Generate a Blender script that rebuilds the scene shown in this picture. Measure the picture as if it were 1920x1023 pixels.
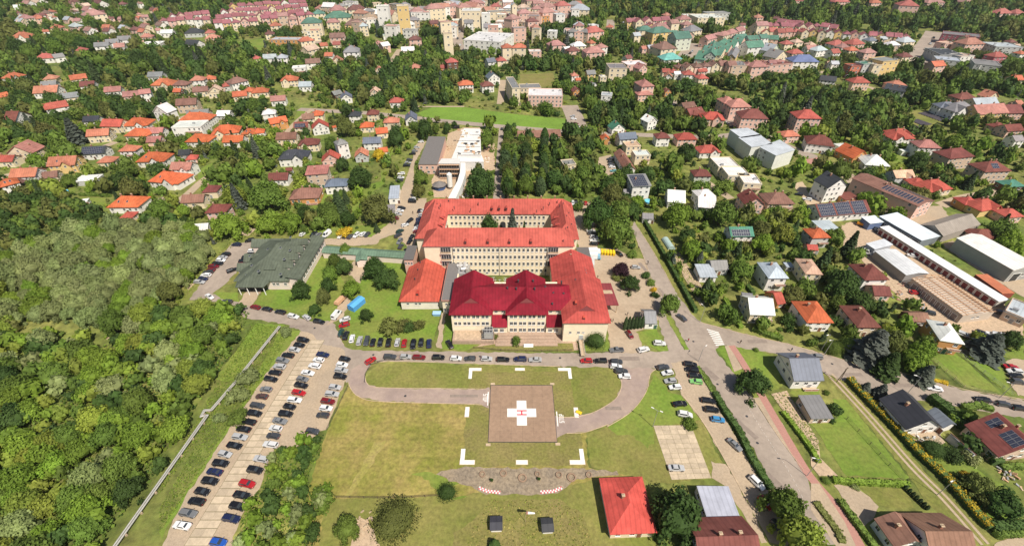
import bpy, bmesh, math, random
import numpy as np
from mathutils import Vector, Matrix

for o in list(bpy.data.objects): bpy.data.objects.remove(o)
S = bpy.context.scene
COL = S.collection
R = math.radians
# ------------------------------------------------------------------ camera
F, TH, CH, CX, CY = 840.0, R(37.9), 120.0, 960.0, 511.5      # drone 120 m up, looking 37.9 degrees down
cam_d = bpy.data.cameras.new('camera'); cam = bpy.data.objects.new('camera', cam_d); COL.objects.link(cam)
cam.location = (0, 0, CH); cam.rotation_euler = (R(90) - TH, 0, 0)
cam_d.sensor_width = 36.0; cam_d.lens = 36.0 * F / 1920.0; cam_d.clip_start = 0.5; cam_d.clip_end = 9000
S.camera = cam
# ------------------------------------------------------------------ sky, sun, exposure
SUN_AZ = Vector((0.60, -0.80)); SUN_EL = R(55)
w = bpy.data.worlds.new('World'); S.world = w; w.use_nodes = True
nt = w.node_tree; bg = nt.nodes['Background']
sky = nt.nodes.new('ShaderNodeTexSky'); sky.sky_type = 'NISHITA'; sky.sun_disc = False
sky.sun_elevation = SUN_EL; sky.sun_rotation = math.atan2(SUN_AZ.x, SUN_AZ.y)
sky.air_density = 1.0; sky.dust_density = 1.5
nt.links.new(sky.outputs[0], bg.inputs[0]); bg.inputs[1].default_value = 0.07
sd = bpy.data.lights.new('sun', 'SUN'); sun = bpy.data.objects.new('sun', sd); COL.objects.link(sun)
sd.energy = 5.0; sd.angle = R(0.5); sd.color = (1.0, 0.93, 0.82)
sv = Vector((SUN_AZ.x * math.cos(SUN_EL), SUN_AZ.y * math.cos(SUN_EL), math.sin(SUN_EL)))
sun.rotation_euler = sv.to_track_quat('Z', 'Y').to_euler(); sun.location = (200, -200, 400)
vs = S.view_settings; S.display_settings.display_device = 'sRGB'
vs.view_transform = 'Standard'; vs.look = 'None'; vs.exposure = 0.20; vs.gamma = 1.0; vs.use_curve_mapping = False
S.cycles.volume_bounces = 0; S.cycles.max_bounces = 5; S.cycles.diffuse_bounces = 3; S.cycles.transparent_max_bounces = 4
# ------------------------------------------------------------------ from a photo point to a place on the ground (or at height z)
_s, _c = math.sin(TH), math.cos(TH)
def P(px, py, z=0.0):
    u = (px - CX) / F; v = (CY - py) / F
    t = (z - CH) / (-_s + v * _c)
    return Vector((u * t, (_c + v * _s) * t, z))
ZT = {'A': (0, 0, 3.996), 'B': (480, 0, 3.996), 'C': (960, 0, 3.996), 'D': (1440, 0, 3.996), 'E': (0, 180, 3.996), 'F': (480, 200, 3.996),
      'G': (960, 200, 3.996), 'H': (1440, 200, 3.996), 'I': (1160, 400, 3.934), 'J': (1520, 400, 3.935), 'K': (1140, 620, 2.5375),
      'L': (1520, 620, 2.5375), 'M': (560, 820, 2.8235), 'N': (340, 400, 4.2625), 'O': (720, 360, 3.196), 'R': (640, 640, 3.41),
      'S': (300, 580, 2.31), 'U': (740, 360, 8.527), 'V': (940, 360, 8.527), 'X': (740, 470, 6.018), 'Y': (940, 470, 5.683),
      'Z': (1080, 440, 4.264), 'W': (770, 230, 6.395), 'T': (1640, 700, 3.168), 'Q': (820, 850, 5.333), '.': (0, 0, 1.0)}
def TP(t, x, y): a = ZT[t]; return (a[0] + x / a[2], a[1] + y / a[2])
def PT(t, x, y, z=0.0): return P(*TP(t, x, y), z)
def pxm(x, y):                                             # photo pixels per metre at a ground point
    return F / (y * _c + CH * _s)
# ------------------------------------------------------------------ mesh helper
class MB:
    def __init__(s): s.v = []; s.f = []; s.m = []
    def face(s, pts, m=0):
        n = len(s.v); s.v += [tuple(p) for p in pts]; s.f.append(tuple(range(n, n + len(pts)))); s.m.append(m)
    def hexa(s, p, m=0):                                    # p: 4 bottom + 4 top points
        n = len(s.v); s.v += [tuple(q) for q in p]
        for a in ((3, 2, 1, 0), (4, 5, 6, 7), (0, 1, 5, 4), (1, 2, 6, 5), (2, 3, 7, 6), (3, 0, 4, 7)):
            s.f.append(tuple(n + i for i in a)); s.m.append(m)
    def box(s, x0, x1, y0, y1, z0, z1, m=0):
        s.hexa([(x0, y0, z0), (x1, y0, z0), (x1, y1, z0), (x0, y1, z0), (x0, y0, z1), (x1, y0, z1), (x1, y1, z1), (x0, y1, z1)], m)
    def beam(s, a, b, wd, h, m=0):                          # box along a->b, width wd, height h (centred)
        a = Vector(a); b = Vector(b); d = (b - a).normalized()
        sd_ = d.cross(Vector((0, 0, 1)))
        if sd_.length < 1e-4: sd_ = Vector((1, 0, 0))
        sd_.normalize(); up = sd_.cross(d)
        q = []
        for e in (-1, 1):
            for p, k in ((a, -1), (b, -1), (b, 1), (a, 1)): q.append(p + sd_ * (k * wd / 2) + up * (e * h / 2))
        s.hexa(q, m)
    def tube(s, a, b, r0, r1, n=8, m=0, caps=True):
        a = Vector(a); b = Vector(b); d = (b - a).normalized()
        u = d.cross(Vector((0, 0, 1)))
        if u.length < 1e-3: u = Vector((1, 0, 0))
        u.normalize(); v_ = d.cross(u); k = len(s.v)
        for p, r in ((a, r0), (b, r1)):
            for i in range(n):
                t = 2 * math.pi * i / n; s.v.append(tuple(p + u * (r * math.cos(t)) + v_ * (r * math.sin(t))))
        for i in range(n):
            j = (i + 1) % n; s.f.append((k + i, k + n + i, k + n + j, k + j)); s.m.append(m)
        if caps:
            s.f.append(tuple(k + i for i in range(n))); s.m.append(m)
            s.f.append(tuple(k + n + i for i in reversed(range(n)))); s.m.append(m)
    def solid(s, pts, faces, t, m=0, m2=None):              # open top surface thickened downwards
        n = len(s.v); N = len(pts); s.v += [tuple(p) for p in pts] + [(p[0], p[1], p[2] - t) for p in pts]
        cnt = {}
        for f in faces:
            s.f.append(tuple(n + i for i in f)); s.m.append(m)
            s.f.append(tuple(n + N + i for i in reversed(f))); s.m.append(m if m2 is None else m2)
            for i in range(len(f)):
                e = (f[i], f[(i + 1) % len(f)]); cnt[e] = 1
        for (a, b) in cnt:
            if (b, a) not in cnt:
                s.f.append((n + b, n + a, n + N + a, n + N + b)); s.m.append(m if m2 is None else m2)
    def mesh(s, name, mats):
        me = bpy.data.meshes.new(name); me.from_pydata(s.v, [], s.f)
        for q in mats: me.materials.append(q)
        if len(mats) > 1: me.polygons.foreach_set('material_index', s.m)
        me.update(); return me
    def build(s, name, mats, parent=None, color=None):
        return link(name, s.mesh(name, mats if isinstance(mats, (list, tuple)) else [mats]), parent, color)
def link(name, me, parent=None, color=None, loc=None, rz=None, scale=None):
    o = bpy.data.objects.new(name, me); COL.objects.link(o)
    if parent is not None: o.parent = parent
    if color is not None: o.color = (*color[:3], 1)
    if loc is not None: o.location = loc
    if rz is not None: o.rotation_euler = (0, 0, rz)
    if scale is not None: o.scale = scale
    return o
def tag(o, label=None, cat=None, group=None, kind=None):
    if label: o['label'] = label
    if cat: o['category'] = cat
    if group: o['group'] = group
    if kind: o['kind'] = kind
    return o
def empty(name, loc=(0, 0, 0), rz=0.0, label=None, cat=None, group=None):
    o = bpy.data.objects.new(name, None); COL.objects.link(o); o.location = loc; o.rotation_euler = (0, 0, rz)
    return tag(o, label, cat, group)
# ------------------------------------------------------------------ materials
def mat(name, col=None, rough=0.8, var=0.18, scale=0.6, bump=0.0, bscale=8.0, metal=0.0, col2=None, coat=0.0, spec=0.4, big=0.0, bigscale=0.05, seam=None, island=0.0, trans=0.0):
    m = bpy.data.materials.new(name); m.use_nodes = True; t = m.node_tree; N = t.nodes; L = t.links
    b = N['Principled BSDF']; b.inputs['Roughness'].default_value = rough; b.inputs['Metallic'].default_value = metal
    b.inputs['Specular IOR Level'].default_value = spec
    if coat: b.inputs['Coat Weight'].default_value = coat; b.inputs['Coat Roughness'].default_value = 0.08
    geo = N.new('ShaderNodeNewGeometry')
    if col is None:
        oi = N.new('ShaderNodeObjectInfo'); base = oi.outputs['Color']
    else:
        rgb = N.new('ShaderNodeRGB'); rgb.outputs[0].default_value = (*col, 1); base = rgb.outputs[0]
    def noise(sc, det=3.0):
        n = N.new('ShaderNodeTexNoise'); n.inputs['Scale'].default_value = sc; n.inputs['Detail'].default_value = det
        n.inputs['Roughness'].default_value = 0.65
        L.new(geo.outputs['Position'], n.inputs['Vector']); return n.outputs['Fac']
    def maprange(src, a, c_, lo=0.3, hi=0.7):
        r = N.new('ShaderNodeMapRange'); r.inputs[1].default_value = lo; r.inputs[2].default_value = hi
        r.inputs[3].default_value = a; r.inputs[4].default_value = c_; L.new(src, r.inputs[0]); return r.outputs[0]
    def mul(col_s, fac_s):
        x = N.new('ShaderNodeVectorMath'); x.operation = 'SCALE'; L.new(col_s, x.inputs[0]); L.new(fac_s, x.inputs['Scale']); return x.outputs[0]
    if col2 is not None:
        mx = N.new('ShaderNodeMix'); mx.data_type = 'RGBA'; mx.inputs['B'].default_value = (*col2, 1)
        L.new(base, mx.inputs['A']); L.new(maprange(noise(bigscale, 5.0), 0, 1, 0.38, 0.62), mx.inputs['Factor']); base = mx.outputs['Result']
    if var: base = mul(base, maprange(noise(scale, 4.0), 1 - var, 1 + var))
    if big: base = mul(base, maprange(noise(bigscale * 0.7 + 0.013, 3.0), 1 - big, 1 + big))
    if island: base = mul(base, maprange(geo.outputs['Random Per Island'], 1 - island, 1 + island, 0, 1))
    if seam:
        tc = N.new('ShaderNodeTexCoord'); wv = N.new('ShaderNodeTexWave'); wv.bands_direction = seam[0]; wv.inputs['Scale'].default_value = seam[1]
        L.new(tc.outputs['Object'], wv.inputs['Vector']); base = mul(base, maprange(wv.outputs['Fac'], 1 - seam[2], 1 + seam[2] * 0.4, 0.0, 0.3))
    L.new(base, b.inputs['Base Color'])
    if bump:
        bn = N.new('ShaderNodeBump'); bn.inputs['Strength'].default_value = bump; bn.inputs['Distance'].default_value = 0.15
        L.new(noise(bscale, 5.0), bn.inputs['Height']); L.new(bn.outputs[0], b.inputs['Normal'])
    if trans:
        tr = N.new('ShaderNodeBsdfTranslucent'); L.new(base, tr.inputs['Color']); mxs = N.new('ShaderNodeMixShader'); mxs.inputs[0].default_value = trans
        L.new(b.outputs[0], mxs.inputs[1]); L.new(tr.outputs[0], mxs.inputs[2])
        L.new(mxs.outputs[0], N['Material Output'].inputs['Surface'])
    return m
M = {}
M['ground'] = mat('ground_green', (0.098, 0.138, 0.023), 0.95, 0.45, 0.35, col2=(0.196, 0.193, 0.050), big=0.35, bigscale=0.035, bump=0.5, bscale=2.5)
M['meadow'] = mat('dry_meadow', (0.195, 0.195, 0.034), 0.95, 0.32, 0.8, col2=(0.315, 0.240, 0.080), big=0.18, bigscale=0.07, bump=0.5, bscale=3, seam=('Y', 0.11, 0.05))
M['mown'] = mat('mown_grass', (0.155, 0.175, 0.032), 0.95, 0.26, 1.0, col2=(0.215, 0.195, 0.055), big=0.16, bigscale=0.07, bump=0.5, bscale=3)
M['lawn'] = mat('lawn_grass', (0.135, 0.215, 0.024), 0.95, 0.24, 0.9, col2=(0.185, 0.215, 0.040), big=0.16, bigscale=0.06, bump=0.4, bscale=3)
M['dry'] = mat('worn_grass', (0.215, 0.180, 0.062), 0.95, 0.3, 1.4, col2=(0.185, 0.180, 0.042), big=0.12, bigscale=0.12, bump=0.5, bscale=3)
M['road'] = mat('pale_asphalt', (0.350, 0.285, 0.230), 0.9, 0.12, 0.6, col2=(0.300, 0.243, 0.197), big=0.12, bigscale=0.08)
M['loop'] = mat('grey_asphalt', (0.310, 0.234, 0.201), 0.9, 0.10, 0.6, col2=(0.361, 0.273, 0.219), big=0.10, bigscale=0.12)
M['gravel'] = mat('pale_gravel', (0.420, 0.323, 0.221), 0.95, 0.16, 1.6, col2=(0.378, 0.296, 0.211), big=0.08, bigscale=0.1, bump=0.3, bscale=9)
M['concrete'] = mat('concrete', (0.470, 0.357, 0.238), 0.9, 0.16, 0.8, big=0.1, bigscale=0.2, island=0.1)
M['padslab'] = mat('pad_concrete', (0.303, 0.202, 0.135), 0.9, 0.13, 0.9, big=0.08, bigscale=0.15)
M['redpath'] = mat('red_paving', (0.40, 0.205, 0.165), 0.9, 0.12, 2.0)
M['brickpave'] = mat('worn_brick_paving', (0.40, 0.285, 0.21), 0.9, 0.18, 1.5, big=0.1, bigscale=0.2)
M['forecourt'] = mat('forecourt_paving', (0.420, 0.327, 0.231), 0.9, 0.12, 0.8, col2=(0.361, 0.274, 0.190), bigscale=0.12)
M['dirt'] = mat('bare_dirt', (0.46, 0.34, 0.23), 0.95, 0.25, 1.0, bump=0.4, bscale=4)
M['track'] = mat('worn_track', (0.33, 0.26, 0.095), 0.95, 0.3, 1.2, col2=(0.27, 0.245, 0.06), bigscale=.15)
M['scree'] = mat('grey_scree', (0.23, 0.185, 0.135), 0.95, 0.35, 1.2, bump=0.8, bscale=4, col2=(0.30, 0.235, 0.16), bigscale=0.2)
M['paint'] = mat('white_road_paint', (0.76, 0.74, 0.69), 0.8, 0.10, 1.2, big=.06, bigscale=.4)
M['dash'] = mat('worn_lane_paint', (0.58, 0.52, 0.45), 0.9, 0.2, 1.5)
M['pipe'] = mat('pipe_cladding', (0.47, 0.45, 0.41), 0.5, 0.12, 1.0, metal=0.3)
M['patch'] = mat('road_patch', (0.25, 0.20, 0.165), 0.95, 0.15, 1.0)
M['field'] = mat('playing_field_grass', (0.15, 0.25, 0.030), 0.95, 0.2, 0.6, big=.15, bigscale=.05)
M['joint'] = mat('slab_joint', (0.20, 0.165, 0.095), 0.95, 0.2, 2.0)
M['redpaint'] = mat('red_paint', (0.62, 0.045, 0.08), 0.6, 0.05, 2.0)
M['wall'] = mat('render_wall', None, 0.85, 0.07, 0.5, big=0.04)
M['roof'] = mat('roof_covering', None, 0.75, 0.20, 0.4, big=0.18, bigscale=0.10, bump=0.25, bscale=6, seam=('X', 0.26, 0.13), spec=.12)
M['roofs'] = mat('sheet_roof', None, 0.5, 0.12, 0.4, big=0.14, bigscale=0.10, seam=('X', 0.24, 0.12), spec=.25)
M['trim'] = mat('white_trim', (0.78, 0.76, 0.72), 0.6, 0.04, 1.0)
M['glass'] = mat('window_glass', (0.035, 0.042, 0.05), 0.08, 0.0, spec=0.8)
M['brick'] = mat('chimney_brick', (0.33, 0.15, 0.10), 0.9, 0.2, 3.0)
M['dark'] = mat('dark_metal', (0.05, 0.05, 0.055), 0.5, 0.1, 2.0)
M['grey'] = mat('grey_metal', (0.42, 0.42, 0.42), 0.4, 0.1, 2.0, metal=0.4)
M['silver'] = mat('silver_metal', (0.62, 0.61, 0.59), 0.38, 0.08, 2.0, metal=0.5)
M['solar'] = mat('solar_cell', (0.035, 0.04, 0.065), 0.15, 0.1, 2.0, spec=0.7)
M['wood'] = mat('raw_timber', (0.55, 0.33, 0.19), 0.8, 0.15, 3.0)
M['tint'] = mat('tinted_surface', None, 0.7, 0.08, 1.0)
M['leaf'] = mat('leaf', None, 0.75, 0.25, 0.25, island=0.17, trans=0.32, spec=0.25)
M['bark'] = mat('bark', (0.11, 0.08, 0.055), 0.95, 0.2, 4.0)
M['paintcar'] = mat('car_paint', None, 0.32, 0.0, metal=0.15, coat=0.7, spec=0.5)
M['tyre'] = mat('tyre_rubber', (0.02, 0.02, 0.02), 0.9, 0.0)
M['rim'] = mat('wheel_rim', (0.45, 0.45, 0.46), 0.35, 0.0, metal=0.8)
M['lamp'] = mat('lamp_glass', (0.75, 0.75, 0.72), 0.15, 0.0)
M['tail'] = mat('tail_lamp', (0.45, 0.02, 0.02), 0.2, 0.0)
# ================================================================== GROUND, ROADS, PATHS
FLAT = []                                                  # (polygon in metres) kept free of trees
LAWN = []
def xy(pts):                                               # [(tile, x, y)...] or [(px, py)...] -> ground points
    return [PT(*p) if isinstance(p[0], str) else P(*p) for p in pts]
_layer = {'f': 0.010, 'r': 0.050, 'd': 0.085}
def sheet(name, pts, m, lay='f', keep=True, kind='structure', world=False):
    q = pts if world else xy(pts)
    z = _layer[lay]; _layer[lay] += 0.0008
    a = sum(q[i][0] * q[(i + 1) % len(q)][1] - q[(i + 1) % len(q)][0] * q[i][1] for i in range(len(q)))
    if a < 0: q = q[::-1]
    q_ = q
    if lay == 'f' and not world and min(p[1] for p in q) < 330:   # ragged grass edges
        q_ = []; r_ = random.Random(len(q) * 31 + int(q[0][0] * 10))
        for i in range(len(q)):
            a_, b_ = q[i], q[(i + 1) % len(q)]; n_ = max(1, int((b_ - a_).length / 1.3)); q_ += [(a_ + (b_ - a_) * (k / n_)) + Vector((r_.uniform(-.38, .38), r_.uniform(-.38, .38), 0)) for k in range(n_)]
    b = MB(); b.face([(p[0], p[1], z) for p in q_]); o = b.build(name, M[m]); o['kind'] = kind
    if keep: FLAT.append([(p[0], p[1]) for p in q])
    return o
def smooth(q, n=6):                                        # Catmull-Rom through ground points
    q = [Vector((p[0], p[1], 0)) for p in q]
    if len(q) < 3: return q
    e = [q[0] * 2 - q[1]] + q + [q[-1] * 2 - q[-2]]; out = []
    for i in range(1, len(e) - 2):
        a, b, c, d = e[i - 1:i + 3]
        for k in range(n):
            t = k / n; out.append(0.5 * ((2 * b) + (c - a) * t + (2 * a - 5 * b + 4 * c - d) * t * t + (3 * b - a - 3 * c + d) * t ** 3))
    return out + [q[-1]]
def offset(q, d):
    out = []
    for i, p in enumerate(q):
        t = (q[min(i + 1, len(q) - 1)] - q[max(i - 1, 0)]).normalized(); out.append(p + Vector((-t.y, t.x, 0)) * d)
    return out
def road(name, pts, width, m='road', lay='r', keep=True):
    q = smooth(xy(pts)); l = offset(q, width / 2); r_ = offset(q, -width / 2)
    z = _layer[lay]; _layer[lay] += 0.0008
    b = MB(); n = len(q); b.v = [(p.x, p.y, z) for p in r_] + [(p.x, p.y, z) for p in l]
    for i in range(n - 1): b.f.append((i, i + 1, n + i + 1, n + i)); b.m.append(0)
    o = b.build(name, M[m]); o['kind'] = 'structure'
    if keep:
        for i in range(0, n - 1): FLAT.append([(p.x, p.y) for p in (r_[i], r_[i + 1], l[i + 1], l[i])])
    return q
def kerb(pts, name='kerb', h=0.12, wd=0.2, sm=True):
    q = smooth(xy(pts)) if sm else xy(pts); b = MB()
    for i in range(len(q) - 1): b.beam((q[i].x, q[i].y, h / 2 + .03), (q[i + 1].x, q[i + 1].y, h / 2 + .03), wd, h)
    o = b.build(name, M['concrete']); o['kind'] = 'structure'; return o
g = MB(); G_ = 3000
g.face([(-G_, -600, 0), (G_, -600, 0), (G_, G_, 0), (-G_, G_, 0)]); tag(g.build('ground', M['ground']), kind='structure')
# -- grass of several kinds
sheet('meadow', [('S', 640, 1023), ('S', 640, 780), ('S', 720, 540), ('S', 815, 330), ('R', 100, 345), ('R', 200, 380), ('R', 940, 405), ('R', 960, 640), ('R', 1360, 640),
    ('R', 1400, 600), ('R', 1560, 578), ('R', 1580, 800), ('K', 130, 700), ('M', 1830, 205), ('M', 1900, 500), ('M', 1900, 600), ('M', 180, 600)], 'meadow', keep=False)
sheet('grass_field', [('K', 0, 452), ('K', 110, 385), ('K', 180, 295), ('K', 225, 200), ('K', 300, 300), ('K', 350, 310), ('K', 440, 420), ('K', 600, 740), ('K', 560, 730), ('K', 500, 700), ('K', 200, 730), ('K', 170, 700), ('R', 1600, 800), ('R', 1560, 580)], 'mown', keep=False)
sheet('grass_patch', [('K', 0, 455), ('K', 110, 388), ('K', 180, 297), ('K', 225, 205), ('K', 300, 300), ('K', 350, 310), ('K', 440, 420), ('K', 392, 444), ('K', 212, 448), ('K', 216, 530), ('K', 190, 560), ('K', 120, 500), ('K', 40, 490)], 'lawn', keep=False)
sheet('grass_patch', [('M', 640, 330), ('M', 740, 330), ('M', 900, 300), ('M', 960, 340), ('M', 930, 430), ('M', 800, 560), ('M', 560, 600), ('M', 600, 470), ('M', 630, 400)], 'lawn', keep=False)
sheet('grass_patch', [('M', 1390, 320), ('M', 1480, 250), ('M', 1580, 240), ('M', 1640, 480), ('M', 1560, 520), ('M', 1470, 420)], 'lawn', keep=False)
sheet('grass_patch', [('M', 600, 190), ('M', 640, 180), ('M', 720, 190), ('M', 850, 240), ('M', 740, 300), ('M', 690, 230)], 'lawn', keep=False)
sheet('grass_island', [('R', 165, 268), ('R', 170, 205), ('R', 240, 145), ('R', 400, 130), ('R', 800, 150), ('R', 1400, 165), ('R', 1690, 150), ('R', 1770, 200), ('R', 1788, 290), ('R', 1750, 365), ('R', 1640, 440), ('R', 1500, 480), ('R', 1350, 470), ('R', 1345, 285), ('R', 955, 280), ('R', 930, 300), ('R', 500, 298), ('R', 230, 292)], 'mown')
sheet('worn_grass', [('R', 830, 195), ('R', 1460, 195), ('R', 1560, 790), ('R', 770, 795), ('R', 815, 300)], 'dry', keep=False)
sheet('worn_track', [('M', 60, 460), ('M', 160, 400), ('M', 250, 300), ('M', 330, 150), ('M', 400, 20), ('M', 460, 20), ('M', 380, 160), ('M', 300, 270), ('M', 220, 370), ('M', 130, 470)], 'track', keep=False)
sheet('rough_grass', [('M', 130, 320), ('M', 740, 310), ('M', 820, 330), ('M', 950, 290), ('M', 1480, 240), ('M', 1580, 220), ('M', 1650, 500), ('M', 1900, 520), ('M', 1900, 700), ('M', 100, 700)], 'mown')
sheet('dry_tussock_grass', [('M', 1000, 330), ('M', 1380, 330), ('M', 1500, 400), ('M', 1560, 573), ('M', 1500, 700), ('M', 800, 700), ('M', 820, 500), ('M', 950, 420)], 'dry', keep=False)
sheet('lawn', [('O', 20, 410), ('O', 155, 415), ('O', 90, 660), ('O', 100, 705), ('O', 310, 705), ('O', 330, 750), ('O', 300, 890), ('N', 1300, 1000), ('N', 1340, 880), ('N', 1350, 640), ('N', 1500, 400)], 'lawn', keep=False)
sheet('lawn', [('N', 1130, 310), ('N', 1180, 310), ('N', 1340, 640), ('N', 1290, 760), ('N', 1180, 900), ('N', 1110, 840), ('N', 830, 770), ('N', 590, 720), ('N', 660, 610), ('N', 870, 610), ('N', 960, 560)], 'lawn', keep=False)
sheet('lawn', [('O', 370, 780), ('O', 420, 790), ('O', 425, 860), ('O', 640, 870), ('O', 500, 945), ('O', 345, 940)], 'lawn')
sheet('lawn', [('O', 1170, 930), ('O', 1190, 890), ('O', 1330, 830), ('O', 1355, 960), ('O', 1180, 962)], 'lawn', keep=False)
sheet('grass_verge', [('N', 590, 165), ('N', 480, 170), ('N', 390, 240), ('N', 130, 480), ('N', 0, 560), ('N', 0, 690), ('N', 60, 690), ('N', 230, 500), ('N', 400, 250), ('N', 560, 215)], 'mown', keep=False)
sheet('grass_verge', [('N', 350, 570), ('N', 480, 430), ('N', 500, 440), ('N', 420, 560)], 'mown')
sheet('grass_verge', [('N', 250, 640), ('N', 300, 630), ('N', 450, 630), ('N', 460, 710), ('N', 330, 690)], 'lawn')
sheet('grass_strip', [('S', 0, 960), ('S', 270, 540), ('S', 360, 400), ('S', 520, 90), ('S', 620, 90), ('S', 585, 130), ('S', 480, 250), ('S', 300, 520), ('S', 90, 850), ('S', 0, 1000)], 'lawn', keep=False)
sheet('wild_meadow', [('N', 500, 870), ('N', 830, 890), ('S', 515, 75), ('S', 330, 320), ('S', 240, 300), ('S', 330, 180), ('S', 420, 60)], 'lawn', keep=False)
sheet('playing_field', [('F', 1210, 50), ('F', 1330, 0), ('F', 1500, -5), ('G', 0, 55), ('G', 430, 95), ('G', 455, 185), ('G', 0, 145), ('F', 1500, 105), ('F', 1270, 85)], 'field')
sheet('lawn', [('G', 60, 300), ('G', 130, 310), ('G', 180, 520), ('G', 120, 640), ('G', 80, 520)], 'lawn', keep=False)
sheet('lawn', [('A', 1690, 350), ('A', 1780, 310), ('A', 1918, 300), ('B', 60, 290), ('B', 70, 370), ('A', 1918, 390), ('A', 1800, 390)], 'lawn')
sheet('lawn', [('A', 1200, 330), ('A', 1290, 305), ('A', 1370, 315), ('A', 1350, 340)], 'lawn')
sheet('lawn', [('D', 520, 655), ('D', 760, 660), ('D', 900, 740), ('D', 780, 750), ('D', 620, 800), ('D', 560, 720)], 'lawn')
sheet('lawn', [('D', 950, 940), ('D', 1100, 830), ('D', 1270, 830), ('D', 1300, 930), ('D', 1150, 980)], 'mown')
sheet('lawn', [('H', 830, 370), ('H', 960, 350), ('H', 1070, 400), ('H', 1020, 440), ('H', 900, 420)], 'lawn')
sheet('lawn', [('E', 550, 830), ('E', 600, 760), ('E', 800, 765), ('E', 780, 840), ('E', 680, 860)], 'lawn')
sheet('lawn', [('E', 1240, 920), ('E', 1300, 870), ('E', 1480, 880), ('E', 1480, 930), ('E', 1250, 950)], 'lawn', keep=False)
sheet('lawn', [('E', 250, 680), ('E', 560, 690), ('E', 560, 740), ('E', 300, 710)], 'lawn', keep=False)
sheet('lawn', [('E', 1480, 560), ('E', 1590, 500), ('E', 1600, 560), ('E', 1490, 640)], 'lawn')
sheet('lawn', [('E', 1600, 720), ('E', 1750, 620), ('E', 1850, 620), ('E', 1700, 720)], 'lawn', keep=False)
sheet('lawn', [('F', 440, 700), ('F', 560, 640), ('F', 640, 700), ('F', 440, 880), ('F', 360, 930)], 'lawn', keep=False)
sheet('lawn', [('F', 720, 740), ('F', 820, 590), ('F', 940, 560), ('F', 940, 480), ('F', 980, 470), ('F', 960, 580), ('F', 800, 690), ('F', 800, 820), ('F', 720, 830)], 'lawn', keep=False)
sheet('lawn', [('F', 350, 960), ('F', 540, 890), ('F', 740, 890), ('F', 980, 880), ('F', 860, 980), ('F', 600, 960)], 'lawn', keep=False)
sheet('lawn', [('F', 150, 480), ('F', 210, 440), ('F', 230, 480), ('F', 170, 500)], 'lawn')
sheet('lawn', [('F', 280, 90), ('F', 330, 0), ('F', 400, 10), ('F', 330, 90)], 'lawn')
sheet('lawn', [('F', 980, 330), ('F', 1100, 170), ('F', 1150, 180), ('F', 1000, 380)], 'lawn', keep=False)
sheet('lawn', [('G', 970, 840), ('G', 1120, 870), ('G', 1210, 980), ('G', 1080, 1020), ('G', 1010, 930)], 'mown')
sheet('lawn', [('I', 490, 60), ('I', 560, 80), ('I', 740, 310), ('I', 640, 360), ('I', 560, 300)], 'mown', keep=False)
sheet('lawn', [('I', 980, 200), ('I', 1030, 170), ('I', 1110, 280), ('I', 1030, 270)], 'lawn', keep=False)
sheet('lawn', [('I', 1080, 130), ('I', 1180, 180), ('I', 1260, 240), ('I', 1160, 250)], 'lawn', keep=False)
sheet('lawn', [('I', 140, 880), ('I', 280, 850), ('I', 370, 1010), ('I', 300, 1020), ('I', 160, 940)], 'lawn')
sheet('lawn', [('K', 600, 65), ('K', 700, 80), ('K', 800, 130), ('K', 830, 260), ('K', 780, 290), ('K', 660, 170)], 'lawn', keep=False)
sheet('grass_island', [('I', 350, 775), ('I', 385, 760), ('I', 515, 1000), ('I', 490, 1008)], 'lawn')
sheet('grass_island', [('I', 155, 425), ('I', 220, 420), ('I', 305, 600), ('I', 265, 622)], 'lawn', keep=False)
sheet('grass_verge', [('I', 150, 90), ('I', 175, 20), ('I', 300, 260), ('I', 560, 720), ('I', 520, 735), ('I', 400, 540)], 'mown', keep=False)
sheet('garden_plot', [('I', 200, 60), ('I', 300, 200), ('I', 420, 200), ('I', 700, 640), ('I', 600, 720)], 'mown', keep=False)
sheet('grass_verge', [('K', 515, 80), ('K', 550, 75), ('K', 650, 200), ('K', 720, 330), ('K', 690, 330)], 'lawn', keep=False)
sheet('lawn', [('L', 0, 440), ('L', 130, 420), ('L', 100, 320), ('L', 170, 330), ('L', 470, 700), ('L', 170, 690)], 'lawn')
sheet('lawn', [('L', 230, 745), ('L', 440, 745), ('L', 500, 840), ('L', 330, 835), ('L', 280, 790)], 'mown')
sheet('grass_track', [('L', 75, 215), ('L', 150, 200), ('L', 480, 600), ('L', 860, 1000), ('L', 780, 1010), ('L', 560, 830), ('L', 440, 650)], 'mown')
sheet('lawn', [('L', 560, 590), ('L', 640, 540), ('L', 720, 620), ('L', 930, 740), ('L', 1000, 880), ('L', 880, 910), ('L', 700, 740)], 'lawn', keep=False)
sheet('lawn', [('L', 560, 120), ('L', 690, 105), ('L', 905, 290), ('L', 740, 270), ('L', 700, 240)], 'lawn')
sheet('lawn', [('L', 700, 95), ('L', 740, 60), ('L', 900, 170), ('L', 965, 300), ('L', 930, 300)], 'lawn', keep=False)
sheet('lawn', [('L', 900, 120), ('L', 1015, 60), ('L', 1015, 140)], 'lawn', keep=False)
sheet('lawn', [('L', 400, 180), ('L', 450, 120), ('L', 520, 180), ('L', 640, 240), ('L', 520, 230)], 'lawn', keep=False)
sheet('lawn', [('K', 860, 290), ('K', 980, 270), ('K', 1015, 300), ('K', 900, 320)], 'lawn', keep=False)
sheet('river_bank', [('.', 0, 632), ('.', 40, 625), ('.', 60, 636), ('.', 0, 650)], 'dirt', keep=False)
sheet('river_bank', [('.', 200, 632), ('.', 262, 622), ('.', 275, 632), ('.', 210, 644)], 'dirt', keep=False)
sheet('dirt_path', [('N', 1040 - 1000 + 0, 590), ('N', 120, 520), ('N', 125, 540), ('N', 50, 615)], 'dirt', keep=False)
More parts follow.
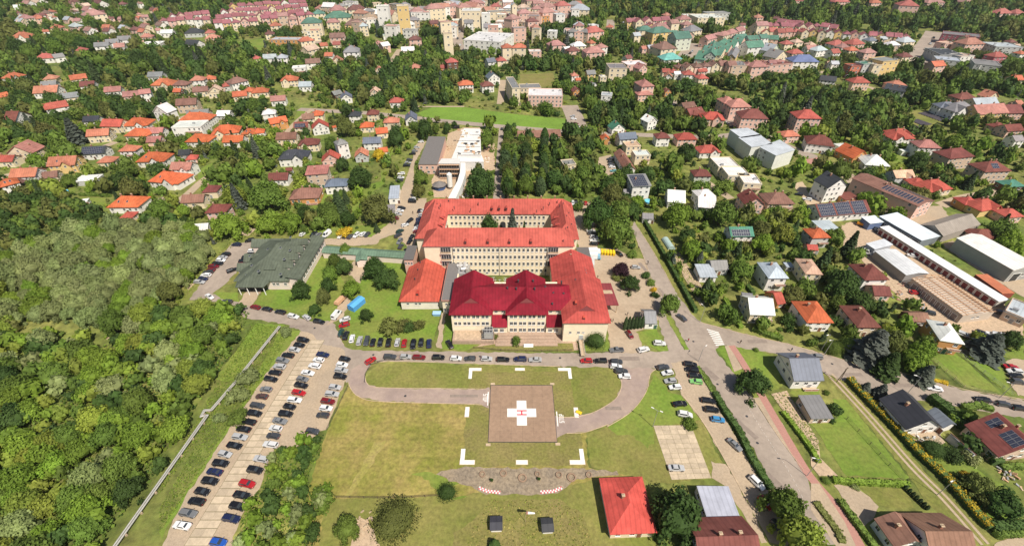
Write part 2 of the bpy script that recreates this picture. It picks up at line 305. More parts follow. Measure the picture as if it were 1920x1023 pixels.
sheet('sand_heap_ground', [('M', 270, 600), ('M', 320, 420), ('M', 370, 440), ('M', 440, 600)], 'dirt', keep=False)
# -- helipad scree bank
sheet('scree_bank', [('Q', 0, 200), ('Q', 230, 130), ('Q', 1500, 155), ('Q', 1790, 180), ('Q', 1810, 215), ('Q', 1560, 230), ('Q', 1400, 260), ('Q', 1290, 340), ('Q', 1190, 400), ('Q', 700, 410), ('Q', 480, 400), ('Q', 330, 330), ('Q', 180, 290), ('Q', 30, 230)], 'scree')
# -- street network near the helipad
sheet('street', [(612, 602), (640, 645), (655, 655), (690, 657), (900, 660), (1074, 662), (1144, 660), (1250, 658), (1300, 655), (1362, 690), (1300, 690), (1231, 691), (1144, 689), (1050, 687), (875, 681), (730, 676), (700, 677), (688, 690), (650, 716), (634, 700), (600, 640), (560, 625)], 'road')
sheet('car_park', [(300, 1030), ('S', 100, 830), ('S', 300, 520), ('S', 480, 250), ('S', 590, 120), ('S', 640, 60), ('S', 790, 130), (652, 700), ('S', 720, 520), ('S', 690, 530), ('S', 590, 595), ('S', 500, 600), ('S', 460, 690), ('S', 430, 770), ('S', 350, 900), ('S', 300, 1040)], 'gravel')
sheet('street', [('N', 60, 692), ('N', 400, 240), ('N', 570, 230), ('N', 560, 330), ('N', 480, 430), ('N', 345, 570), ('N', 250, 640), ('N', 330, 690), ('N', 460, 712), ('N', 600, 740), ('N', 830, 800), ('N', 1080, 870), ('N', 1210, 860), (650, 655), (600, 645), ('N', 1050, 970), ('N', 830, 885), ('N', 500, 830), ('N', 440, 740), ('N', 300, 710)], 'road')
sheet('paved_walk', [('N', 450, 740), ('N', 520, 610), ('N', 650, 600), ('N', 560, 740)], 'gravel')
sheet('drive', [('N', 1130, 205), ('N', 1400, 190), ('N', 1520, 190), ('N', 1660, 80), (730, 420), (745, 372), (767, 320), (781, 270), (800, 265), (777, 307), (775, 372), (800, 372), (786, 440), (772, 470), (740, 440), (715, 447), ('N', 1560, 245), ('N', 1400, 260), ('N', 1130, 250)], 'gravel')
sheet('drive', [('N', 1370, 380), ('N', 1440, 370), ('N', 1490, 430), ('N', 1430, 560), ('N', 1330, 480)], 'gravel')
sheet('drive', [('N', 1240, 760), ('N', 1300, 650), ('N', 1350, 690), ('N', 1290, 830), ('N', 1160, 900)], 'gravel')
road('back_street', [(560, 205), (650, 210), (700, 213), (785, 222), (860, 230), (960, 239), (1090, 249), (1200, 253), (1320, 257), (1400, 250)], 7.5)
road('back_drive', [(944, 240), (940, 300), (935, 378)], 6.5)
sheet('side_yard', [(1070, 378), (1106, 379), (1122, 400), (1116, 430), (1122, 468), (1085, 468)], 'gravel')
sheet('forecourt', [('Z', 20, 700), ('Z', 20, 110), ('Z', 330, 110), ('Z', 440, 190), ('Z', 520, 190), ('Z', 560, 200), ('Z', 620, 320), ('Z', 720, 480), ('Z', 650, 520), ('Z', 670, 640), ('Z', 640, 720), ('Z', 480, 770), ('Z', 530, 880), ('Z', 500, 945), ('Z', 280, 945), ('Z', 250, 760)], 'forecourt')
sheet('main_road', [('I', 90, 110), ('I', 120, 60), ('I', 145, 110), ('I', 265, 300), ('I', 425, 590), ('I', 545, 745), ('I', 600, 800), ('I', 870, 870), ('I', 980, 900), ('I', 1250, 960), ('L', 50, 105), ('L', 250, 165), ('L', 560, 230), ('L', 720, 280), ('L', 1015, 330), ('L', 1200, 360), ('L', 1200, 470), ('L', 1015, 415), ('L', 640, 350), ('L', 300, 290), ('L', 75, 207), ('K', 950, 120), ('K', 830, 113), ('K', 690, 92), ('K', 560, 68), ('K', 530, 68), ('K', 510, 90), ('K', 600, 210), ('K', 690, 320), ('K', 800, 490), ('K', 930, 665), ('K', 1010, 860), ('K', 1080, 1010), ('K', 880, 1010), ('K', 790, 740), ('K', 690, 560), ('K', 590, 390), ('K', 530, 300), ('K', 440, 160), ('K', 425, 140), ('K', 400, 100), ('I', 490, 1010), ('I', 515, 1003), ('I', 385, 745), ('I', 330, 590), ('I', 250, 500), ('I', 175, 300)], 'road')
sheet('slip_road', [('I', 265, 622), ('I', 320, 610), ('I', 350, 775), ('I', 490, 1010), ('K', 400, 110), ('K', 290, 105), ('I', 310, 850), ('I', 280, 760)], 'road')
sheet('gravel_parking', [('K', 300, 150), ('K', 425, 142), ('K', 490, 290), ('K', 560, 430), ('K', 640, 560), ('K', 770, 750), ('K', 860, 1010), ('K', 850, 1030), ('K', 770, 1010), ('K', 660, 800), ('K', 560, 620), ('K', 450, 430), ('K', 350, 300)], 'gravel')
sheet('dirt_yard', [('K', 490, 620), ('K', 560, 630), ('K', 655, 800), ('K', 760, 1010), ('K', 730, 1010), ('K', 560, 735), ('K', 500, 700)], 'gravel')
sheet('helipad_road', [('R', 45, 262), ('R', 60, 300), ('R', 100, 342), ('R', 200, 377), ('R', 500, 390), ('R', 800, 397), ('R', 905, 403), ('R', 950, 422), ('R', 950, 285), ('R', 925, 303), ('R', 800, 302), ('R', 500, 299), ('R', 230, 293), ('R', 165, 268), ('R', 150, 200), ('R', 190, 150), ('R', 150, 130), ('R', 60, 180)], 'loop')
sheet('helipad_road', [('R', 1355, 462), ('R', 1395, 485), ('R', 1500, 482), ('R', 1620, 450), ('R', 1750, 370), ('R', 1790, 290), ('R', 1780, 230), ('R', 1720, 160), ('R', 1800, 165), ('R', 2015, 175), ('K', 200, 210), ('K', 180, 292), ('K', 110, 382), ('K', 0, 452), ('R', 1700, 530), ('R', 1560, 578), ('R', 1440, 585), ('R', 1392, 603), ('R', 1372, 625)], 'loop')
kerb([('R', 45, 262), ('R', 60, 300), ('R', 100, 344), ('R', 200, 379), ('R', 500, 392), ('R', 800, 399), ('R', 905, 405)])
kerb([('R', 150, 215), ('R', 165, 268), ('R', 230, 293), ('R', 500, 299), ('R', 800, 302), ('R', 925, 303)])
kerb([('R', 1395, 484), ('R', 1500, 481), ('R', 1620, 449), ('R', 1750, 369), ('R', 1790, 290), ('R', 1780, 230), ('R', 1722, 165)])
kerb([('K', 228, 180), ('K', 200, 210), ('K', 180, 292), ('K', 110, 383), ('K', 0, 453), ('R', 1700, 531), ('R', 1560, 579), ('R', 1440, 586)])
kerb([('R', 190, 140), ('R', 260, 130), ('R', 400, 128), ('R', 800, 140), ('R', 1400, 160)])
kerb([('I', 95, 110), ('I', 175, 300), ('I', 250, 500), ('I', 320, 600)]); kerb([('I', 145, 110), ('I', 265, 300), ('I', 400, 545)])
kerb([('K', 350, 300), ('K', 450, 430), ('K', 560, 620), ('K', 660, 803)], wd=0.35)
kerb([('I', 600, 802), ('I', 870, 874), ('I', 980, 904), ('I', 1250, 964), ('L', 250, 162), ('L', 560, 226), ('L', 720, 276), ('L', 1015, 326)])
kerb([('K', 600, 205), ('K', 690, 318), ('K', 800, 488), ('K', 930, 663)])
sheet('verge', [('K', 690, 320), ('K', 725, 315), ('K', 830, 440), ('K', 950, 660), ('K', 1000, 760), ('K', 930, 665), ('K', 800, 490)], 'gravel', 'd', True)
sheet('footpath', [('K', 555, 72), ('K', 575, 70), ('K', 640, 180), ('K', 600, 195)], 'gravel', 'd')
q = road('cycle_path', [('K', 588, 70), ('K', 650, 165), ('K', 742, 325), ('K', 850, 510), ('K', 960, 690), ('L', 140, 860), ('L', 240, 1030)], 2.4, 'redpath', 'd')
sheet('footpath', [('L', 0, 725), ('L', 40, 725), ('L', 160, 905), ('L', 215, 1023), ('L', 120, 1023), ('L', 0, 850)], 'gravel', 'd')
sheet('drive', [('L', 110, 735), ('L', 210, 735), ('L', 280, 790), ('L', 330, 840), ('L', 300, 900), ('L', 260, 930), ('L', 150, 790)], 'gravel')
sheet('terrace', [('L', 450, 470), ('L', 590, 450), ('L', 640, 530), ('L', 560, 550)], 'gravel')
sheet('drive', [('T', 410, 180), ('T', 600, 265), ('T', 560, 270), ('T', 470, 230)], 'redpath')
sheet('drive', [('L', 860, 1010), ('L', 1015, 985), ('L', 1015, 1060), ('L', 880, 1060)], 'gravel')
sheet('car_park', [('L', 910, 150), ('L', 960, 130), ('L', 1100, 150), ('L', 1100, 320), ('L', 980, 305)], 'gravel')
for k in (-0.85, 0.85):                                    # two wheel tracks of the grassy lane
    q = offset(smooth(xy([('L', 90, 205), ('L', 270, 400), ('L', 480, 640), ('L', 640, 800), ('L', 830, 1015)])), k)
    sheet('wheel_track', offset(q, .38) + offset(q, -.38)[::-1], 'gravel', 'd', world=True)
# -- far streets and yards
road('lane', [('E', 1180, 770), ('E', 1300, 800), ('E', 1400, 740), ('E', 1500, 650), ('E', 1580, 590)], 5, 'gravel')
road('lane', [('E', 20, 600), ('E', 250, 545), ('E', 360, 500)], 5, 'gravel')
road('lane', [('E', 750, 390), ('E', 870, 345)], 6, 'gravel')
road('lane', [('E', 1210, 240), ('E', 1330, 175), ('E', 1400, 150)], 6, 'gravel')
road('lane', [('F', 170, 300), ('F', 240, 180), ('F', 330, 90), ('F', 420, 20)], 4, 'gravel')
road('lane', [('N', 450, 140), ('N', 570, 150)], 7, 'gravel')
road('lane', [('B', 180, 540), ('B', 320, 440), ('B', 480, 300), ('B', 560, 270)], 10)
road('lane', [('B', 1000, 480), ('B', 1040, 430), ('B', 1080, 370)], 8, 'gravel')
road('avenue', [('B', 1590, 410), ('B', 1510, 330), ('B', 1530, 210), ('B', 1500, 130), ('B', 1490, 60)], 14)
road('avenue', [('D', 1080, 520), ('D', 1160, 400), ('D', 1240, 290), ('D', 1265, 240)], 26)
road('avenue', [('C', 1300, 430), ('C', 1340, 380), ('C', 1400, 330)], 20)
road('lane', [('C', 735, 250), ('C', 740, 150)], 12)
road('lane', [('C', 430, 790), ('C', 470, 880), ('C', 500, 950), ('C', 590, 1010)], 14)
road('lane', [('C', 900, 800), ('C', 1150, 790), ('C', 1290, 740)], 7)
road('lane', [('G', 1580, 80), ('G', 1700, 140), ('G', 1900, 230), ('H', 0, 230), ('H', 190, 320), ('H', 380, 390)], 9)
road('lane', [('B', 1830, 780), ('B', 1850, 600)], 6, 'gravel')
road('lane', [('F', 1560, 590 - 590), ('F', 1200, 0)], 3, 'gravel', keep=False)
road('lane', [('H', 380, 395), ('H', 560, 490), ('H', 800, 700), ('H', 1000, 800), ('H', 1330, 830)], 9, 'gravel')
road('lane', [('H', 1290, 740), ('H', 1480, 680), ('H', 1700, 640), ('H', 1780, 600)], 6, 'gravel')
road('lane', [('G', 1640, 690), ('G', 1540, 620), ('G', 1450, 560)], 5, 'gravel')
road('lane', [('D', 360, 640), ('D', 520, 640), ('D', 760, 655), ('D', 870, 720)], 6, 'gravel')
road('lane', [('D', 270, 545), ('D', 560, 540), ('D', 880, 540), ('D', 1080, 525)], 8, 'gravel')
sheet('yard', [('H', 180, 580), ('H', 260, 560), ('H', 300, 640), ('H', 440, 715), ('H', 300, 740)], 'concrete')
sheet('yard', [('H', 260, 400), ('H', 380, 380), ('H', 330, 440), ('H', 260, 460), ('H', 230, 420)], 'redpath')
sheet('yard', [('J', 230, 90), ('J', 300, 60), ('J', 520, 110), ('J', 700, 200), ('J', 1040, 460), ('J', 1420, 660), ('J', 1570, 830), ('J', 1570, 900), ('J', 1250, 900), ('J', 1000, 840), ('J', 900, 790), ('J', 740, 700), ('J', 600, 570), ('J', 360, 330), ('J', 240, 240)], 'dirt')
sheet('yard', [('H', 780, 770), ('H', 960, 760), ('H', 1300, 740), ('H', 1350, 820), ('H', 1130, 890)], 'gravel')
sheet('yard', [('J', 960, 230), ('J', 1040, 200), ('J', 1500, 480), ('J', 1574, 400), ('J', 1700, 500), ('J', 1574, 620), ('J', 1440, 540), ('J', 1250, 430)], 'gravel')
sheet('yard', [('G', 650, 380), ('G', 740, 360), ('G', 800, 520), ('G', 720, 545), ('G', 640, 490)], 'gravel')
sheet('building_site', [('W', 250, 700), ('W', 380, 430), ('W', 450, 130), ('W', 640, 60), ('W', 830, 60), ('W', 1000, 250), ('W', 1010, 560), ('W', 720, 640), ('W', 640, 830), ('W', 560, 900), ('W', 280, 900)], 'dirt')
sheet('schoolyard', [('C', 60, 560), ('C', 310, 550), ('C', 330, 640), ('C', 130, 670), ('C', 60, 660)], 'dry')
sheet('walkway', [('O', 310, 930), ('O', 345, 720), ('O', 370, 720), ('O', 345, 935)], 'gravel')
sheet('terrace', [('O', 640, 880), ('O', 1060, 850), ('O', 1090, 900), ('O', 1150, 890), ('O', 1160, 950), ('O', 540, 935)], 'brickpave')
sheet('embankment_grass', [('O', 540, 930), ('O', 700, 905), ('O', 1130, 905), ('O', 1140, 955), ('O', 540, 945)], 'dry', 'd', False)
sheet('slab_joint_bed', [('S', 103, 1023), ('S', 207, 1023), ('S', 714, 132), ('S', 653, 132)], 'joint', 'r')
def strip(name, a, b, wd, m='paint'):
    a = Vector(a); b = Vector(b); d = (b - a).normalized(); s_ = Vector((-d.y, d.x, 0)) * wd / 2
    return sheet(name, [a + s_, a - s_, b - s_, b + s_], m, 'd', False, world=True)
for t_, x, y, l_, w_ in (('.', 1332, 700, 6, 2.2), ('.', 1395, 800, 9, 1.6), ('.', 1450, 900, 5, 2.0), ('.', 1240, 548, 5, 1.8), ('.', 1420, 640, 7, 1.6), ('.', 1700, 722, 9, 1.5), ('.', 760, 667, 8, 1.4), ('.', 980, 672, 12, 1.2), ('.', 1180, 672, 7, 1.8), ('.', 560, 612, 7, 1.5), ('.', 1205, 500, 6, 1.5), ('.', 1600, 702, 6, 1.4), ('.', 870, 742, 9, 1.0), ('.', 1150, 765, 5, 1.3)):
    p = PT(t_, x, y); a_ = {True: -1.05, False: 0.0}[x > 1190 and y > 690 and x < 1500]; a_ = 1.85 if y < 560 else a_; d = Vector((math.cos(a_), math.sin(a_), 0)) * l_ / 2; strip('road_patch', p - d, p + d, w_, 'patch')
for x, y in ((1345, 720), (1400, 780), (1300, 640), (1240, 560), (900, 668), (1050, 671), (700, 665), (1560, 682), (1680, 705), (1420, 830), (590, 615), (760, 742), (1215, 490)):
    p = P(x, y); sheet('manhole', [p + Vector((.42 * math.cos(k * .7854), .42 * math.sin(k * .7854), 0)) for k in range(8)], 'dark', 'd', False, world=True)
# -- paint on the roads
for i in range(8):                                         # zebra crossing at the junction
    t = i / 7; a = PT('I', 650 + 65 * t, 855 + 117 * t); b = PT('I', 738 + 40 * t, 880 + 85 * t); strip('crossing_stripe', a, b, 0.5)
q = smooth(xy([('K', 655, 340), ('K', 700, 420), ('K', 770, 530), ('K', 860, 670), ('K', 960, 860)]), 30)
acc = 0
for i in range(len(q) - 1):
    if i % 4 == 0 and i + 2 < len(q): strip('lane_dash', q[i], q[i + 2], 0.13, 'dash')
# ================================================================== BUILDING PARTS
def window_mesh(name, cols=2):
    b = MB(); f = 0.07
    b.box(-.5, .5, -.030, .05, -.5, .5, 1)                 # pane block (dark glass)
    for x0, x1, z0, z1 in ((-.5, .5, -.5, -.5 + f), (-.5, .5, .5 - f, .5), (-.5, -.5 + f, -.5 + f, .5 - f), (.5 - f, .5, -.5 + f, .5 - f)): b.box(x0, x1, -.06, .04, z0, z1, 0)
    for k in range(1, cols): x = -.5 + k / cols; b.box(x - .025, x + .025, -.055, .04, -.5 + f, .5 - f, 0)
    b.box(-.56, .56, -.16, .03, -.56, -.505, 0)            # sill
    return b.mesh(name, [M['trim'], M['glass']])
WIN = window_mesh('window', 2); WIN3 = window_mesh('wide_window', 3)
def win(parent, x, y, z, w_=1.2, h=1.5, rz=0.0, me=None):
    return link('window', me or WIN, parent, None, (x, y, z), rz, (w_, 1, h))
def _door():
    b = MB(); b.box(-.5, .5, -.05, .05, 0, 1, 0); b.box(-.58, .58, -.08, .03, 1, 1.05, 1); b.box(-.58, -.5, -.08, .03, 0, 1, 1); b.box(.5, .58, -.08, .03, 0, 1, 1); b.box(.34, .4, -.09, -.05, .44, .5, 1)
    return b.mesh('door', [M['tint'], M['trim']])
DOOR = _door()
def door(parent, x, y, z=0.0, w_=1.1, h=2.1, rz=0.0, col=(0.2, 0.1, 0.06)):
    return link('door', DOOR, parent, col, (x, y, z), rz, (w_, 1, h))
def _chim():
    b = MB(); b.box(-.35, .35, -.3, .3, -1.2, .85, 0); b.box(-.42, .42, -.37, .37, .85, 1.0, 1); b.tube((-.15, 0, 1.0), (-.15, 0, 1.25), .1, .1, 6, 1); b.tube((.15, 0, 1.0), (.15, 0, 1.25), .1, .1, 6, 1)
    return b.mesh('chimney', [M['brick'], M['concrete']])
CHIM = _chim()
def _dorm():                                               # small eyebrow roof vent dormer
    b = MB(); b.hexa([(-.5, -.7, 0), (.5, -.7, 0), (.4, .9, .6), (-.4, .9, .6), (-.38, -.62, .75), (.38, -.62, .75), (.2, .9, .95), (-.2, .9, .95)], 0); b.box(-.32, .32, -.75, -.68, .12, .62, 1)
    return b.mesh('roof_dormer', [M['roofs'], M['dark']])
DORM = _dorm()
def _sky():
    b = MB(); b.box(-.45, .45, -.65, .65, -.1, .06, 0); b.box(-.36, .36, -.56, .56, .06, .08, 1)
    return b.mesh('skylight', [M['grey'], M['glass']])
SKYL = _sky()
def _vent():
    b = MB(); b.tube((0, 0, -.6), (0, 0, .7), .16, .16, 8, 0); b.tube((0, 0, .7), (0, 0, .85), .26, .18, 8, 0)
    return b.mesh('roof_vent', [M['dark']])
VENT = _vent()
def _solar():
    b = MB(); b.box(-.49, .49, -.82, .82, 0, .05, 0); b.box(-.45, -.01, -.78, .78, .05, .056, 1); b.box(.01, .45, -.78, .78, .05, .056, 1)
    return b.mesh('solar_panel', [M['grey'], M['solar']])
SOLAR = _solar()
def roof_geo(w_, d, e, rise, kind, oh=0.5, hip=None):
    """roof over the footprint 0..w, 0..d with eaves at height e: points, faces, gable wall polygons"""
    x0, x1, y0, y1 = -oh, w_ + oh, -oh, d + oh; W_, D_ = x1 - x0, y1 - y0; zt = e + rise; G = []
    if kind in ('hip', 'pyr'):
        if W_ >= D_:
            k = hip if hip is not None else min(D_ / 2, W_ / 2 - .05); k = W_ / 2 - .05 if kind == 'pyr' else k
            p = [(x0, y0, e), (x1, y0, e), (x1, y1, e), (x0, y1, e), (x0 + k, (y0 + y1) / 2, zt), (x1 - k, (y0 + y1) / 2, zt)]
            f = [(0, 1, 5, 4), (1, 2, 5), (2, 3, 4, 5), (3, 0, 4)]
        else:
            k = hip if hip is not None else min(W_ / 2, D_ / 2 - .05)
            p = [(x0, y0, e), (x1, y0, e), (x1, y1, e), (x0, y1, e), ((x0 + x1) / 2, y0 + k, zt), ((x0 + x1) / 2, y1 - k, zt)]
            f = [(0, 1, 4), (1, 2, 5, 4), (2, 3, 5), (3, 0, 4, 5)]
    elif kind == 'gx':
        p = [(x0, y0, e), (x1, y0, e), (x1, y1, e), (x0, y1, e), (x0, (y0 + y1) / 2, zt), (x1, (y0 + y1) / 2, zt)]
        f = [(0, 1, 5, 4), (2, 3, 4, 5)]; s = rise * (d / 2) / (D_ / 2); b_ = e + rise - s
        for x in (0, w_): G.append([(x, 0, b_ - .22), (x, d, b_ - .22), (x, d / 2, zt - .22)])
    elif kind == 'gy':
        p = [(x0, y0, e), (x1, y0, e), (x1, y1, e), (x0, y1, e), ((x0 + x1) / 2, y0, zt), ((x0 + x1) / 2, y1, zt)]
        f = [(1, 2, 5, 4), (3, 0, 4, 5)]; s = rise * (w_ / 2) / (W_ / 2); b_ = e + rise - s
        for y in (0, d): G.append([(0, y, b_ - .22), (w_, y, b_ - .22), (w_ / 2, y, zt - .22)])
    elif kind == 'shed':
        p = [(x0, y0, e), (x1, y0, e), (x1, y1, zt), (x0, y1, zt)]; f = [(0, 1, 2, 3)]
        b_ = e + rise * oh / D_
        G.append([(0, 0, b_ - .22), (0, d, zt - rise * oh / D_ - .22), (0, d, e - .5), (0, 0, e - .5)]); G.append([(w_, 0, b_ - .22), (w_, d, zt - rise * oh / D_ - .22), (w_, d, e - .5), (w_, 0, e - .5)])
        G.append([(0, d, e - .5), (w_, d, e - .5), (w_, d, zt - rise * oh / D_ - .22), (0, d, zt - rise * oh / D_ - .22)])
    else:                                                  # flat
        p = [(x0, y0, e), (x1, y0, e), (x1, y1, e), (x0, y1, e)]; f = [(0, 1, 2, 3)]
    return p, f, G
def roof_z(x, y, w_, d, e, rise, kind, oh=0.5):
    W_, D_ = w_ + 2 * oh, d + 2 * oh
    if kind == 'flat': return e
    a = 1 - abs(x - w_ / 2) / (W_ / 2); b = 1 - abs(y - d / 2) / (D_ / 2)
    if kind == 'gx': return e + rise * b
    if kind == 'gy': return e + rise * a
    if kind == 'shed': return e + rise * (y + oh) / D_
    if W_ >= D_: return e + rise * min(b, (min(x, w_ - x) + oh) / (D_ / 2) if kind != 'pyr' else a)
    return e + rise * min(a, (min(y, d - y) + oh) / (W_ / 2))
COLS = {'O': (0.46, 0.118, 0.052), 'S': (0.43, 0.165, 0.105), 'R': (0.385, 0.088, 0.066), 'P': (0.37, 0.165, 0.140), 'D': (0.175, 0.060, 0.050), 'B': (0.22, 0.115, 0.085), 'G': (0.21, 0.205, 0.205),
        'K': (0.045, 0.047, 0.055), 'W': (0.64, 0.63, 0.61), 'T': (0.50, 0.34, 0.24), 'N': (0.07, 0.20, 0.14), 'L': (0.12, 0.17, 0.36), 'C': (0.31, 0.080, 0.10), 'E': (0.12, 0.42, 0.36), 'H': (0.13, 0.15, 0.19), 'V': (0.36, 0.40, 0.44),
        'F': (0.50, 0.088, 0.066), 'w': (0.78, 0.75, 0.70), 'c': (0.74, 0.62, 0.44), 'y': (0.70, 0.50, 0.22), 'p': (0.70, 0.46, 0.38), 'g': (0.50, 0.50, 0.48), 'o': (0.56, 0.28, 0.10), 'e': (0.45, 0.55, 0.40), 't': (0.58, 0.44, 0.33), 'k': (0.06, 0.06, 0.07), 'd': (0.16, 0.08, 0.05), 'm': (0.40, 0.12, 0.15), 'l': (0.46, 0.52, 0.55)}
HOUSES = []                                                # footprints: centre, half sizes, yaw, height
def footprint(cx, cy, hw, hd, yaw, h): HOUSES.append((cx, cy, hw, hd, yaw, h))
# ================================================================== THE HOSPITAL
WALLC = (0.85, 0.73, 0.54); RED = (0.43, 0.094, 0.073); RED2 = (0.43, 0.085, 0.056); CRIM = (0.205, 0.013, 0.025)
def block(parent, x0, x1, y0, y1, z0, e, wallc=WALLC, name='wall'):
    b = MB(); b.box(x0, x1, y0, y1, z0, e - .12); return b.build(name, M['wall'], parent, wallc)
def roofed(parent, x0, x1, y0, y1, e, rise, kind, color, oh=0.5, hip=None, wallc=WALLC, mt='roof', t=0.22):
    p, f, G = roof_geo(x1 - x0, y1 - y0, e, rise, kind, oh, hip); sh = lambda q: (q[0] + x0, q[1] + y0, q[2])
    b = MB(); b.solid([sh(q) for q in p], f, t); o = b.build('roof', M[mt], parent, color)
    if G:
        g_ = MB()
        for q in G: g_.face([sh(a) for a in q])
        g_.build('gable', M['wall'], parent, wallc)
    return o
hosp = empty('hospital_main_block', (0, 0, 0), 0, 'four-storey cream hospital with red tiled roofs around a square courtyard', 'hospital')
WE, WR = 13.5, 5.2
block(hosp, -36.4, 25.3, 152.5, 163.6, 0, 15.5)
fr = roofed(hosp, -36.4, 25.3, 152.5, 163.6, 15.5, 5.2, 'hip', RED)
block(hosp, -41.4, 28.4, 181.8, 191.2, 0, WE); block(hosp, -41.35, -30.3, 162, 181.9, 0, WE - .02); block(hosp, 18.3, 28.35, 163, 181.9, 0, WE - .02)
bk = roofed(hosp, -41.4, 28.4, 181.8, 191.2, WE, WR, 'hip', RED)
wr = roofed(hosp, -41.3, -30.3, 161.4, 191.1, WE, WR - .25, 'hip', RED); er = roofed(hosp, 18.3, 28.3, 160.6, 191.1, WE, WR - .3, 'hip', RED)
footprint(-5.5, 172, 36.5, 20.5, 0, 18)
def on_plane(px, py, y):                                   # point seen in the photo on the vertical plane at depth y
    a = P(px, py, 0); t = y / a.y; return a.x * t, CH - CH * t
# front facade: four rows of 22 windows, loggias at both ends, downpipes
for r_, py in enumerate((470.5, 483.2, 495.2, 506.5)):
    for i in range(22):
        x, z = on_plane(851.3 + i * 8.16, py, 152.45)
        win(hosp, x, 152.44, 13.3 - r_ * 3.55, 0.98, 1.75)
for i in (0, 2, 7, 9, 11, 14, 16): win(hosp, -23.3 + i * 1.8, 152.44, 1.4, 1.0, 0.9)
for xa in (-29.6, 15.0):
    for k in range(3):
        z = 11.9 - k * 3.55; b = MB(); b.box(xa, xa + 4.2, 152.2, 152.55, z, z + 2.6, 1); b.box(xa - .1, xa + 4.3, 151.5, 152.45, z - .15, z + .05, 0); b.box(xa, xa + 4.2, 151.5, 151.58, z + .05, z + 1.0, 2)
        for j in range(5): x = xa + j * 1.02; b.box(x, x + .1, 152.05, 152.18, z + .05, z + 2.6, 0)
        b.build('loggia', [M['trim'], M['dark'], M['concrete']], hosp)
for x in (-24.7, -5.4, 14.4):
    b = MB(); b.tube((x, 152.38, 0), (x, 152.38, 15.1), .09, .09, 6); b.build('downpipe', M['dark'], hosp)
b = MB(); b.box(-36.3, 25.2, 152.36, 152.5, 14.85, 15.2); b.build('cornice', M['trim'], hosp)
for i in range(4):
    px, py = ((489, 295), (623, 295), (752, 295), (880, 295))[i]; p = PT('O', px, py, 17.0); link('roof_dormer', DORM, hosp, (0.36, 0.07, 0.055), (p.x, p.y - .3, 16.75), 0, (1.1, 1.2, 1.3))
for px in (1556, 1672, 1785): p = PT('U', px, 262, 15.8); link('roof_dormer', DORM, hosp, (0.36, 0.07, 0.055), (p.x, p.y, 15.6), 0, (1.2, 1.2, 1.3))
# courtyard facade of the back wing
for i in range(22):
    x = -28.4 + i * 2.06
    for z in (11.4, 8.2):
        if not (z < 9 and 9 <= i <= 12): win(hosp, x, 181.74, z, 1.05, 1.7)
for i in (9.7, 11.7):
    x = -28.4 + i * 2.06; b = MB(); n = 8
    pts = [(x - 1.3, 181.70, 4.0)] + [(x + 1.3 * math.cos(math.pi * (1 - k / n)), 181.70, 7.9 + 1.3 * math.sin(math.pi * (1 - k / n))) for k in range(n + 1)] + [(x + 1.3, 181.70, 4.0)]
    b.face(pts[::-1]); b.face([(q[0] * 1, 181.79, q[2]) for q in pts]); b.build('archway', M['dark'], hosp)
for s_, xw in ((-1, 18.25), (1, -30.25)):
    for j in range(7):
        for z in (11.4, 8.2): win(hosp, xw, 166 + j * 2.2, z, 1.05, 1.7, R(-90) if s_ < 0 else R(90))
for j in range(10):
    for k in range(3): win(hosp, -41.45, 164 + j * 2.6, 11.2 - k * 3.5, 1.05, 1.7, R(-90)); win(hosp, 28.45, 164 + j * 2.6, 11.2 - k * 3.5, 1.05, 1.7, R(90))
for (t, x, y, z) in (('U', 865, 145, 18), ('U', 680, 195, 17.5), ('U', 710, 245, 17.5), ('U', 735, 205, 17.5), ('U', 585, 330, 16), ('U', 600, 620, 16), ('U', 950, 245, 17), ('U', 1215, 280, 16), ('U', 1335, 185, 17.5), ('V', 895, 155, 18), ('V', 930, 215, 18), ('V', 990, 190, 18), ('V', 1045, 385, 17.5), ('V', 1080, 340, 16), ('V', 1120, 520, 16), ('V', 1025, 590, 17), ('V', 670, 250, 16.5), ('V', 565, 300, 16), ('V', 990, 780, 17.2), ('V', 770, 180, 17.8), ('V', 1060, 570, 17)):
    p = PT(t, x, y, z); link('roof_vent', VENT, hosp, None, (p.x, p.y, z - .3))
for (t, x, y, z, rz) in (('U', 770, 400, 16.2, 90), ('U', 745, 520, 16.2, 90), ('U', 560, 670, 15.6, -90), ('V', 870, 400, 16.2, -90), ('V', 890, 515, 16.2, -90), ('V', 1070, 205, 15.6, 90), ('V', 1075, 680, 15.8, 90), ('U', 560, 180, 15.6, -90)):
    p = PT(t, x, y, z); link('roof_dormer', DORM, hosp, (0.42, 0.08, 0.065), (p.x, p.y, z - .4), R(rz), (.9, 1.4, 1.0))
for x in (-27, -17, -5.5, 3, 11, 16.5):
    link('chimney', CHIM, hosp, None, (x, 159.6, 20.2), 0, (.8, .8, .9))
for i in range(9): link('chimney', CHIM, hosp, None, (-31 + i * 6.4, 188.6, 18.2), 0, (.8, .8, .9))
for nm, x0, x1, y0, y1, h, wc, lab in (('roof_annexe', -45.6, -41.9, 152.6, 162.5, 8.4, (0.66, 0.42, 0.32), 'pinkish flat-roofed annexe on the side nearest the green clinic'), ('roof_annexe', 28.6, 33.4, 152.8, 162.3, 7.6, WALLC, 'flat dark-roofed annexe on the side nearest the yellow waste bins')):
    t = empty('hospital_annexe', (0, 0, 0), 0, lab + ' of the hospital', 'annexe'); block(t, x0, x1, y0, y1, 0, h, wc)
    b = MB(); b.box(x0 - .3, x1 + .3, y0 - .3, y1 + .3, h - .1, h + .18); b.build('roof', M['tint'], t, (0.13, 0.12, 0.115)); footprint((x0 + x1) / 2, (y0 + y1) / 2, 3, 5, 0, 8)
    for k in range(3): win(t, (x0 + x1) / 2 - 1.2 + k * 1.2, y0 - .06, h - 2, .8, 1.2)
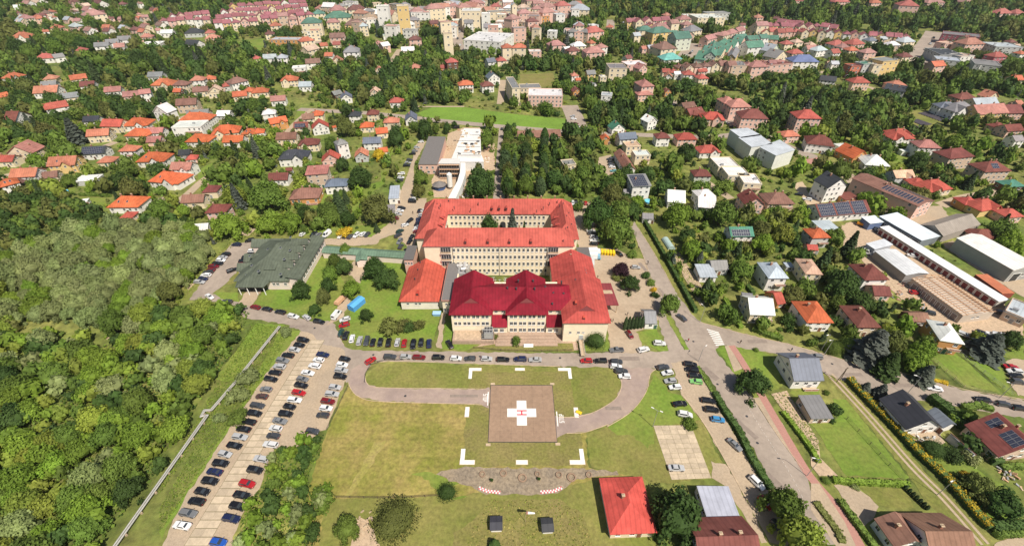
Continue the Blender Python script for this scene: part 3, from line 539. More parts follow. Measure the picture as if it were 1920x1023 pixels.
# ---- low wing with orange-red hip roof
lw = empty('hospital_low_wing', (0, 0, 0), 0, 'low white hospital wing under a long orange-red hipped roof', 'hospital wing')
block(lw, -43.4, -28.9, 130.9, 151.9, 0, 4.5, (0.78, 0.72, 0.62)); b = MB(); b.solid([(-44.03, 130.3, 4.5), (-28.27, 130.3, 4.5), (-28.27, 152.3, 4.5), (-44.03, 152.3, 4.5), (-36.15, 136.6, 9.3), (-36.15, 152.3, 9.3)], [(0, 1, 4), (1, 2, 5, 4), (3, 0, 4, 5)], .2); lwr = b.build('roof', M['roof'], lw, RED2)
footprint(-36, 141, 8, 11, 0, 8)
for px in (150, 243, 285): x, z = on_plane(*TP('X', px, 605), 130.8); win(lw, x, 130.83, 2.9, 1.0, 1.0)
for (x, y) in ((362, 110), (290, 135), (350, 215), (330, 240), (262, 215), (228, 318), (335, 140), (325, 210)): p = PT('X', x, y, 8.0); link('roof_vent', VENT, lwr, None, (p.x, p.y, 7.6), 0, (1.2, 1.2, 1.2))
p = PT('X', 258, 475, 6.8); link('roof_dormer', DORM, lw, (0.42, 0.06, 0.04), (p.x, p.y, 6.3), 0, (1.2, 1.2, 1.2))
# ---- flat grey link with ducts
lk = empty('hospital_flat_link', (0, 0, 0), 0, 'cream flat grey-roofed link with silver air ducts between hospital wings', 'hospital wing')
block(lk, -26.7, -21.9, 128.4, 151.8, 0, 6.8); block(lk, -28.6, -26.75, 131.5, 151.7, 0, 4.2)
b = MB(); b.box(-26.9, -22.3, 128.1, 151.9, 6.7, 6.95); b.build('roof', M['tint'], lk, (0.17, 0.16, 0.155)); b = MB(); b.box(-28.8, -26.95, 131.2, 151.8, 4.1, 4.32); b.build('roof', M['tint'], lk, (0.17, 0.16, 0.155))
b = MB(); b.box(-27.05, -26.85, 128.1, 151.9, 6.6, 7.25); b.box(-26.9, -22.3, 127.95, 128.15, 6.6, 7.25); b.build('parapet', M['redpath'], lk)
footprint(-25, 140, 3, 12, 0, 7)
for (x, z) in ((-25.2, 4.9), (-23.9, 4.9), (-26.1, 2.2), (-24.8, 2.2)): win(lk, x, 128.34, z, .85, 1.1)
door(lk, -24.6, 128.33, 0, 1.2, 2.2)
du = empty('air_duct_unit', (-20.6, 148, 7.0), 0, 'cluster of fat silver air ducts on the grey flat roof link', 'air duct')
for k, (a, c_, r) in enumerate((((-2.4, 1.5, .4), (2.2, 1.5, .6), .75), ((-1.2, 0, .4), (-1.0, 3.4, .5), .7), ((.9, -1.6, .2), (.9, 2.4, 1.3), .85), ((-.3, -1.8, 1.2), (2.4, -1.2, 1.0), .6), ((2.2, -2.4, -.2), (2.2, -2.3, 1.9), .65))):
    b = MB(); b.tube(a, c_, r, r, 10); b.build('duct', M['silver'], du)
b = MB(); b.box(-2.6, 2.8, -3, 3.4, -7, -.3); b.build('duct_base', M['grey'], du)
# ---- crimson front block
cb = empty('hospital_front_block', (0, 0, 0), 0, 'crimson-roofed cream front block with two projecting pavilions of rows of windows', 'hospital wing')
E_ = 10.0; RZ = 4.6
def pav(parent, x0, x1, yf, yb, col, wallc=WALLC):
    block(parent, x0, x1, yf, yb, 0, E_, wallc); xm = (x0 + x1) / 2; o = .75
    za = E_ + RZ; ys = yf + 4.2; zj = E_ + RZ * .62                # jerkinhead front
    xa, xb = x0 - o, x1 + o; xj0 = xa + (xm - xa) * .62; xj1 = xb - (xb - xm) * .62; yj = yf - o + (ys - yf + o) * .62
    pts = [(xa, yf - o, E_), (xb, yf - o, E_), (xb, yb, E_), (xa, yb, E_), (xj0, yj, zj), (xj1, yj, zj), (xm, ys - .9, za), (xm, yb, za)]
    b = MB(); b.solid(pts, [(0, 1, 5, 4), (1, 2, 7, 6, 5), (3, 0, 4, 6, 7)], .22); b.build('roof', M['roof'], parent, col)
    b = MB(); b.face([(xj0, yj + .12, zj - .05), (xj1, yj + .12, zj - .05), (xm, ys - .7, za - .1)]); b.build('half_gable', M['tint'], parent, (.16, .03, .03))
    b = MB(); b.face([(xa + o, yb - .02, E_ - .4), (xb - o, yb - .02, E_ - .4), (xm, yb - .02, za - .35)]); b.build('gable', M['wall'], parent, wallc)
block(cb, -20, 24, 120.2, 135.8, 0, E_ - .05)
roofed(cb, -21.0, 24.5, 120.2, 134.0, E_ - .02, RZ - .05, 'hip', CRIM, .7)
pav(cb, -21.9, -7.6, 117.7, 137.4, CRIM); pav(cb, -1.6, 12.3, 117.75, 137.5, CRIM)
footprint(2, 127, 24, 10, 0, 12)
for x0, n in ((-20.9, 8), (-.6, 8)):
    for i in range(n):
        x = x0 + (i // 2) * 3.35 + (i % 2) * 1.45 + .4
        for r_, z in enumerate((8.5, 5.1, 1.8)):
            if x0 < -15 and r_ == 2: continue
            win(cb, x, 117.64 if x0 < -15 else 117.69, z, 1.15, 1.75)
for x0, x1 in ((-7.4, -1.75), (12.5, 18.2)):               # lower entrances between the pavilions
    block(cb, x0, x1, 116.9, 120.25, 0, 4.6); b = MB(); b.solid([(x0, 116.3, 4.55), (x1, 116.3, 4.55), (x1, 120.1, 7.2), (x0, 120.1, 7.2)], [(0, 1, 2, 3)], .18); b.build('low_roof', M['roof'], cb, CRIM)
    win(cb, x0 + 1.5, 116.84, 2.4, 1.5, 1.7, 0, WIN3); win(cb, x0 + 3.7, 116.84, 2.4, 1.5, 1.7, 0, WIN3); win(cb, x0 + 1.6, 120.14, 8.6, 1.2, .9); win(cb, x0 + 4.2, 120.14, 8.6, 1.2, .9)
for (x, y, z) in ((180, 320, 13.6), (338, 322, 13.6), (160, 405, 14.4), (355, 405, 14.4), (65, 400, 14.4), (468, 390, 14.2), (553, 455, 13.0), (662, 460, 13), (543, 568, 11.2), (262, 575, 12), (640, 335, 13.2), (790, 315, 13)): p = PT('Y', x, y, z); link('roof_vent', VENT, cb, None, (p.x, p.y, z - .3), 0, (1.6, 1.6, 1.1))
for (x, y) in ((1115, 318), (1135, 345), (1185, 345), (1250, 325), (1240, 345)):
    p = PT('X', x, y, 13); b = MB(); b.tube((0, 0, -.8), (0, 0, 1.2), .06, .06, 5); b.tube((-.6, 0, 1.1), (.6, 0, 1.1), .05, .05, 5); o = b.build('antenna', M['trim'], cb); o.location = (p.x, p.y, 12.7)
# ---- right red wing
rw = empty('hospital_side_wing', (0, 0, 0), 0, 'cream side wing with bright red roof and half-hipped front gable', 'hospital wing')
RED3 = (0.39, 0.070, 0.058); pav(rw, 18.4, 33.9, 113.6, 137.2, RED3); block(rw, 16.3, 32.8, 137.2, 152.3, 0, 9.2); roofed(rw, 16.3, 32.8, 137.0, 152.2, 9.3, 4.5, 'gy', RED3, .6)
footprint(26, 132, 9, 19, 0, 12)
for px, w_ in ((735, .9), (823, 1.0), (873, .9)): x, z = on_plane(*TP('Y', px, 870), 113.5); win(rw, x, 113.54, z, w_, 1.0 if px < 850 else .5)
for j in range(7): win(rw, 33.96, 116 + j * 2.8, 7.5, 1.2, 1.5, R(90)); win(rw, 33.96, 116 + j * 2.8, 3.5, 1.2, 1.5, R(90))
for k in range(6): p = PT('Y', 655 + k * 3, 160 + k * 21, 11.3); link('skylight', SKYL, rw, None, (p.x, p.y, 11.35), R(90), (.8, .8, 1))
for k in range(7): p = PT('Y', 855 + k * 8, 100 + k * 27, 11.3); link('skylight', SKYL, rw, None, (p.x, p.y, 11.35), R(90), (.8, .8, 1))
for (x, y, z) in ((740, 40, 13.6), (765, 130, 13), (775, 190, 13), (790, 270, 13), (770, 100, 13), (785, 240, 13), (760, 160, 12.8)): p = PT('Y', x, y, z); link('chimney', CHIM, rw, None, (p.x, p.y, z - .4), 0, (.7, .7, .7))
for (x, y, z) in ((795, 545, 13.6), (930, 530, 13.6), (1005, 622, 11.8), (880, 700, 11.8)): p = PT('Y', x, y, z); link('roof_dormer', DORM, rw, (.46, .08, .05), (p.x, p.y, z - .6), 0, (1, 1, .8))
# small footbridge and ambulance canopy
br = empty('entrance_footbridge', (24.9, 110.4, 0), 0, 'narrow grey footbridge leading to the door of the red side wing', 'footbridge')
b = MB(); b.box(-.8, .8, -4.6, 3.0, .9, 1.1); b.build('deck', M['concrete'], br)
for x in (-.8, .8): b = MB(); b.box(x - .05, x + .05, -4.6, 3, 1.95, 2.05); [b.box(x - .04, x + .04, -4.5 + k * 1.4, -4.42 + k * 1.4, 1.1, 2) for k in range(6)]; b.build('railing', M['grey'], br)
for y in (-4, 1): b = MB(); b.box(-.7, .7, y, y + .3, 0, .9); b.build('pier', M['concrete'], br)
door(rw, 24.9, 113.53, .95, 1.3, 2.2, 0, (.4, .42, .42))
an = empty('ambulance_canopy', (0, 0, 0), 0, 'dark red canopy roof over the ambulance bay beside the side wing', 'canopy')
b = MB()
ca = [PT('Z', 160, 385, 4.6), PT('Z', 278, 385, 4.6), PT('Z', 342, 560, 4.6), PT('Z', 222, 560, 4.6)]
def lerp2(s, t): return (ca[0] * (1 - s) + ca[1] * s) * (1 - t) + (ca[3] * (1 - s) + ca[2] * s) * t
for s0, s1, t0, t1 in ((0, 1, 0, .33), (0, .12, .33, .5), (.9, 1, .33, .5), (0, 1, .5, 1)): b.solid([lerp2(s0, t1), lerp2(s1, t1), lerp2(s1, t0), lerp2(s0, t0)], [(0, 1, 2, 3)], .35)
b.build('canopy_roof', M['roofs'], an, (.24, .05, .055))
b = MB(); b.solid([lerp2(.12, .5) - Vector((0, 0, .1)), lerp2(.9, .5) - Vector((0, 0, .1)), lerp2(.9, .33) - Vector((0, 0, .1)), lerp2(.12, .33) - Vector((0, 0, .1))], [(0, 1, 2, 3)], .1); b.build('skylight_panel', M['concrete'], an)
for s, t in ((.95, .05), (.95, .95), (.2, .95)): p = lerp2(s, t); b = MB(); b.tube((p.x, p.y, 0), (p.x, p.y, 4.4), .16, .16, 8); b.build('column', M['concrete'], an)
footprint(36, 122, 4, 7, 0, 5)
# raised beds and steps before the pavilions
tb = empty('raised_bed', (0, 0, 0), 0, 'brick-edged raised planting bed before the first pavilion', 'raised bed')
b = MB(); b.box(-21.5, -6.5, 112.2, 117.4, 0, 1.7); b.build('retaining_wall', M['brickpave'], tb); b = MB(); b.box(-20.9, -10.5, 112.8, 117.2, 1.7, 1.78); b.build('soil', M['dirt'], tb)
ch = empty('cooling_unit', (-8.6, 114.6, 1.75), 0, 'large grey steel cooling unit with fans on the raised bed', 'cooling unit')
b = MB(); b.box(-2.4, 1.9, -1.7, 1.9, 0, .3); b.build('base_frame', M['dark'], ch)
b = MB(); b.box(-1.4, 1.7, -1.5, 1.7, .3, 3.1); b.build('casing', M['grey'], ch)
for i in range(3):
    for j in range(2): b = MB(); b.tube((-.9 + i, -.7 + j * 1.5, 3.1), (-.9 + i, -.7 + j * 1.5, 3.3), .42, .42, 12); b.build('fan', M['dark'], ch)
for k in range(3): b = MB(); b.beam((-2.3, -1.5, .5 + k * .9), (1.8, -1.6, .5 + k * .9), .12, .12); b.build('rail', M['silver'], ch)
b = MB(); b.tube((-1.9, 1.0, .3), (-1.9, 1.0, 2.6), .4, .4, 10); b.build('tank', M['silver'], ch)
st = empty('terrace_steps', (0, 0, 0), 0, 'wide pinkish paved terrace steps before the second pavilion', 'steps')
for k in range(4): b = MB(); b.box(-6.0 + k * .3, 16.5 - k * .2, 111.2 + k * 1.4, 117.2, k * .3, k * .3 + .3); b.build('step', M['brickpave'], st)
# ================================================================== THE GREEN CLINIC AND OTHER LARGE BUILDINGS
SAGE = (0.100, 0.116, 0.086)
PKW = (0.74, 0.62, 0.55)
cl = empty('green_roofed_clinic', (0, 0, 0), 0, 'long low pinkish clinic under a large sage green many-gabled roof', 'clinic')
block(cl, -113.2, -92, 143, 173, 0, 5.0, PKW); block(cl, -92.05, -87.4, 143.6, 174, 0, 5.3, PKW)
roofed(cl, -113.2, -92, 143, 173, 5.0, 5.2, 'hip', SAGE, .7, None, PKW)
b = MB(); b.solid([(-92.6, 143, 6.6), (-86.7, 143, 5.3), (-86.7, 174.5, 5.3), (-92.6, 174.5, 6.6)], [(0, 1, 2, 3)], .2); b.build('side_roof', M['roof'], cl, SAGE)
for y in (150.5, 156.2, 161.8, 167.6):                     # four cross gables over the side roof
    b = MB(); b.solid([(-99, y - 1.9, 7.0), (-91.3, y - 1.9, 7.0), (-91.3, y + 1.9, 7.0), (-99, y + 1.9, 7.0), (-99, y, 8.9), (-91.3, y, 8.9)], [(0, 1, 5, 4), (2, 3, 4, 5)], .2); b.build('cross_gable_roof', M['roof'], cl, SAGE)
    b = MB(); b.hexa([(-98, y - 1.6, 5.4), (-91.8, y - 1.6, 5.4), (-91.8, y + 1.6, 5.4), (-98, y + 1.6, 5.4), (-98, y - 1.6, 7.0), (-91.8, y - 1.6, 7.0), (-91.8, y + 1.6, 7.0), (-98, y + 1.6, 7.0)]); b.face([(-91.8, y - 1.6, 7), (-91.8, y + 1.6, 7), (-91.8, y, 8.6)]); b.build('cross_gable', M['wall'], cl, PKW)
    win(cl, -91.74, y, 6.9, 1.3, 1.2, R(90))
for (y0, y1, x0) in ((167.5, 173.6, -118.6), (156.3, 161.5, -116.6), (149.7, 154.8, -116.4)):
    block(cl, x0 + .5, -112, y0 + .4, y1 - .4, 0, 4.4, PKW); b = MB(); ym = (y0 + y1) / 2
    b.solid([(x0, y0, 4.4), (-104, y0, 4.4), (-104, y1, 4.4), (x0, y1, 4.4), (x0, ym, 6.9), (-104, ym, 6.9)], [(0, 1, 5, 4), (2, 3, 4, 5)], .2); b.build('wing_roof', M['roof'], cl, SAGE)
    b = MB(); b.face([(x0 + .5, y1 - .4, 4.2), (x0 + .5, y0 + .4, 4.2), (x0 + .5, ym, 6.5)]); b.build('gable', M['wall'], cl, PKW); win(cl, x0 + .44, ym, 2.6, 1.3, 1.4, R(-90))
b = MB(); b.solid([(-111.6, 138.9, 4.6), (-100.3, 138.9, 4.6), (-98, 146, 4.6), (-113.5, 146, 4.6), (-106, 144.0, 7.6), (-105, 150, 8.4)], [(0, 1, 4), (1, 2, 5, 4), (3, 0, 4, 5)], .2); b.build('porch_roof', M['roof'], cl, SAGE)
b = MB(); b.box(-110.6, -101.2, 142.6, 142.95, 0, 4.2); b.build('entrance_glazing', M['glass'], cl)
for x in (-111, -107.6, -104.2, -100.9): b = MB(); b.tube((x, 139.6, 0), (x, 139.6, 4.4), .18, .18, 8); b.build('column', M['trim'], cl)
b = MB(); b.solid([(-102.5, 146.6, 7.6), (-97.8, 146.6, 7.6), (-97.8, 151, 8.6), (-102.5, 151, 8.6)], [(0, 1, 2, 3)], .2); b.build('dormer_roof', M['roof'], cl, SAGE)
b = MB(); b.box(-102.2, -98, 147.2, 150.5, 5.5, 7.4); b.build('dormer', M['wall'], cl, PKW)
for k in range(3): win(cl, -101.4 + k * 1.3, 147.14, 6.9, 1.0, .8)
for k in range(11): win(cl, -87.34, 145.5 + k * 2.6, 3.2, 1.7, 1.6, R(90))
for x in (-98.2, -96.6, -93.4): win(cl, x, 142.94, 2.9, 1.2, 1.3)
for (x, y, z) in ((615, 455, 9.0), (560, 410, 8), (545, 335, 8.5), (790, 480, 8.5), (865, 290, 8.6), (730, 250, 9), (690, 280, 9), (870, 185, 8.5), (790, 270, 9.6), (820, 360, 9), (520, 480, 6.5), (920, 200, 8.2)): p = PT('N', x, y, z); link('skylight', SKYL, cl, None, (p.x, p.y, z - .3), 0, (.9, .9, 2))
footprint(-103, 158, 13, 17, 0, 9)
lc = empty('covered_corridor', (0, 0, 0), 0, 'low green-roofed covered corridor joining the clinic to the hospital', 'corridor')
def bar_roof(parent, a, b_, wd, e, rise, col, wc, mt='roof'):
    a = Vector((a[0], a[1], 0)); b_ = Vector((b_[0], b_[1], 0)); d = (b_ - a); L_ = d.length; yaw = math.atan2(d.y, d.x)
    c_, s_ = math.cos(yaw), math.sin(yaw); f = lambda x, y, z: (a.x + c_ * x - s_ * y, a.y + s_ * x + c_ * y, z)
    h = wd / 2; b = MB(); b.solid([f(0, -h, e), f(L_, -h, e), f(L_, h, e), f(0, h, e), f(0, 0, e + rise), f(L_, 0, e + rise)], [(0, 1, 5, 4), (2, 3, 4, 5)], .15); b.build('roof', M[mt], parent, col)
    i = h - .4; b = MB(); b.hexa([f(.3, -i, 0), f(L_ - .3, -i, 0), f(L_ - .3, i, 0), f(.3, i, 0), f(.3, -i, e - .1), f(L_ - .3, -i, e - .1), f(L_ - .3, i, e - .1), f(.3, i, e - .1)]); b.build('wall', M['wall'], parent, wc)
    footprint(*((a + b_) / 2).to_2d(), L_ / 2, h, yaw, e + rise)
bar_roof(lc, P(607, 466, 3.6), P(769, 477, 3.6), 5.5, 3.4, 1.0, (.13, .20, .14), PKW); bar_roof(lc, PT('N', 1440, 380, 3.4), PT('N', 1440, 290, 3.4), 5.0, 3.35, 1.1, (.13, .20, .14), PKW)
# ---- construction site behind the hospital
def gz(q, z): return [(p.x, p.y, z) for p in q]
def poly_block(parent, top_px, z1, z0=0.0, wc=(.7, .68, .65), rc=(.75, .73, .7), tile='W', wn='wall', rn='roof', t=0.25, mt='tint'):
    q = [PT(tile, x, y, z1) for x, y in top_px]
    a = sum(q[i].x * q[(i + 1) % len(q)].y - q[(i + 1) % len(q)].x * q[i].y for i in range(len(q)))
    if a < 0: q = q[::-1]
    c_ = sum(q, Vector()) / len(q); b = MB(); n = len(q); k = [(p + (c_ - p).normalized() * .3) for p in q]
    for i in range(n): j = (i + 1) % n; b.face([(k[i].x, k[i].y, z0), (k[j].x, k[j].y, z0), (k[j].x, k[j].y, z1 - .1), (k[i].x, k[i].y, z1 - .1)])
    b.build(wn, M['wall'], parent, wc); b = MB(); b.solid(gz(q, z1 + .1), [tuple(range(n))], t); b.build(rn, M[mt], parent, rc)
    xs = [p.x for p in q]; ys = [p.y for p in q]; footprint((min(xs) + max(xs)) / 2, (min(ys) + max(ys)) / 2, (max(xs) - min(xs)) / 2, (max(ys) - min(ys)) / 2, 0, z1)
    return q
fc_ = random.Random(3); cs = empty('unfinished_building', (0, 0, 0), 0, 'unfinished white flat building wrapped in scaffolding behind the hospital', 'building')
poly_block(cs, [(640, 70), (835, 75), (845, 385), (560, 385), (560, 430), (490, 430)], 9.0, rc=(.66, .64, .61)); q2 = poly_block(cs, [(370, 432), (600, 432), (590, 490), (330, 490)], 9.4, rc=(.60, .58, .55))
q3 = poly_block(cs, [(570, 390), (850, 390), (880, 470), (560, 470)], 6.0, rc=(.72, .70, .68))
xs = sorted(p.x for p in q2); yf = min(p.y for p in q2)
for k in range(3): b = MB(); b.box(xs[0] + .5, xs[-1] - .5, yf - .2, yf + .28, 1.2 + k * 2.8, 2.9 + k * 2.8); b.build('window_opening', M['dark'], cs)
for k in range(4): b = MB(); b.box(xs[0] + .3, xs[-1] - .3, yf - 1.5, yf - .35, .5 + k * 2.8, .6 + k * 2.8); b.build('scaffold_deck', M['wood'], cs)
for k in range(9): x = xs[0] + .5 + k * (xs[-1] - xs[0] - 1) / 8; b = MB(); b.tube((x, yf - 1.45, 0), (x, yf - 1.45, 10.2), .06, .06, 5); b.build('scaffold_pole', M['grey'], cs)
for i in range(44):
    t = P(*TP('W', 560 + fc_.random() * 270, 90 + fc_.random() * 290), 9.2); b = MB(); b.box(t.x - .9, t.x + .9, t.y - .5, t.y + .5, 9.1, 9.5 + .3 * (i % 3)); b.build('roof_stack', M[fc_.choice(['trim', 'grey', 'concrete', 'wood', 'dark', 'trim'])], cs)
for k in range(4): a = P(*TP('W', 590 - k * 12, 150 + k * 70), 9.2); c_ = P(*TP('W', 832, 150 + k * 70), 9.2); b = MB(); b.beam((a.x, a.y, 9.3), (c_.x, c_.y, 9.3), .25, .35); b.build('roof_joint', M['grey'], cs)
lb = empty('link_bridge', (0, 0, 0), 0, 'curved white link bridge running from the scaffolded building to the hospital', 'bridge')
q = poly_block(lb, [(600, 480), (655, 480), (660, 600), (620, 730), (540, 905), (450, 905), (560, 700), (590, 600)], 8.2, 3.4, rc=(.72, .70, .67), wc=(.72, .70, .68))
for t_ in ((.05), (.5)):
    for s in (600, 800): p = P(*TP('W', 590, s), 3.4); b = MB(); b.tube((p.x, p.y, 0), (p.x, p.y, 3.6), .4, .4, 8); b.build('pier', M['concrete'], lb)
df = empty('dark_flat_building', (0, 0, 0), 0, 'pink-walled long building with dark grey flat roof left of the scaffolding', 'building')
q = poly_block(df, [(215, 165), (420, 170), (320, 500), (90, 500)], 6.5, wc=(.68, .44, .35), rc=(.17, .155, .145)); b = MB()
xs = sorted(p.x for p in q); yf = min(p.y for p in q)
for k in range(5): win(df, xs[0] + 2 + k * 3.4, yf + .2, 4.4, 1.3, 1.4)
for k in range(4): win(df, xs[0] + 2.6 + k * 3.4, yf + .2, 1.6, 1.5, 1.5)
bp = empty('blue_sided_pavilion', (*PT('W', 348, 790).to_2d(), 0), 0, 'small round grey-roofed pavilion with blue sides by the building site', 'pavilion')
b = MB(); b.tube((0, 0, 0), (0, 0, 2.6), 3.4, 3.4, 8, 0); b.build('side_panel', M['tint'], bp, (.05, .09, .22)); b = MB(); b.tube((0, 0, 2.6), (0, 0, 4.6), 4.2, .5, 8, 0); b.build('roof', M['tint'], bp, (.18, .16, .15)); footprint(*bp.location.to_2d(), 4, 4, 0, 4)
sl = empty('site_silo', (*PT('W', 476, 790).to_2d(), 0), 0, 'white cylindrical silo standing beside the blue-sided pavilion', 'silo')
b = MB(); b.tube((0, 0, 1.5), (0, 0, 9), 1.5, 1.5, 12); b.tube((0, 0, 9), (0, 0, 10), 1.5, .3, 12); b.tube((0, 0, 1.5), (0, 0, .6), 1.5, .4, 12); b.build('tank', M['trim'], sl)
for k in range(4): a = k * math.pi / 2; b = MB(); b.tube((1.3 * math.cos(a), 1.3 * math.sin(a), 0), (1.3 * math.cos(a), 1.3 * math.sin(a), 2.2), .1, .1, 5); b.build('leg', M['grey'], sl)
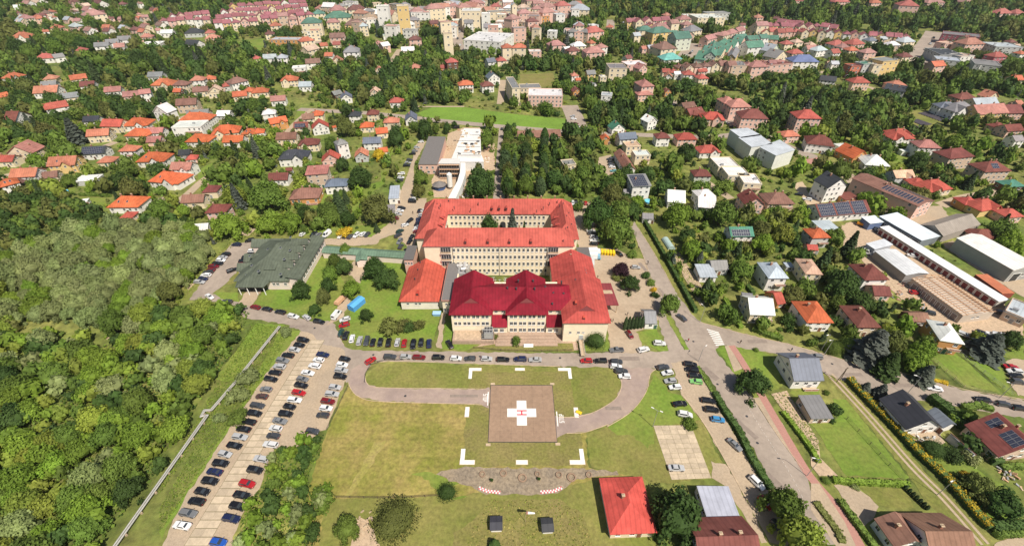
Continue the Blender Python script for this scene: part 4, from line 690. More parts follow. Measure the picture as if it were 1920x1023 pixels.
# ================================================================== HOUSES
# tile  front eave Ax Ay Bx By | options: d depth, e eave height, kind, roof letter, wall letter, Cx,Cy back-left eave corner, s solar, b balcony, k skylights
HT = """
A 70 285 210 285 hip O w x
A 555 385 640 380 hip R w
A 700 352 815 345 e6 gx G w : white twin-height modern house with dark sheet roof, nearest of a white row
A 790 328 892 320 e6 gx G w
A 875 303 985 297 e6 gx G w
A 850 358 935 352 gx P w
A 1045 282 1140 277 hip S p
A 1050 335 1200 330 flat W w
A 1375 252 1510 247 hip K g
A 1372 335 1468 342 gx K w
A 1530 292 1640 287 hip S p
A 1530 252 1610 247 hip R c
A 255 442 395 435 hip R w
A 405 437 490 425 gx G w
A 75 592 200 560 hip O w x
A 525 602 655 585 gx O c
A 590 650 705 642 gx D w
A 300 650 420 640 gx G w
A 315 598 420 590 hip S c
A 240 702 425 692 gx S w
A 450 742 590 725 gx G c
A 0 732 85 712 gx O c
A 775 692 905 682 gx P w
A 915 727 1045 715 gx P p
A 1040 707 1130 697 e6 gx P w
A 1120 642 1285 640 hip O c x
A 1290 690 1350 690 gx O d
A 1098 577 1212 574 gx G g
A 1285 640 1395 640 e6 hip B c
A 1415 607 1525 602 e6 hip S w
A 1530 602 1620 592 hip O c
A 1440 692 1560 682 gx B c
A 1550 702 1680 690 gy T c
A 1665 652 1745 642 hip R g
A 1735 632 1862 602 e6 hip B w
A 1830 692 1918 682 hip O c
A 1740 727 1852 717 gx O c
A 1312 792 1470 782 e6 gx B t
A 320 242 370 237 gx O w
A 370 212 450 210 hip O c
A 480 237 522 232 gx S w
A 300 122 365 117 hip R p
A 220 152 280 142 gx P p
A 630 122 800 105 e9 hip P c d16
A 1050 192 1105 190 hip S c
A 1168 232 1212 227 gx P w
A 1330 180 1392 172 gx O w
A 1195 252 1290 250 gx W w
A 100 60 180 55 gx W w
A 640 250 740 240 gx B c
E 15 195 112 192 e5 gx D w d16
E 335 105 515 75 e5 gx R w
E 612 195 735 188 gx K w
E 745 228 900 230 e5 gx R c
E 910 228 1105 220 e4 hip O w x
E 640 305 812 292 e5 gx S c
E 925 300 1098 302 e4 hip O c
E 1085 280 1215 278 gx P w
E 1090 348 1200 344 e3 gx P p
E 1280 240 1505 232 e7 flat W w b
E 1330 188 1560 186 e5 hip O w
E 1392 160 1560 150 e3 gx G t
E 1615 150 1715 150 e3 gx W g
E 1380 345 1560 345 e4 hip O w
E 1575 292 1790 272 e4 hip O c x
E 1660 348 1815 346 e4 gx O w
E 1802 286 1918 284 e4 hip O c k x
E 1140 120 1250 130 e7 gy W w
E 40 435 240 430 e5 gy P c
E -60 495 90 492 e4 gx R c
E 345 528 560 515 e5 gx S y k x
E 600 440 780 430 e4 gx K w s
E 718 502 842 495 e3 hip S c
E 880 415 1010 412 e6 hip S w b
E 1012 495 1228 490 e4 hip O w k x
E 1330 445 1420 440 e3 gx K d
E 1385 482 1475 472 e3 hip R p
E 1265 552 1425 552 e5 gx P w b x
E 1105 640 1330 660 e4 hip O w k x
E 0 685 150 645 e5 hip O w k
E 60 612 262 602 e5 gx S w
E 545 642 712 632 e3 flat W g
E 310 620 430 605 e3 gx B c
E 795 835 1032 832 e4 hip O w k : house with a big bright orange hipped roof, alone on its lawn by the wood
E 1350 802 1522 795 e4 gx B c
E 1508 724 1622 718 e4 hip D c
E 1530 877 1692 870 e6 hip D p : two-storey pinkish house with a dark crimson hipped roof above the clinic
E 890 917 990 912 e2.5 hip R c : small garden hut with red hipped roof below the big orange roof
E 1450 1010 1555 1003 e2.5 gx W g
E 580 800 650 790 e2.5 flat W g
F 40 62 148 52 e6 hip W w
F 105 132 240 108 e5 gx O o x
F 278 160 388 155 e5 gx D c s
F 418 168 548 152 e5 gy R w
F -30 205 62 195 e4 hip O w
F 145 248 300 242 e4 gx B c
F 312 292 468 282 e5 hip D c x
F 160 398 378 388 e5 hip K w k x : large charcoal-roofed white villa with several gables
F 488 412 632 398 e4 gy R p
F 608 292 692 272 e10 pyr G w : white three-storey tower-like house with a small grey roof
F 798 278 936 272 e5 gx H w
F 735 378 842 370 e4 gy S g
F 900 205 992 195 e4 gx O c
F 775 158 882 152 e4 hip O c
F 950 122 1072 118 e6 hip S c
F 1115 105 1208 100 e4 gy H w d12
F 405 70 500 65 e5 hip O c
F 345 98 440 88 e5 gx B c
F 690 72 778 70 e5 hip K w
F 825 62 918 58 e5 hip D c
F 365 512 535 500 e9 shed P t d10 r1 : tall beige cube house with a flat pinkish roof
F 85 552 236 548 e4 gx D w
F 508 602 682 592 e5 hip H w : white house with slate grey hipped roof behind a spruce
F 242 695 470 682 e4 hip B o b
F 220 482 272 477 e2.5 gx D d
F 992 690 1068 692 e3.5 flat V w C1005,592 : white shed with long pale metal roof beside the drive
F 972 792 1038 790 e3.5 flat G w C978,735
F 920 345 992 335 e3 gx O c
F 575 160 606 152 e3 gx O c
F 800 268 826 262 e3 gx S c
B 160 125 240 120 e12 gx P t
B 240 150 310 145 e9 hip P p
B 332 178 488 172 e12 hip N c : cream hotel-like block with dark green hipped roof
B 340 240 480 235 e5 flat W w
B 103 198 192 192 e6 hip O c
B 175 172 272 168 e6 hip O c
B 65 260 140 255 e5 hip D c
B 425 108 522 102 e9 hip N c
B 505 138 705 132 e9 hip N c d20
B 525 172 625 168 e9 hip P c
B 660 190 818 186 e9 hip B y : yellow mansion with a brown hipped roof on the town edge
B 765 102 922 108 e9 hip W t
B 898 48 985 48 e22 flat e w : tall white tower block with flat roof at the town edge
B 1053 48 1142 45 e24 flat g y : tall yellow tower block with flat roof at the town edge
B 98 300 330 302 e6 flat V o : long orange building with pale metal flat roof
B 332 315 442 302 e6 hip O c
B 548 285 662 282 e6 gx B p
B 482 348 542 342 e4 gx O c
B 572 338 632 336 e4 gx R c
B 508 422 572 422 e4 gx O w
B 565 465 652 460 e4 gy S c
B 650 395 772 390 e9 hip G w d14 : ornate pale villa of three storeys with grey roof
B 48 442 150 438 e5 gx V w
B 150 440 235 435 e5 hip V w
B -20 445 42 438 e5 hip R c
B 368 478 482 472 e5 gx B w
B 390 385 480 362 e5 gx T c
B 268 515 372 508 e6 flat W w b
B 178 610 312 602 e5 hip O c x
B 315 650 412 648 e4 gx V w
B -40 700 92 690 e4 hip O c
B 105 760 222 752 e4 gx P w
B 845 700 928 698 e4 gy T c
B 993 770 1102 768 e4 hip R w : small pinkish-red hipped roof standing alone by the wood
B 632 740 722 732 e4 gy H w
B 588 715 652 700 e3 gx G d
B 892 528 948 526 e4 gy S c
B 1148 515 1238 512 e4 hip S c
B 1428 472 1518 465 e9 hip R d : steep-roofed red wooden villa in the trees
B 1378 512 1432 512 e4 gx R o
B 890 338 962 332 e6 hip P w
B 950 350 1010 340 e6 gx W p
B 1145 302 1242 298 e8 hip D p
B 1090 385 1190 380 e4 gx W c
B 950 268 1012 265 e4 hip e w
B 1518 642 1632 635 e6 hip O w b
B 1692 650 1788 642 e5 hip D w
B 1740 592 1832 582 e5 gy H w
B 1553 300 1835 318 e10 flat W w d40 : large white modern commercial building with flat pale roof
B 1403 255 1472 252 e18 flat T c
B 1380 170 1462 165 e16 flat P c
B 1538 85 1680 85 e18 flat W c d20
B 1688 105 1752 105 e16 flat W w
B 1800 110 1865 112 e12 flat W c
B 1793 165 1918 170 e9 flat W p
B 1163 95 1275 88 e12 hip P w
B 1278 72 1420 62 e12 hip P c
B 1088 190 1192 186 e8 hip W w
B 1308 182 1382 176 e6 gx D o
B 1750 95 1918 88 e12 flat G c
B 1520 62 1622 55 e12 hip P c
B 1448 48 1522 44 e12 hip P p
B 1845 362 1930 358 e12 hip O c
B 1808 460 1882 455 e5 hip R c
B 1738 470 1802 462 e5 gx H w
B 555 82 680 75 e9 hip P c
B 690 78 830 70 e9 hip D c
B 1600 30 1720 25 e12 hip P p
B 1760 52 1840 50 e12 hip R c
B 1860 60 1930 58 e12 hip P p
B 1850 20 1930 18 e12 gx W p
C 50 105 150 100 e12 hip P p
C 150 72 230 70 e12 hip P c
C 60 62 140 55 e12 hip T c
C 230 100 330 90 e12 hip P p
C 240 60 330 50 e12 hip P p
C 0 150 70 135 e12 hip P p
C 118 165 205 160 e12 hip D p
C 222 125 282 122 e9 flat O o
C 340 48 445 42 e12 hip R p
C 435 75 582 78 e10 hip V c d16 : long pale castle-like building with green-grey roof on the hill
C 160 30 240 28 e10 gx P p
C 0 40 40 38 e20 gy V c
C 1198 180 1260 175 e14 gx P c
C 950 230 1062 228 e10 hip N c
C 1058 252 1200 240 e10 hip N y
C 1070 222 1200 215 e10 hip P c
C 1232 295 1352 285 e10 gx N e d14
C 918 272 970 268 e9 gx V c
C 1395 138 1600 135 e9 flat W c d26 : long white hall with pale flat roof before the far wood
C 1300 120 1398 118 e8 flat W w
C 1470 105 1640 100 e9 flat G g
C 1260 150 1350 145 e8 hip P c
C 1290 190 1360 185 e8 hip P p
C 1840 195 1930 192 e12 gx P c
C 1340 240 1430 225 e8 hip G c
C 1440 418 1530 425 e9 gy N e C1468,330
C 1770 360 1898 352 e9 gx N w
C 1690 290 1770 285 e9 gx N g
C 1775 300 1860 295 e9 gx N g
C 1870 290 1930 285 e9 gx N w
C 1605 430 1680 432 e9 gy G y C1640,370
C 570 248 695 235 e9 hip R p
C 600 195 652 190 e8 flat W w
C 283 345 402 338 e6 hip P p
C 428 388 515 378 e6 hip D p
C 455 350 560 345 e6 hip W c
C 405 380 450 372 e5 gx W w
C 558 400 702 392 e8 hip P p
C 655 365 722 352 e6 hip P w
C 588 328 632 322 e5 pyr O c
C 0 360 108 360 e12 hip O c
C 130 390 222 388 e8 flat W p
C 978 370 1022 366 e6 gx S p
C 1030 372 1112 365 e6 gx V c
C 1118 375 1240 362 e9 hip B c d16 : square cream mansion with a brown-grey hipped roof
C 1140 452 1280 442 e5 hip E w : white house with turquoise hipped roof
C 1648 498 1795 490 e9 flat G t d14
C 1798 505 1925 500 e9 hip P p
C 1128 542 1190 542 e5 gx R c
C 1185 545 1250 545 e5 hip R c
C 1288 562 1378 562 e6 hip R w
C 1140 575 1205 578 e4 gy S w
C 1400 592 1478 588 e5 hip R c
C 1400 540 1470 535 e5 gx R p
C 1220 560 1270 558 e4 gx W w
C 730 515 865 515 e10 flat G c d16 : grey concrete block with a flat roof
C 755 545 860 548 e6 flat B t
C 865 490 1010 480 e6 flat W p
C 955 520 1020 510 e6 gy P p
C 0 665 62 662 e12 flat G c d30
C 120 718 382 722 e8 flat W p d18 : school gymnasium with a long pale roof and a strip of dark windows
C 62 665 220 660 e6 flat G c
C 972 652 1072 645 e10 hip P p d13
C 945 715 1062 710 e5 hip P p
C 448 572 505 568 e5 hip S w
C 565 560 632 556 e5 gx G y
C 662 580 712 578 e6 flat W c
C 480 605 520 602 e3 gx O c
C 560 640 612 650 e3 gx G w
C 668 715 750 720 e7 flat V w
C 458 690 525 685 e4 gy D o
C 1148 692 1198 688 e4 gy D o
C 1290 812 1385 800 e5 gx B p
C 1335 862 1445 845 e4 gx D o
C 1418 892 1600 902 e5 hip R p d12 x
C 1590 775 1690 770 e9 hip P p d11
C 1640 805 1798 802 e9 hip P p d13
C 1718 885 1925 892 e9 hip D p d14
G 750 172 852 162 e4 gy N w
G 808 248 942 238 e6 gx H w
G 858 302 968 296 e6 flat T c b
G 925 370 1042 366 e6 flat W c b
G 838 472 948 498 e4 gy B w C760,345 : long brown-roofed terrace house beside the small car park
G 668 245 735 245 e4 gy O o
G 1083 238 1190 236 e6 hip D w
G 1240 248 1392 246 e5 hip R p
G 1408 348 1572 342 e4 hip R w x
G 902 600 1048 592 e8 shed G w s d11 r2 : white three-storey house with solar panels on a grey roof
G 1165 712 1302 722 e4 gx W w d13 r4
G 1395 752 1532 762 e5 gx W w d11
G 1400 682 1532 672 e5 hip W w
G 1548 455 1708 452 e6 flat W c d14
G 1620 520 1788 522 e6 flat W c d13
G 1735 575 1875 582 e6 flat W c b d13
G 1365 522 1502 522 e6 hip D e : two-storey pale green house with a brown hipped roof
G 1745 735 1900 735 e6 gy D p d11
G 1640 972 1818 970 e6 gx N w s b : white house with a green roof covered in solar panels
G 978 838 1062 842 e3 gx G w
G 388 442 482 434 e4 flat G c
G 45 235 370 222 e4 gx B p d10
G 838 652 905 650 e3 gx G g
G 1020 120 1095 105 e6 gy W w
G 1355 62 1440 72 e4 gx D o
H 222 88 408 92 e11 hip R p d13 : tall pink four-storey house with a red hipped roof among trees
H 118 225 245 220 e5 hip S p
H 290 275 500 300 e6 hip D w d14
H 640 390 752 372 e4 gy O o d14
H 565 345 640 340 e3 hip R p
H 728 435 922 450 e4 hip W w d14 : white house with a swept white roof
H 938 248 1108 240 e5 hip R w x
H 1130 305 1305 312 e8 hip P w d11
H 1365 392 1555 372 e8 hip D t d12
H 1628 490 1830 482 e8 hip D t d12 s
H 960 535 1108 528 e5 gx T g x
H 1088 590 1215 590 e4 hip R c
H 1212 645 1390 615 e4 hip R c x
H 1475 735 1600 735 e4 hip R o
H 1600 785 1758 755 e4 hip R y x
H 1795 832 1925 822 e4 hip R p
H 450 612 602 592 e9 gy K w C285,555 : white three-storey block with a charcoal metal roof
H 390 825 775 790 e4 gx D w s d12 : low white hall with rows of dark solar panels on its roof
H 1128 748 1295 722 e8 gy B p C625,535 r1.6 : very long maroon and pink building with upper windows
H 580 700 700 690 e3 flat D o
H 0 730 206 728 e5 hip B t b d12
H 335 985 475 980 e6 hip O g b : grey house with a red-orange hipped roof and striped balcony
H 1810 605 1930 595 e4 hip N d
H 1855 260 1930 255 e5 gx G w
H 400 920 540 915 e3 flat V w
H 545 308 625 305 e3 flat W w
H 1010 335 1055 335 e3 flat W w
H 1290 365 1345 362 e3 hip R p
H 1550 985 1750 990 e3 hip D p
D 985 42 1140 48 e14 hip R p d18
D 128 335 195 330 e5 hip R c
D 205 322 270 318 e5 hip T c
D 185 405 272 398 e5 hip R p
D 298 372 375 370 e5 gx P w
D 370 385 452 375 e5 hip V w
D 498 342 592 334 e5 hip R w
D 490 402 550 396 e5 gx R w
D 638 338 732 328 e5 hip R p
D 612 382 688 378 e5 hip O c
D 728 400 820 395 e8 hip P p
D 555 360 615 352 e5 hip P w
D 760 310 830 305 e5 hip H w
D 905 342 1000 340 e5 hip W t
D 1010 430 1090 425 e6 hip D c
D 1020 320 1110 312 e5 hip V c
D 186 465 388 465 e8 hip L w d13 : white house with a bright blue hipped roof
D -10 495 190 478 e9 flat D p d14
D 20 390 90 375 e7 gy V e
D 60 440 150 420 e7 gy G c
D 625 500 700 498 e9 flat D S
D 718 485 798 478 e10 flat N g
D 795 490 862 488 e10 flat T c
D 865 465 990 452 e12 flat G y
D 1308 255 1590 282 e8 flat G m d18
D 1485 335 1632 330 e8 hip S p
D 1290 410 1470 418 e7 flat K g d26
D 1448 428 1552 420 e7 flat T w
D 1262 445 1450 462 e6 flat V g d14
D 1550 480 1755 500 e7 flat G g d20
D 1590 495 1672 498 e6 flat W w
D 1710 352 1918 358 e8 flat V g d20
D 1700 430 1800 425 e8 hip R m
D 1250 500 1340 492 e8 gx O p
D 1330 330 1420 325 e6 flat T p
D 388 600 512 612 e5 gx K w
D 640 622 772 620 e6 hip R p
D 928 645 1045 642 e5 hip S p
D 868 665 1030 690 e6 shed K w d12 r2 : black modern house with white ribs and a terrace by the green meadow
D 1290 808 1440 812 e6 hip H w x
D 1400 840 1575 825 e6 hip G w d14 x : large white villa with several grey roofs
D 1438 745 1572 740 e5 hip D p
D 1570 802 1745 792 e5 gx V c
D 1580 860 1810 845 e6 gx P y d14
D 1750 852 1925 848 e5 gx D p
D 1718 962 1802 955 e4 hip D p
D 1798 985 1925 978 e5 gx D p
D 1845 602 1925 600 e4 gx O c
D 1650 735 1735 728 e5 gy S c
D 1880 790 1925 782 e5 gx S p
D 620 960 600 965 e2 flat W w
D 940 1022 1105 1020 e4 hip R w x
D 500 18 620 15 e8 hip R p
D 780 25 860 22 e8 hip O p
D 1200 25 1330 20 e8 hip P p
D 1740 105 1840 100 e8 hip R p
D 1480 20 1560 15 e8 hip P p
D 1860 105 1930 100 e8 hip R p
D 200 8 280 5 e8 hip R p
I 1105 478 1258 478 e7 hip V w b d11 : white two-storey house with a pale metal hipped roof and balcony
I 1378 445 1510 452 e6 hip T c d11 : cream house with a peach hipped roof
I 970 745 1158 752 e5 gx W c b d11 : house with bright white metal gabled roof and glazed veranda
I 1388 805 1590 806 e5 hip O w d12 : house with vivid orange-red hipped roof and chimney by the bend of the street
I 1172 672 1235 662 e2.6 gx R o d8
I 600 470 730 470 e3 shed V w d8 r1
I 690 420 815 415 e3 gx G g
I 920 630 1005 640 e2.6 flat G t
I 1240 395 1300 395 e2.6 flat V g
J 400 492 585 488 e6 hip D w b d11 : white two-storey house with a brown-crimson hipped roof by the yard
J 345 840 525 842 e5 hip D c d12 : cream house with a brown hipped roof between orange roof and spruce
J 955 935 1140 965 e6 hip W o b d11 : orange-walled house with a bright white hipped roof
J 740 800 885 800 e3 gx B d d6
J 1430 720 1600 790 e4 flat V t d12
J 470 605 600 610 e3 gx D p
J -20 270 60 272 e2.6 gx R p
K 885 238 1030 236 e4.5 gx H w b d12 : large white house with a grey sheet gable roof beside the cycle path
K 968 418 1075 415 e2.8 shed G t d8 r0.8 : long grey-roofed shed in the garden below the grey gabled house
L 455 470 625 455 e3.5 gy K w C345,320 k : charcoal-roofed new house with a building yard in front of it
L 545 385 632 462 e3 gx H w d5
L 895 600 1110 570 e4 gy D t C770,440 s : crimson-tiled house with several solar arrays
L 790 590 805 600 e2.6 shed B g C660,487 r0.5
L 586 1130 815 1130 e3.5 gx B w d12.4 r4.5 k : big brown-roofed house at the end of the wide paved drive
L 400 1030 545 1012 e3.2 gy B w C290,892
M 1648 512 1900 505 e3.4 hip F c C1590,212 : low bungalow with a red sheet-metal hipped roof below the helipad
M 1012 490 1080 488 e1.7 gx K w d3.4 r0.5
M 1288 500 1354 496 e1.7 gx K w d3.4 r0.5
K 470 888 630 890 e3.2 flat V g C388,735 : flat pale blue-grey sheet roof by the concrete slabs
K 440 1150 745 1140 e4 gx D c d12 k : wide maroon sheet roof at the bottom edge by the gravel drive
I 195 812 285 812 e3 gx G w d8 : white garage with a maroon door behind the dark cypress row
"""
ROOFW = {'O': 'orange', 'S': 'salmon', 'R': 'red', 'P': 'pinkish-red', 'D': 'dark brown-red', 'B': 'brown', 'G': 'grey', 'K': 'charcoal', 'W': 'white', 'T': 'tan', 'N': 'green', 'L': 'blue', 'C': 'crimson', 'E': 'turquoise', 'H': 'slate grey', 'V': 'pale metal', 'F': 'bright red', 'e': 'pale', 'g': 'grey', 'y': 'yellow'}
WALLW = {'w': 'white', 'c': 'cream', 'y': 'yellow', 'p': 'pinkish', 'g': 'grey', 'o': 'orange-brown', 'e': 'pale green', 't': 'beige', 'k': 'black', 'd': 'dark', 'm': 'maroon', 'l': 'pale blue', 'S': 'salmon'}
KINDW = {'hip': 'hipped', 'gx': 'gabled', 'gy': 'front-gabled', 'flat': 'flat', 'shed': 'sloping', 'pyr': 'pyramid'}
COLS['e'] = (0.55, 0.58, 0.48)
rnd = random.Random(7)
ORD_ = ['first', 'second', 'third', 'fourth', 'fifth', 'sixth', 'seventh', 'eighth', 'ninth', 'tenth', 'eleventh', 'twelfth', 'thirteenth', 'fourteenth', 'fifteenth']
HLIST = []
def far_scale(py): return 1 + 0.40 * max(0.0, min(1.0, (250 - py) / 220))
def make_house(line):
    lab = None
    if ' : ' in line: line, lab = line.split(' : ')
    tk = line.split(); t = tk[0]; ax, ay, bx, by = map(float, tk[1:5])
    d = rise = C_ = None; e = 4.0; kind = 'hip'; letters = []; fl = ''
    for k in tk[5:]:
        if k in KINDW: kind = k
        elif k[0] == 'd' and k[1:].replace('.', '').isdigit(): d = float(k[1:])
        elif k[0] == 'e' and k[1:].replace('.', '').isdigit(): e = float(k[1:])
        elif k[0] == 'r' and k[1:].replace('.', '').isdigit(): rise = float(k[1:])
        elif k[0] == 'C' and ',' in k: C_ = tuple(map(float, k[1:].split(',')))
        elif len(letters) < 2 and len(k) == 1: letters.append(k)
        else: fl += k
    A_ = TP(t, ax, ay); B_ = TP(t, bx, by); fs = far_scale((A_[1] + B_[1]) / 2); e *= fs
    a = P(*A_, e); b = P(*B_, e)
    if a.x > b.x: a, b = b, a
    W_ = (b - a).length; u = (b - a).normalized(); v = Vector((-u.y, u.x, 0)); D_ = d * fs if d else None
    if C_:
        c_ = PT(t, *C_, e); D_ = abs((c_ - a).dot(v))
        if (c_ - a).length > W_:
            v = (c_ - a).normalized(); u = Vector((v.y, -v.x, 0)); D_ = (c_ - a).length; W_ = abs((b - a).dot(u))
    oh = 0.5 if W_ > 8 else .3
    if kind == 'flat': oh = .15
    if D_ is None: D_ = max(min(0.72 * W_, 13 * fs), min(8.5 * fs, W_))
    w_ = W_ - 2 * oh; dd = max(D_ - 2 * oh, 2.0)
    if rise is None: rise = {'hip': .34, 'gx': .62, 'gy': .62, 'shed': .2, 'pyr': .4, 'flat': 0}[kind] * min(w_, dd) if kind in ('hip', 'pyr') else {'gx': .36 * dd, 'gy': .40 * w_, 'shed': .15 * dd, 'flat': 0.0}[kind]
    rise = min(rise, 5.0 * fs)
    yaw = math.atan2(u.y, u.x); o = a + u * oh + v * oh
    rc = COLS[letters[0]]; wc = COLS[letters[1]] if letters[1] != 'S' else (.6, .2, .12)
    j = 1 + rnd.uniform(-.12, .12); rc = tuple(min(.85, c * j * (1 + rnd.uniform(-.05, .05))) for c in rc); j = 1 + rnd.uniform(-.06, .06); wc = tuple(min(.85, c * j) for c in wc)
    gf = .30 * max(0, min(1, (240 - A_[1]) / 190)); gm = sum(rc) / 3; rc = tuple(c * (1 - gf) + (gm * .75 + .05) * gf for c in rc)  # far roofs greyed with distance: aerial haze mixed into the roof colour
    nm = 'house'
    if e / fs >= 12: nm = 'apartment_block'
    elif e / fs >= 8.5 and w_ > 20: nm = 'apartment_block'
    elif e < 3.1 and w_ < 13: nm = 'garden_shed' if letters[0] != 'W' else 'flat_shed'
    elif kind == 'flat' and w_ > 22: nm = 'hall'
    root = empty(nm, (o.x, o.y, 0), yaw, None, {'house': 'house', 'apartment_block': 'apartment block', 'garden_shed': 'shed', 'flat_shed': 'shed', 'hall': 'hall'}[nm])
    m = MB(); m.box(0, w_, 0, dd, 0, e - .12)
    p, f, G = roof_geo(w_, dd, e, rise, kind, oh)
    for q in G: m.face(q)
    m.build('wall', M['wall'], root, wc)
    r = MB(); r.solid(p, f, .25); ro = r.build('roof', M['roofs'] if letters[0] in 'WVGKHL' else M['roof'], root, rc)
    near = (A_[1] + B_[1]) / 2
    st = max(1, int(round(e / fs / 3.05)))
    if e >= 2.3 and not (near > 900 and w_ < 5):
        sp = 2.9 if nm != 'apartment_block' else 3.6
        if near < 130: sp *= 1.7; stw = min(st, 3)
        else: stw = st
        right_vis = o.x < 0
        n = max(1, min(9, int(w_ / sp))); ns = max(1, min(5, int(dd / sp)))
        ww, wh = 1.25 * min(fs, 1.4), 1.4 * min(fs, 1.4)
        if near < 130: ww *= 1.25
        for k in range(stw):
            z = e * (k + .58) / stw
            for i in range(n):
                if near > 200 and rnd.random() < .12: continue
                win(root, w_ * (i + .5) / n, -.005, z, ww, min(wh, e * .5 / stw))
            for i in range(ns):
                if rnd.random() < .25: continue
                if right_vis: win(root, w_ + .005, dd * (i + .5) / ns, z, ww, min(wh, e * .5 / stw), R(90))
                else: win(root, -.005, dd * (i + .5) / ns, z, ww, min(wh, e * .5 / stw), R(-90))
        if kind == 'gy' and rise > 2 and near > 100: win(root, w_ / 2, -.005, e + rise * .3, 1.3, 1.2)
        if kind == 'gx' and rise > 2.2 and near > 130: win(root, *((w_ + .005, dd / 2, e + rise * .3, 1.2, 1.1, R(90)) if right_vis else (-.005, dd / 2, e + rise * .3, 1.2, 1.1, R(-90))))
        if near > 150: door(root, w_ * (.5 if n % 2 == 0 else .5 + .5 / n), -.005, 0, 1.2, 2.1, 0, rnd.choice(((.2, .09, .05), (.3, .3, .3), (.12, .06, .04), (.05, .12, .08))))
        if kind != 'flat' and nm in ('house', 'apartment_block'):
            for k in range(1 if w_ < 13 else 2):
                x = w_ * (rnd.uniform(.3, .42) if k == 0 else rnd.uniform(.6, .75)); y = dd * rnd.uniform(.52, .62)
                link('chimney', CHIM, ro, None, (x, y, roof_z(x, y, w_, dd, e, rise, kind, oh) + .25), 0, (fs, fs, fs))
    if kind == 'flat' and e >= 4:
        pr = MB()
        for q in ((0, w_, -.1, .15), (0, w_, dd - .15, dd + .1), (-.1, .15, .15, dd - .15), (w_ - .15, w_ + .1, .15, dd - .15)): pr.box(*q, e - .02, e + .45)
        pr.build('parapet', M['wall'], root, wc)
        for k in range(max(1, int(w_ * dd / 160))):
            x, y = rnd.uniform(1.5, w_ - 1.5), rnd.uniform(1.5, dd - 1.5); u_ = MB(); u_.box(x - .8, x + .8, y - .6, y + .6, e - .1, e + 1.1); u_.build('roof_unit', M['grey'], root)
    slope = math.atan2(rise, (dd / 2 + oh) if kind in ('gx', 'hip') else (dd + 2 * oh))
    if 's' in fl and kind in ('gx', 'shed'):
        run = (dd / 2 + oh) if kind == 'gx' else dd + oh; nx = int((w_ - 1) / 1.05); ny = max(1, int(run / math.cos(slope) / 1.75) - 0)
        for i in range(nx):
            for k in range(ny):
                if i % 9 == 8 and w_ > 20: continue
                yy = -oh + .95 * math.cos(slope) + k * 1.70 * math.cos(slope)
                s_ = link('solar_panel', SOLAR, ro, None, (.9 + i * 1.05, yy, roof_z(.9, yy, w_, dd, e, rise, kind, oh) + .06)); s_.rotation_euler = (slope, 0, 0)
    elif 's' in fl and kind in ('hip', 'gy'):
        sl = math.atan2(rise, w_ / 2 + oh) if kind == 'gy' else slope
        for i in range(4 if kind != 'gy' else 12):
            for k in range(2):
                if kind == 'gy' and dd * .08 + i * 1.05 + (i // 4) * 2.0 > dd - .8: continue
                if kind == 'gy':
                    xx = w_ * .38 - k * 1.7 * math.cos(sl); yy = dd * .08 + i * 1.05 + (i // 4) * 2.0; s_ = link('solar_panel', SOLAR, ro, None, (xx, yy, roof_z(xx, yy, w_, dd, e, rise, kind, oh) + .06)); s_.rotation_euler = (sl, 0, R(-90))
                else:
                    xx = w_ / 2 - 2 + i * 1.05; yy = dd * .18 + k * 1.7 * math.cos(sl); s_ = link('solar_panel', SOLAR, ro, None, (xx, yy, roof_z(xx, yy, w_, dd, e, rise, kind, oh) + .06)); s_.rotation_euler = (sl, 0, 0)
    if 'x' in fl and kind in ('gx', 'hip'):                  # projecting front gable
        gw = w_ * .36; gx0 = w_ * rnd.choice((.12, .5)); gr = min(rise * .9, gw * .5); g_ = MB(); g_.box(gx0, gx0 + gw, -1.1, .02, 0, e - .1); g_.face([(gx0, -1.1, e - .1), (gx0 + gw, -1.1, e - .1), (gx0 + gw / 2, -1.1, e + gr - .2)]); g_.build('front_gable', M['wall'], root, wc)
        yb = dd / 2 * gr / max(rise, .1); g_ = MB(); g_.solid([(gx0 - .4, -1.6, e - .25), (gx0 + gw + .4, -1.6, e - .25), (gx0 + gw + .4, .2, e - .25), (gx0 - .4, .2, e - .25), (gx0 + gw / 2, -1.6, e + gr), (gx0 + gw / 2, yb, e + gr)], [(1, 2, 5, 4), (3, 0, 4, 5)], .2); g_.build('gable_roof', M['roof'], root, rc); win(root, gx0 + gw / 2, -1.11, e * .9, 1.3, 1.2)
    if 'k' in fl and kind in ('gx', 'hip'):
        for q in (.33, .62):
            x = w_ * q; y = dd * .22; s_ = link('skylight', SKYL, ro, None, (x, y, roof_z(x, y, w_, dd, e, rise, kind, oh) + .04)); s_.rotation_euler = (slope, 0, 0)
    if 'b' in fl:
        z = e * .52 if st >= 2 else .5; b_ = MB(); x0, x1 = w_ * .45, w_ * .95; b_.box(x0, x1, -1.5, -.01, z - .15, z); b_.build('balcony', M['concrete'], root)
        b_ = MB(); b_.box(x0, x1, -1.5, -1.44, z + .9, z + 1.0); b_.box(x0, x1, -1.49, -1.45, z + .12, z + .82, 1); [b_.box(x, x + .06, -1.5, -1.44, z, z + .9) for x in (x0, (x0 + x1) / 2, x1 - .06)]; b_.build('balcony_railing', [M['trim'], M['redpath']], root)
    c_ = o + u * (w_ / 2) + v * (dd / 2); footprint(c_.x, c_.y, W_ / 2, D_ / 2, yaw, e + rise * .6)
    size = 'small ' if w_ < 9 * fs and nm == 'house' else 'long ' if w_ > 2.2 * dd and kind == 'flat' else ''
    stw = {1: 'low', 2: 'two-storey', 3: 'three-storey', 4: 'four-storey'}.get(st, 'tall') if e > 2.5 else ''
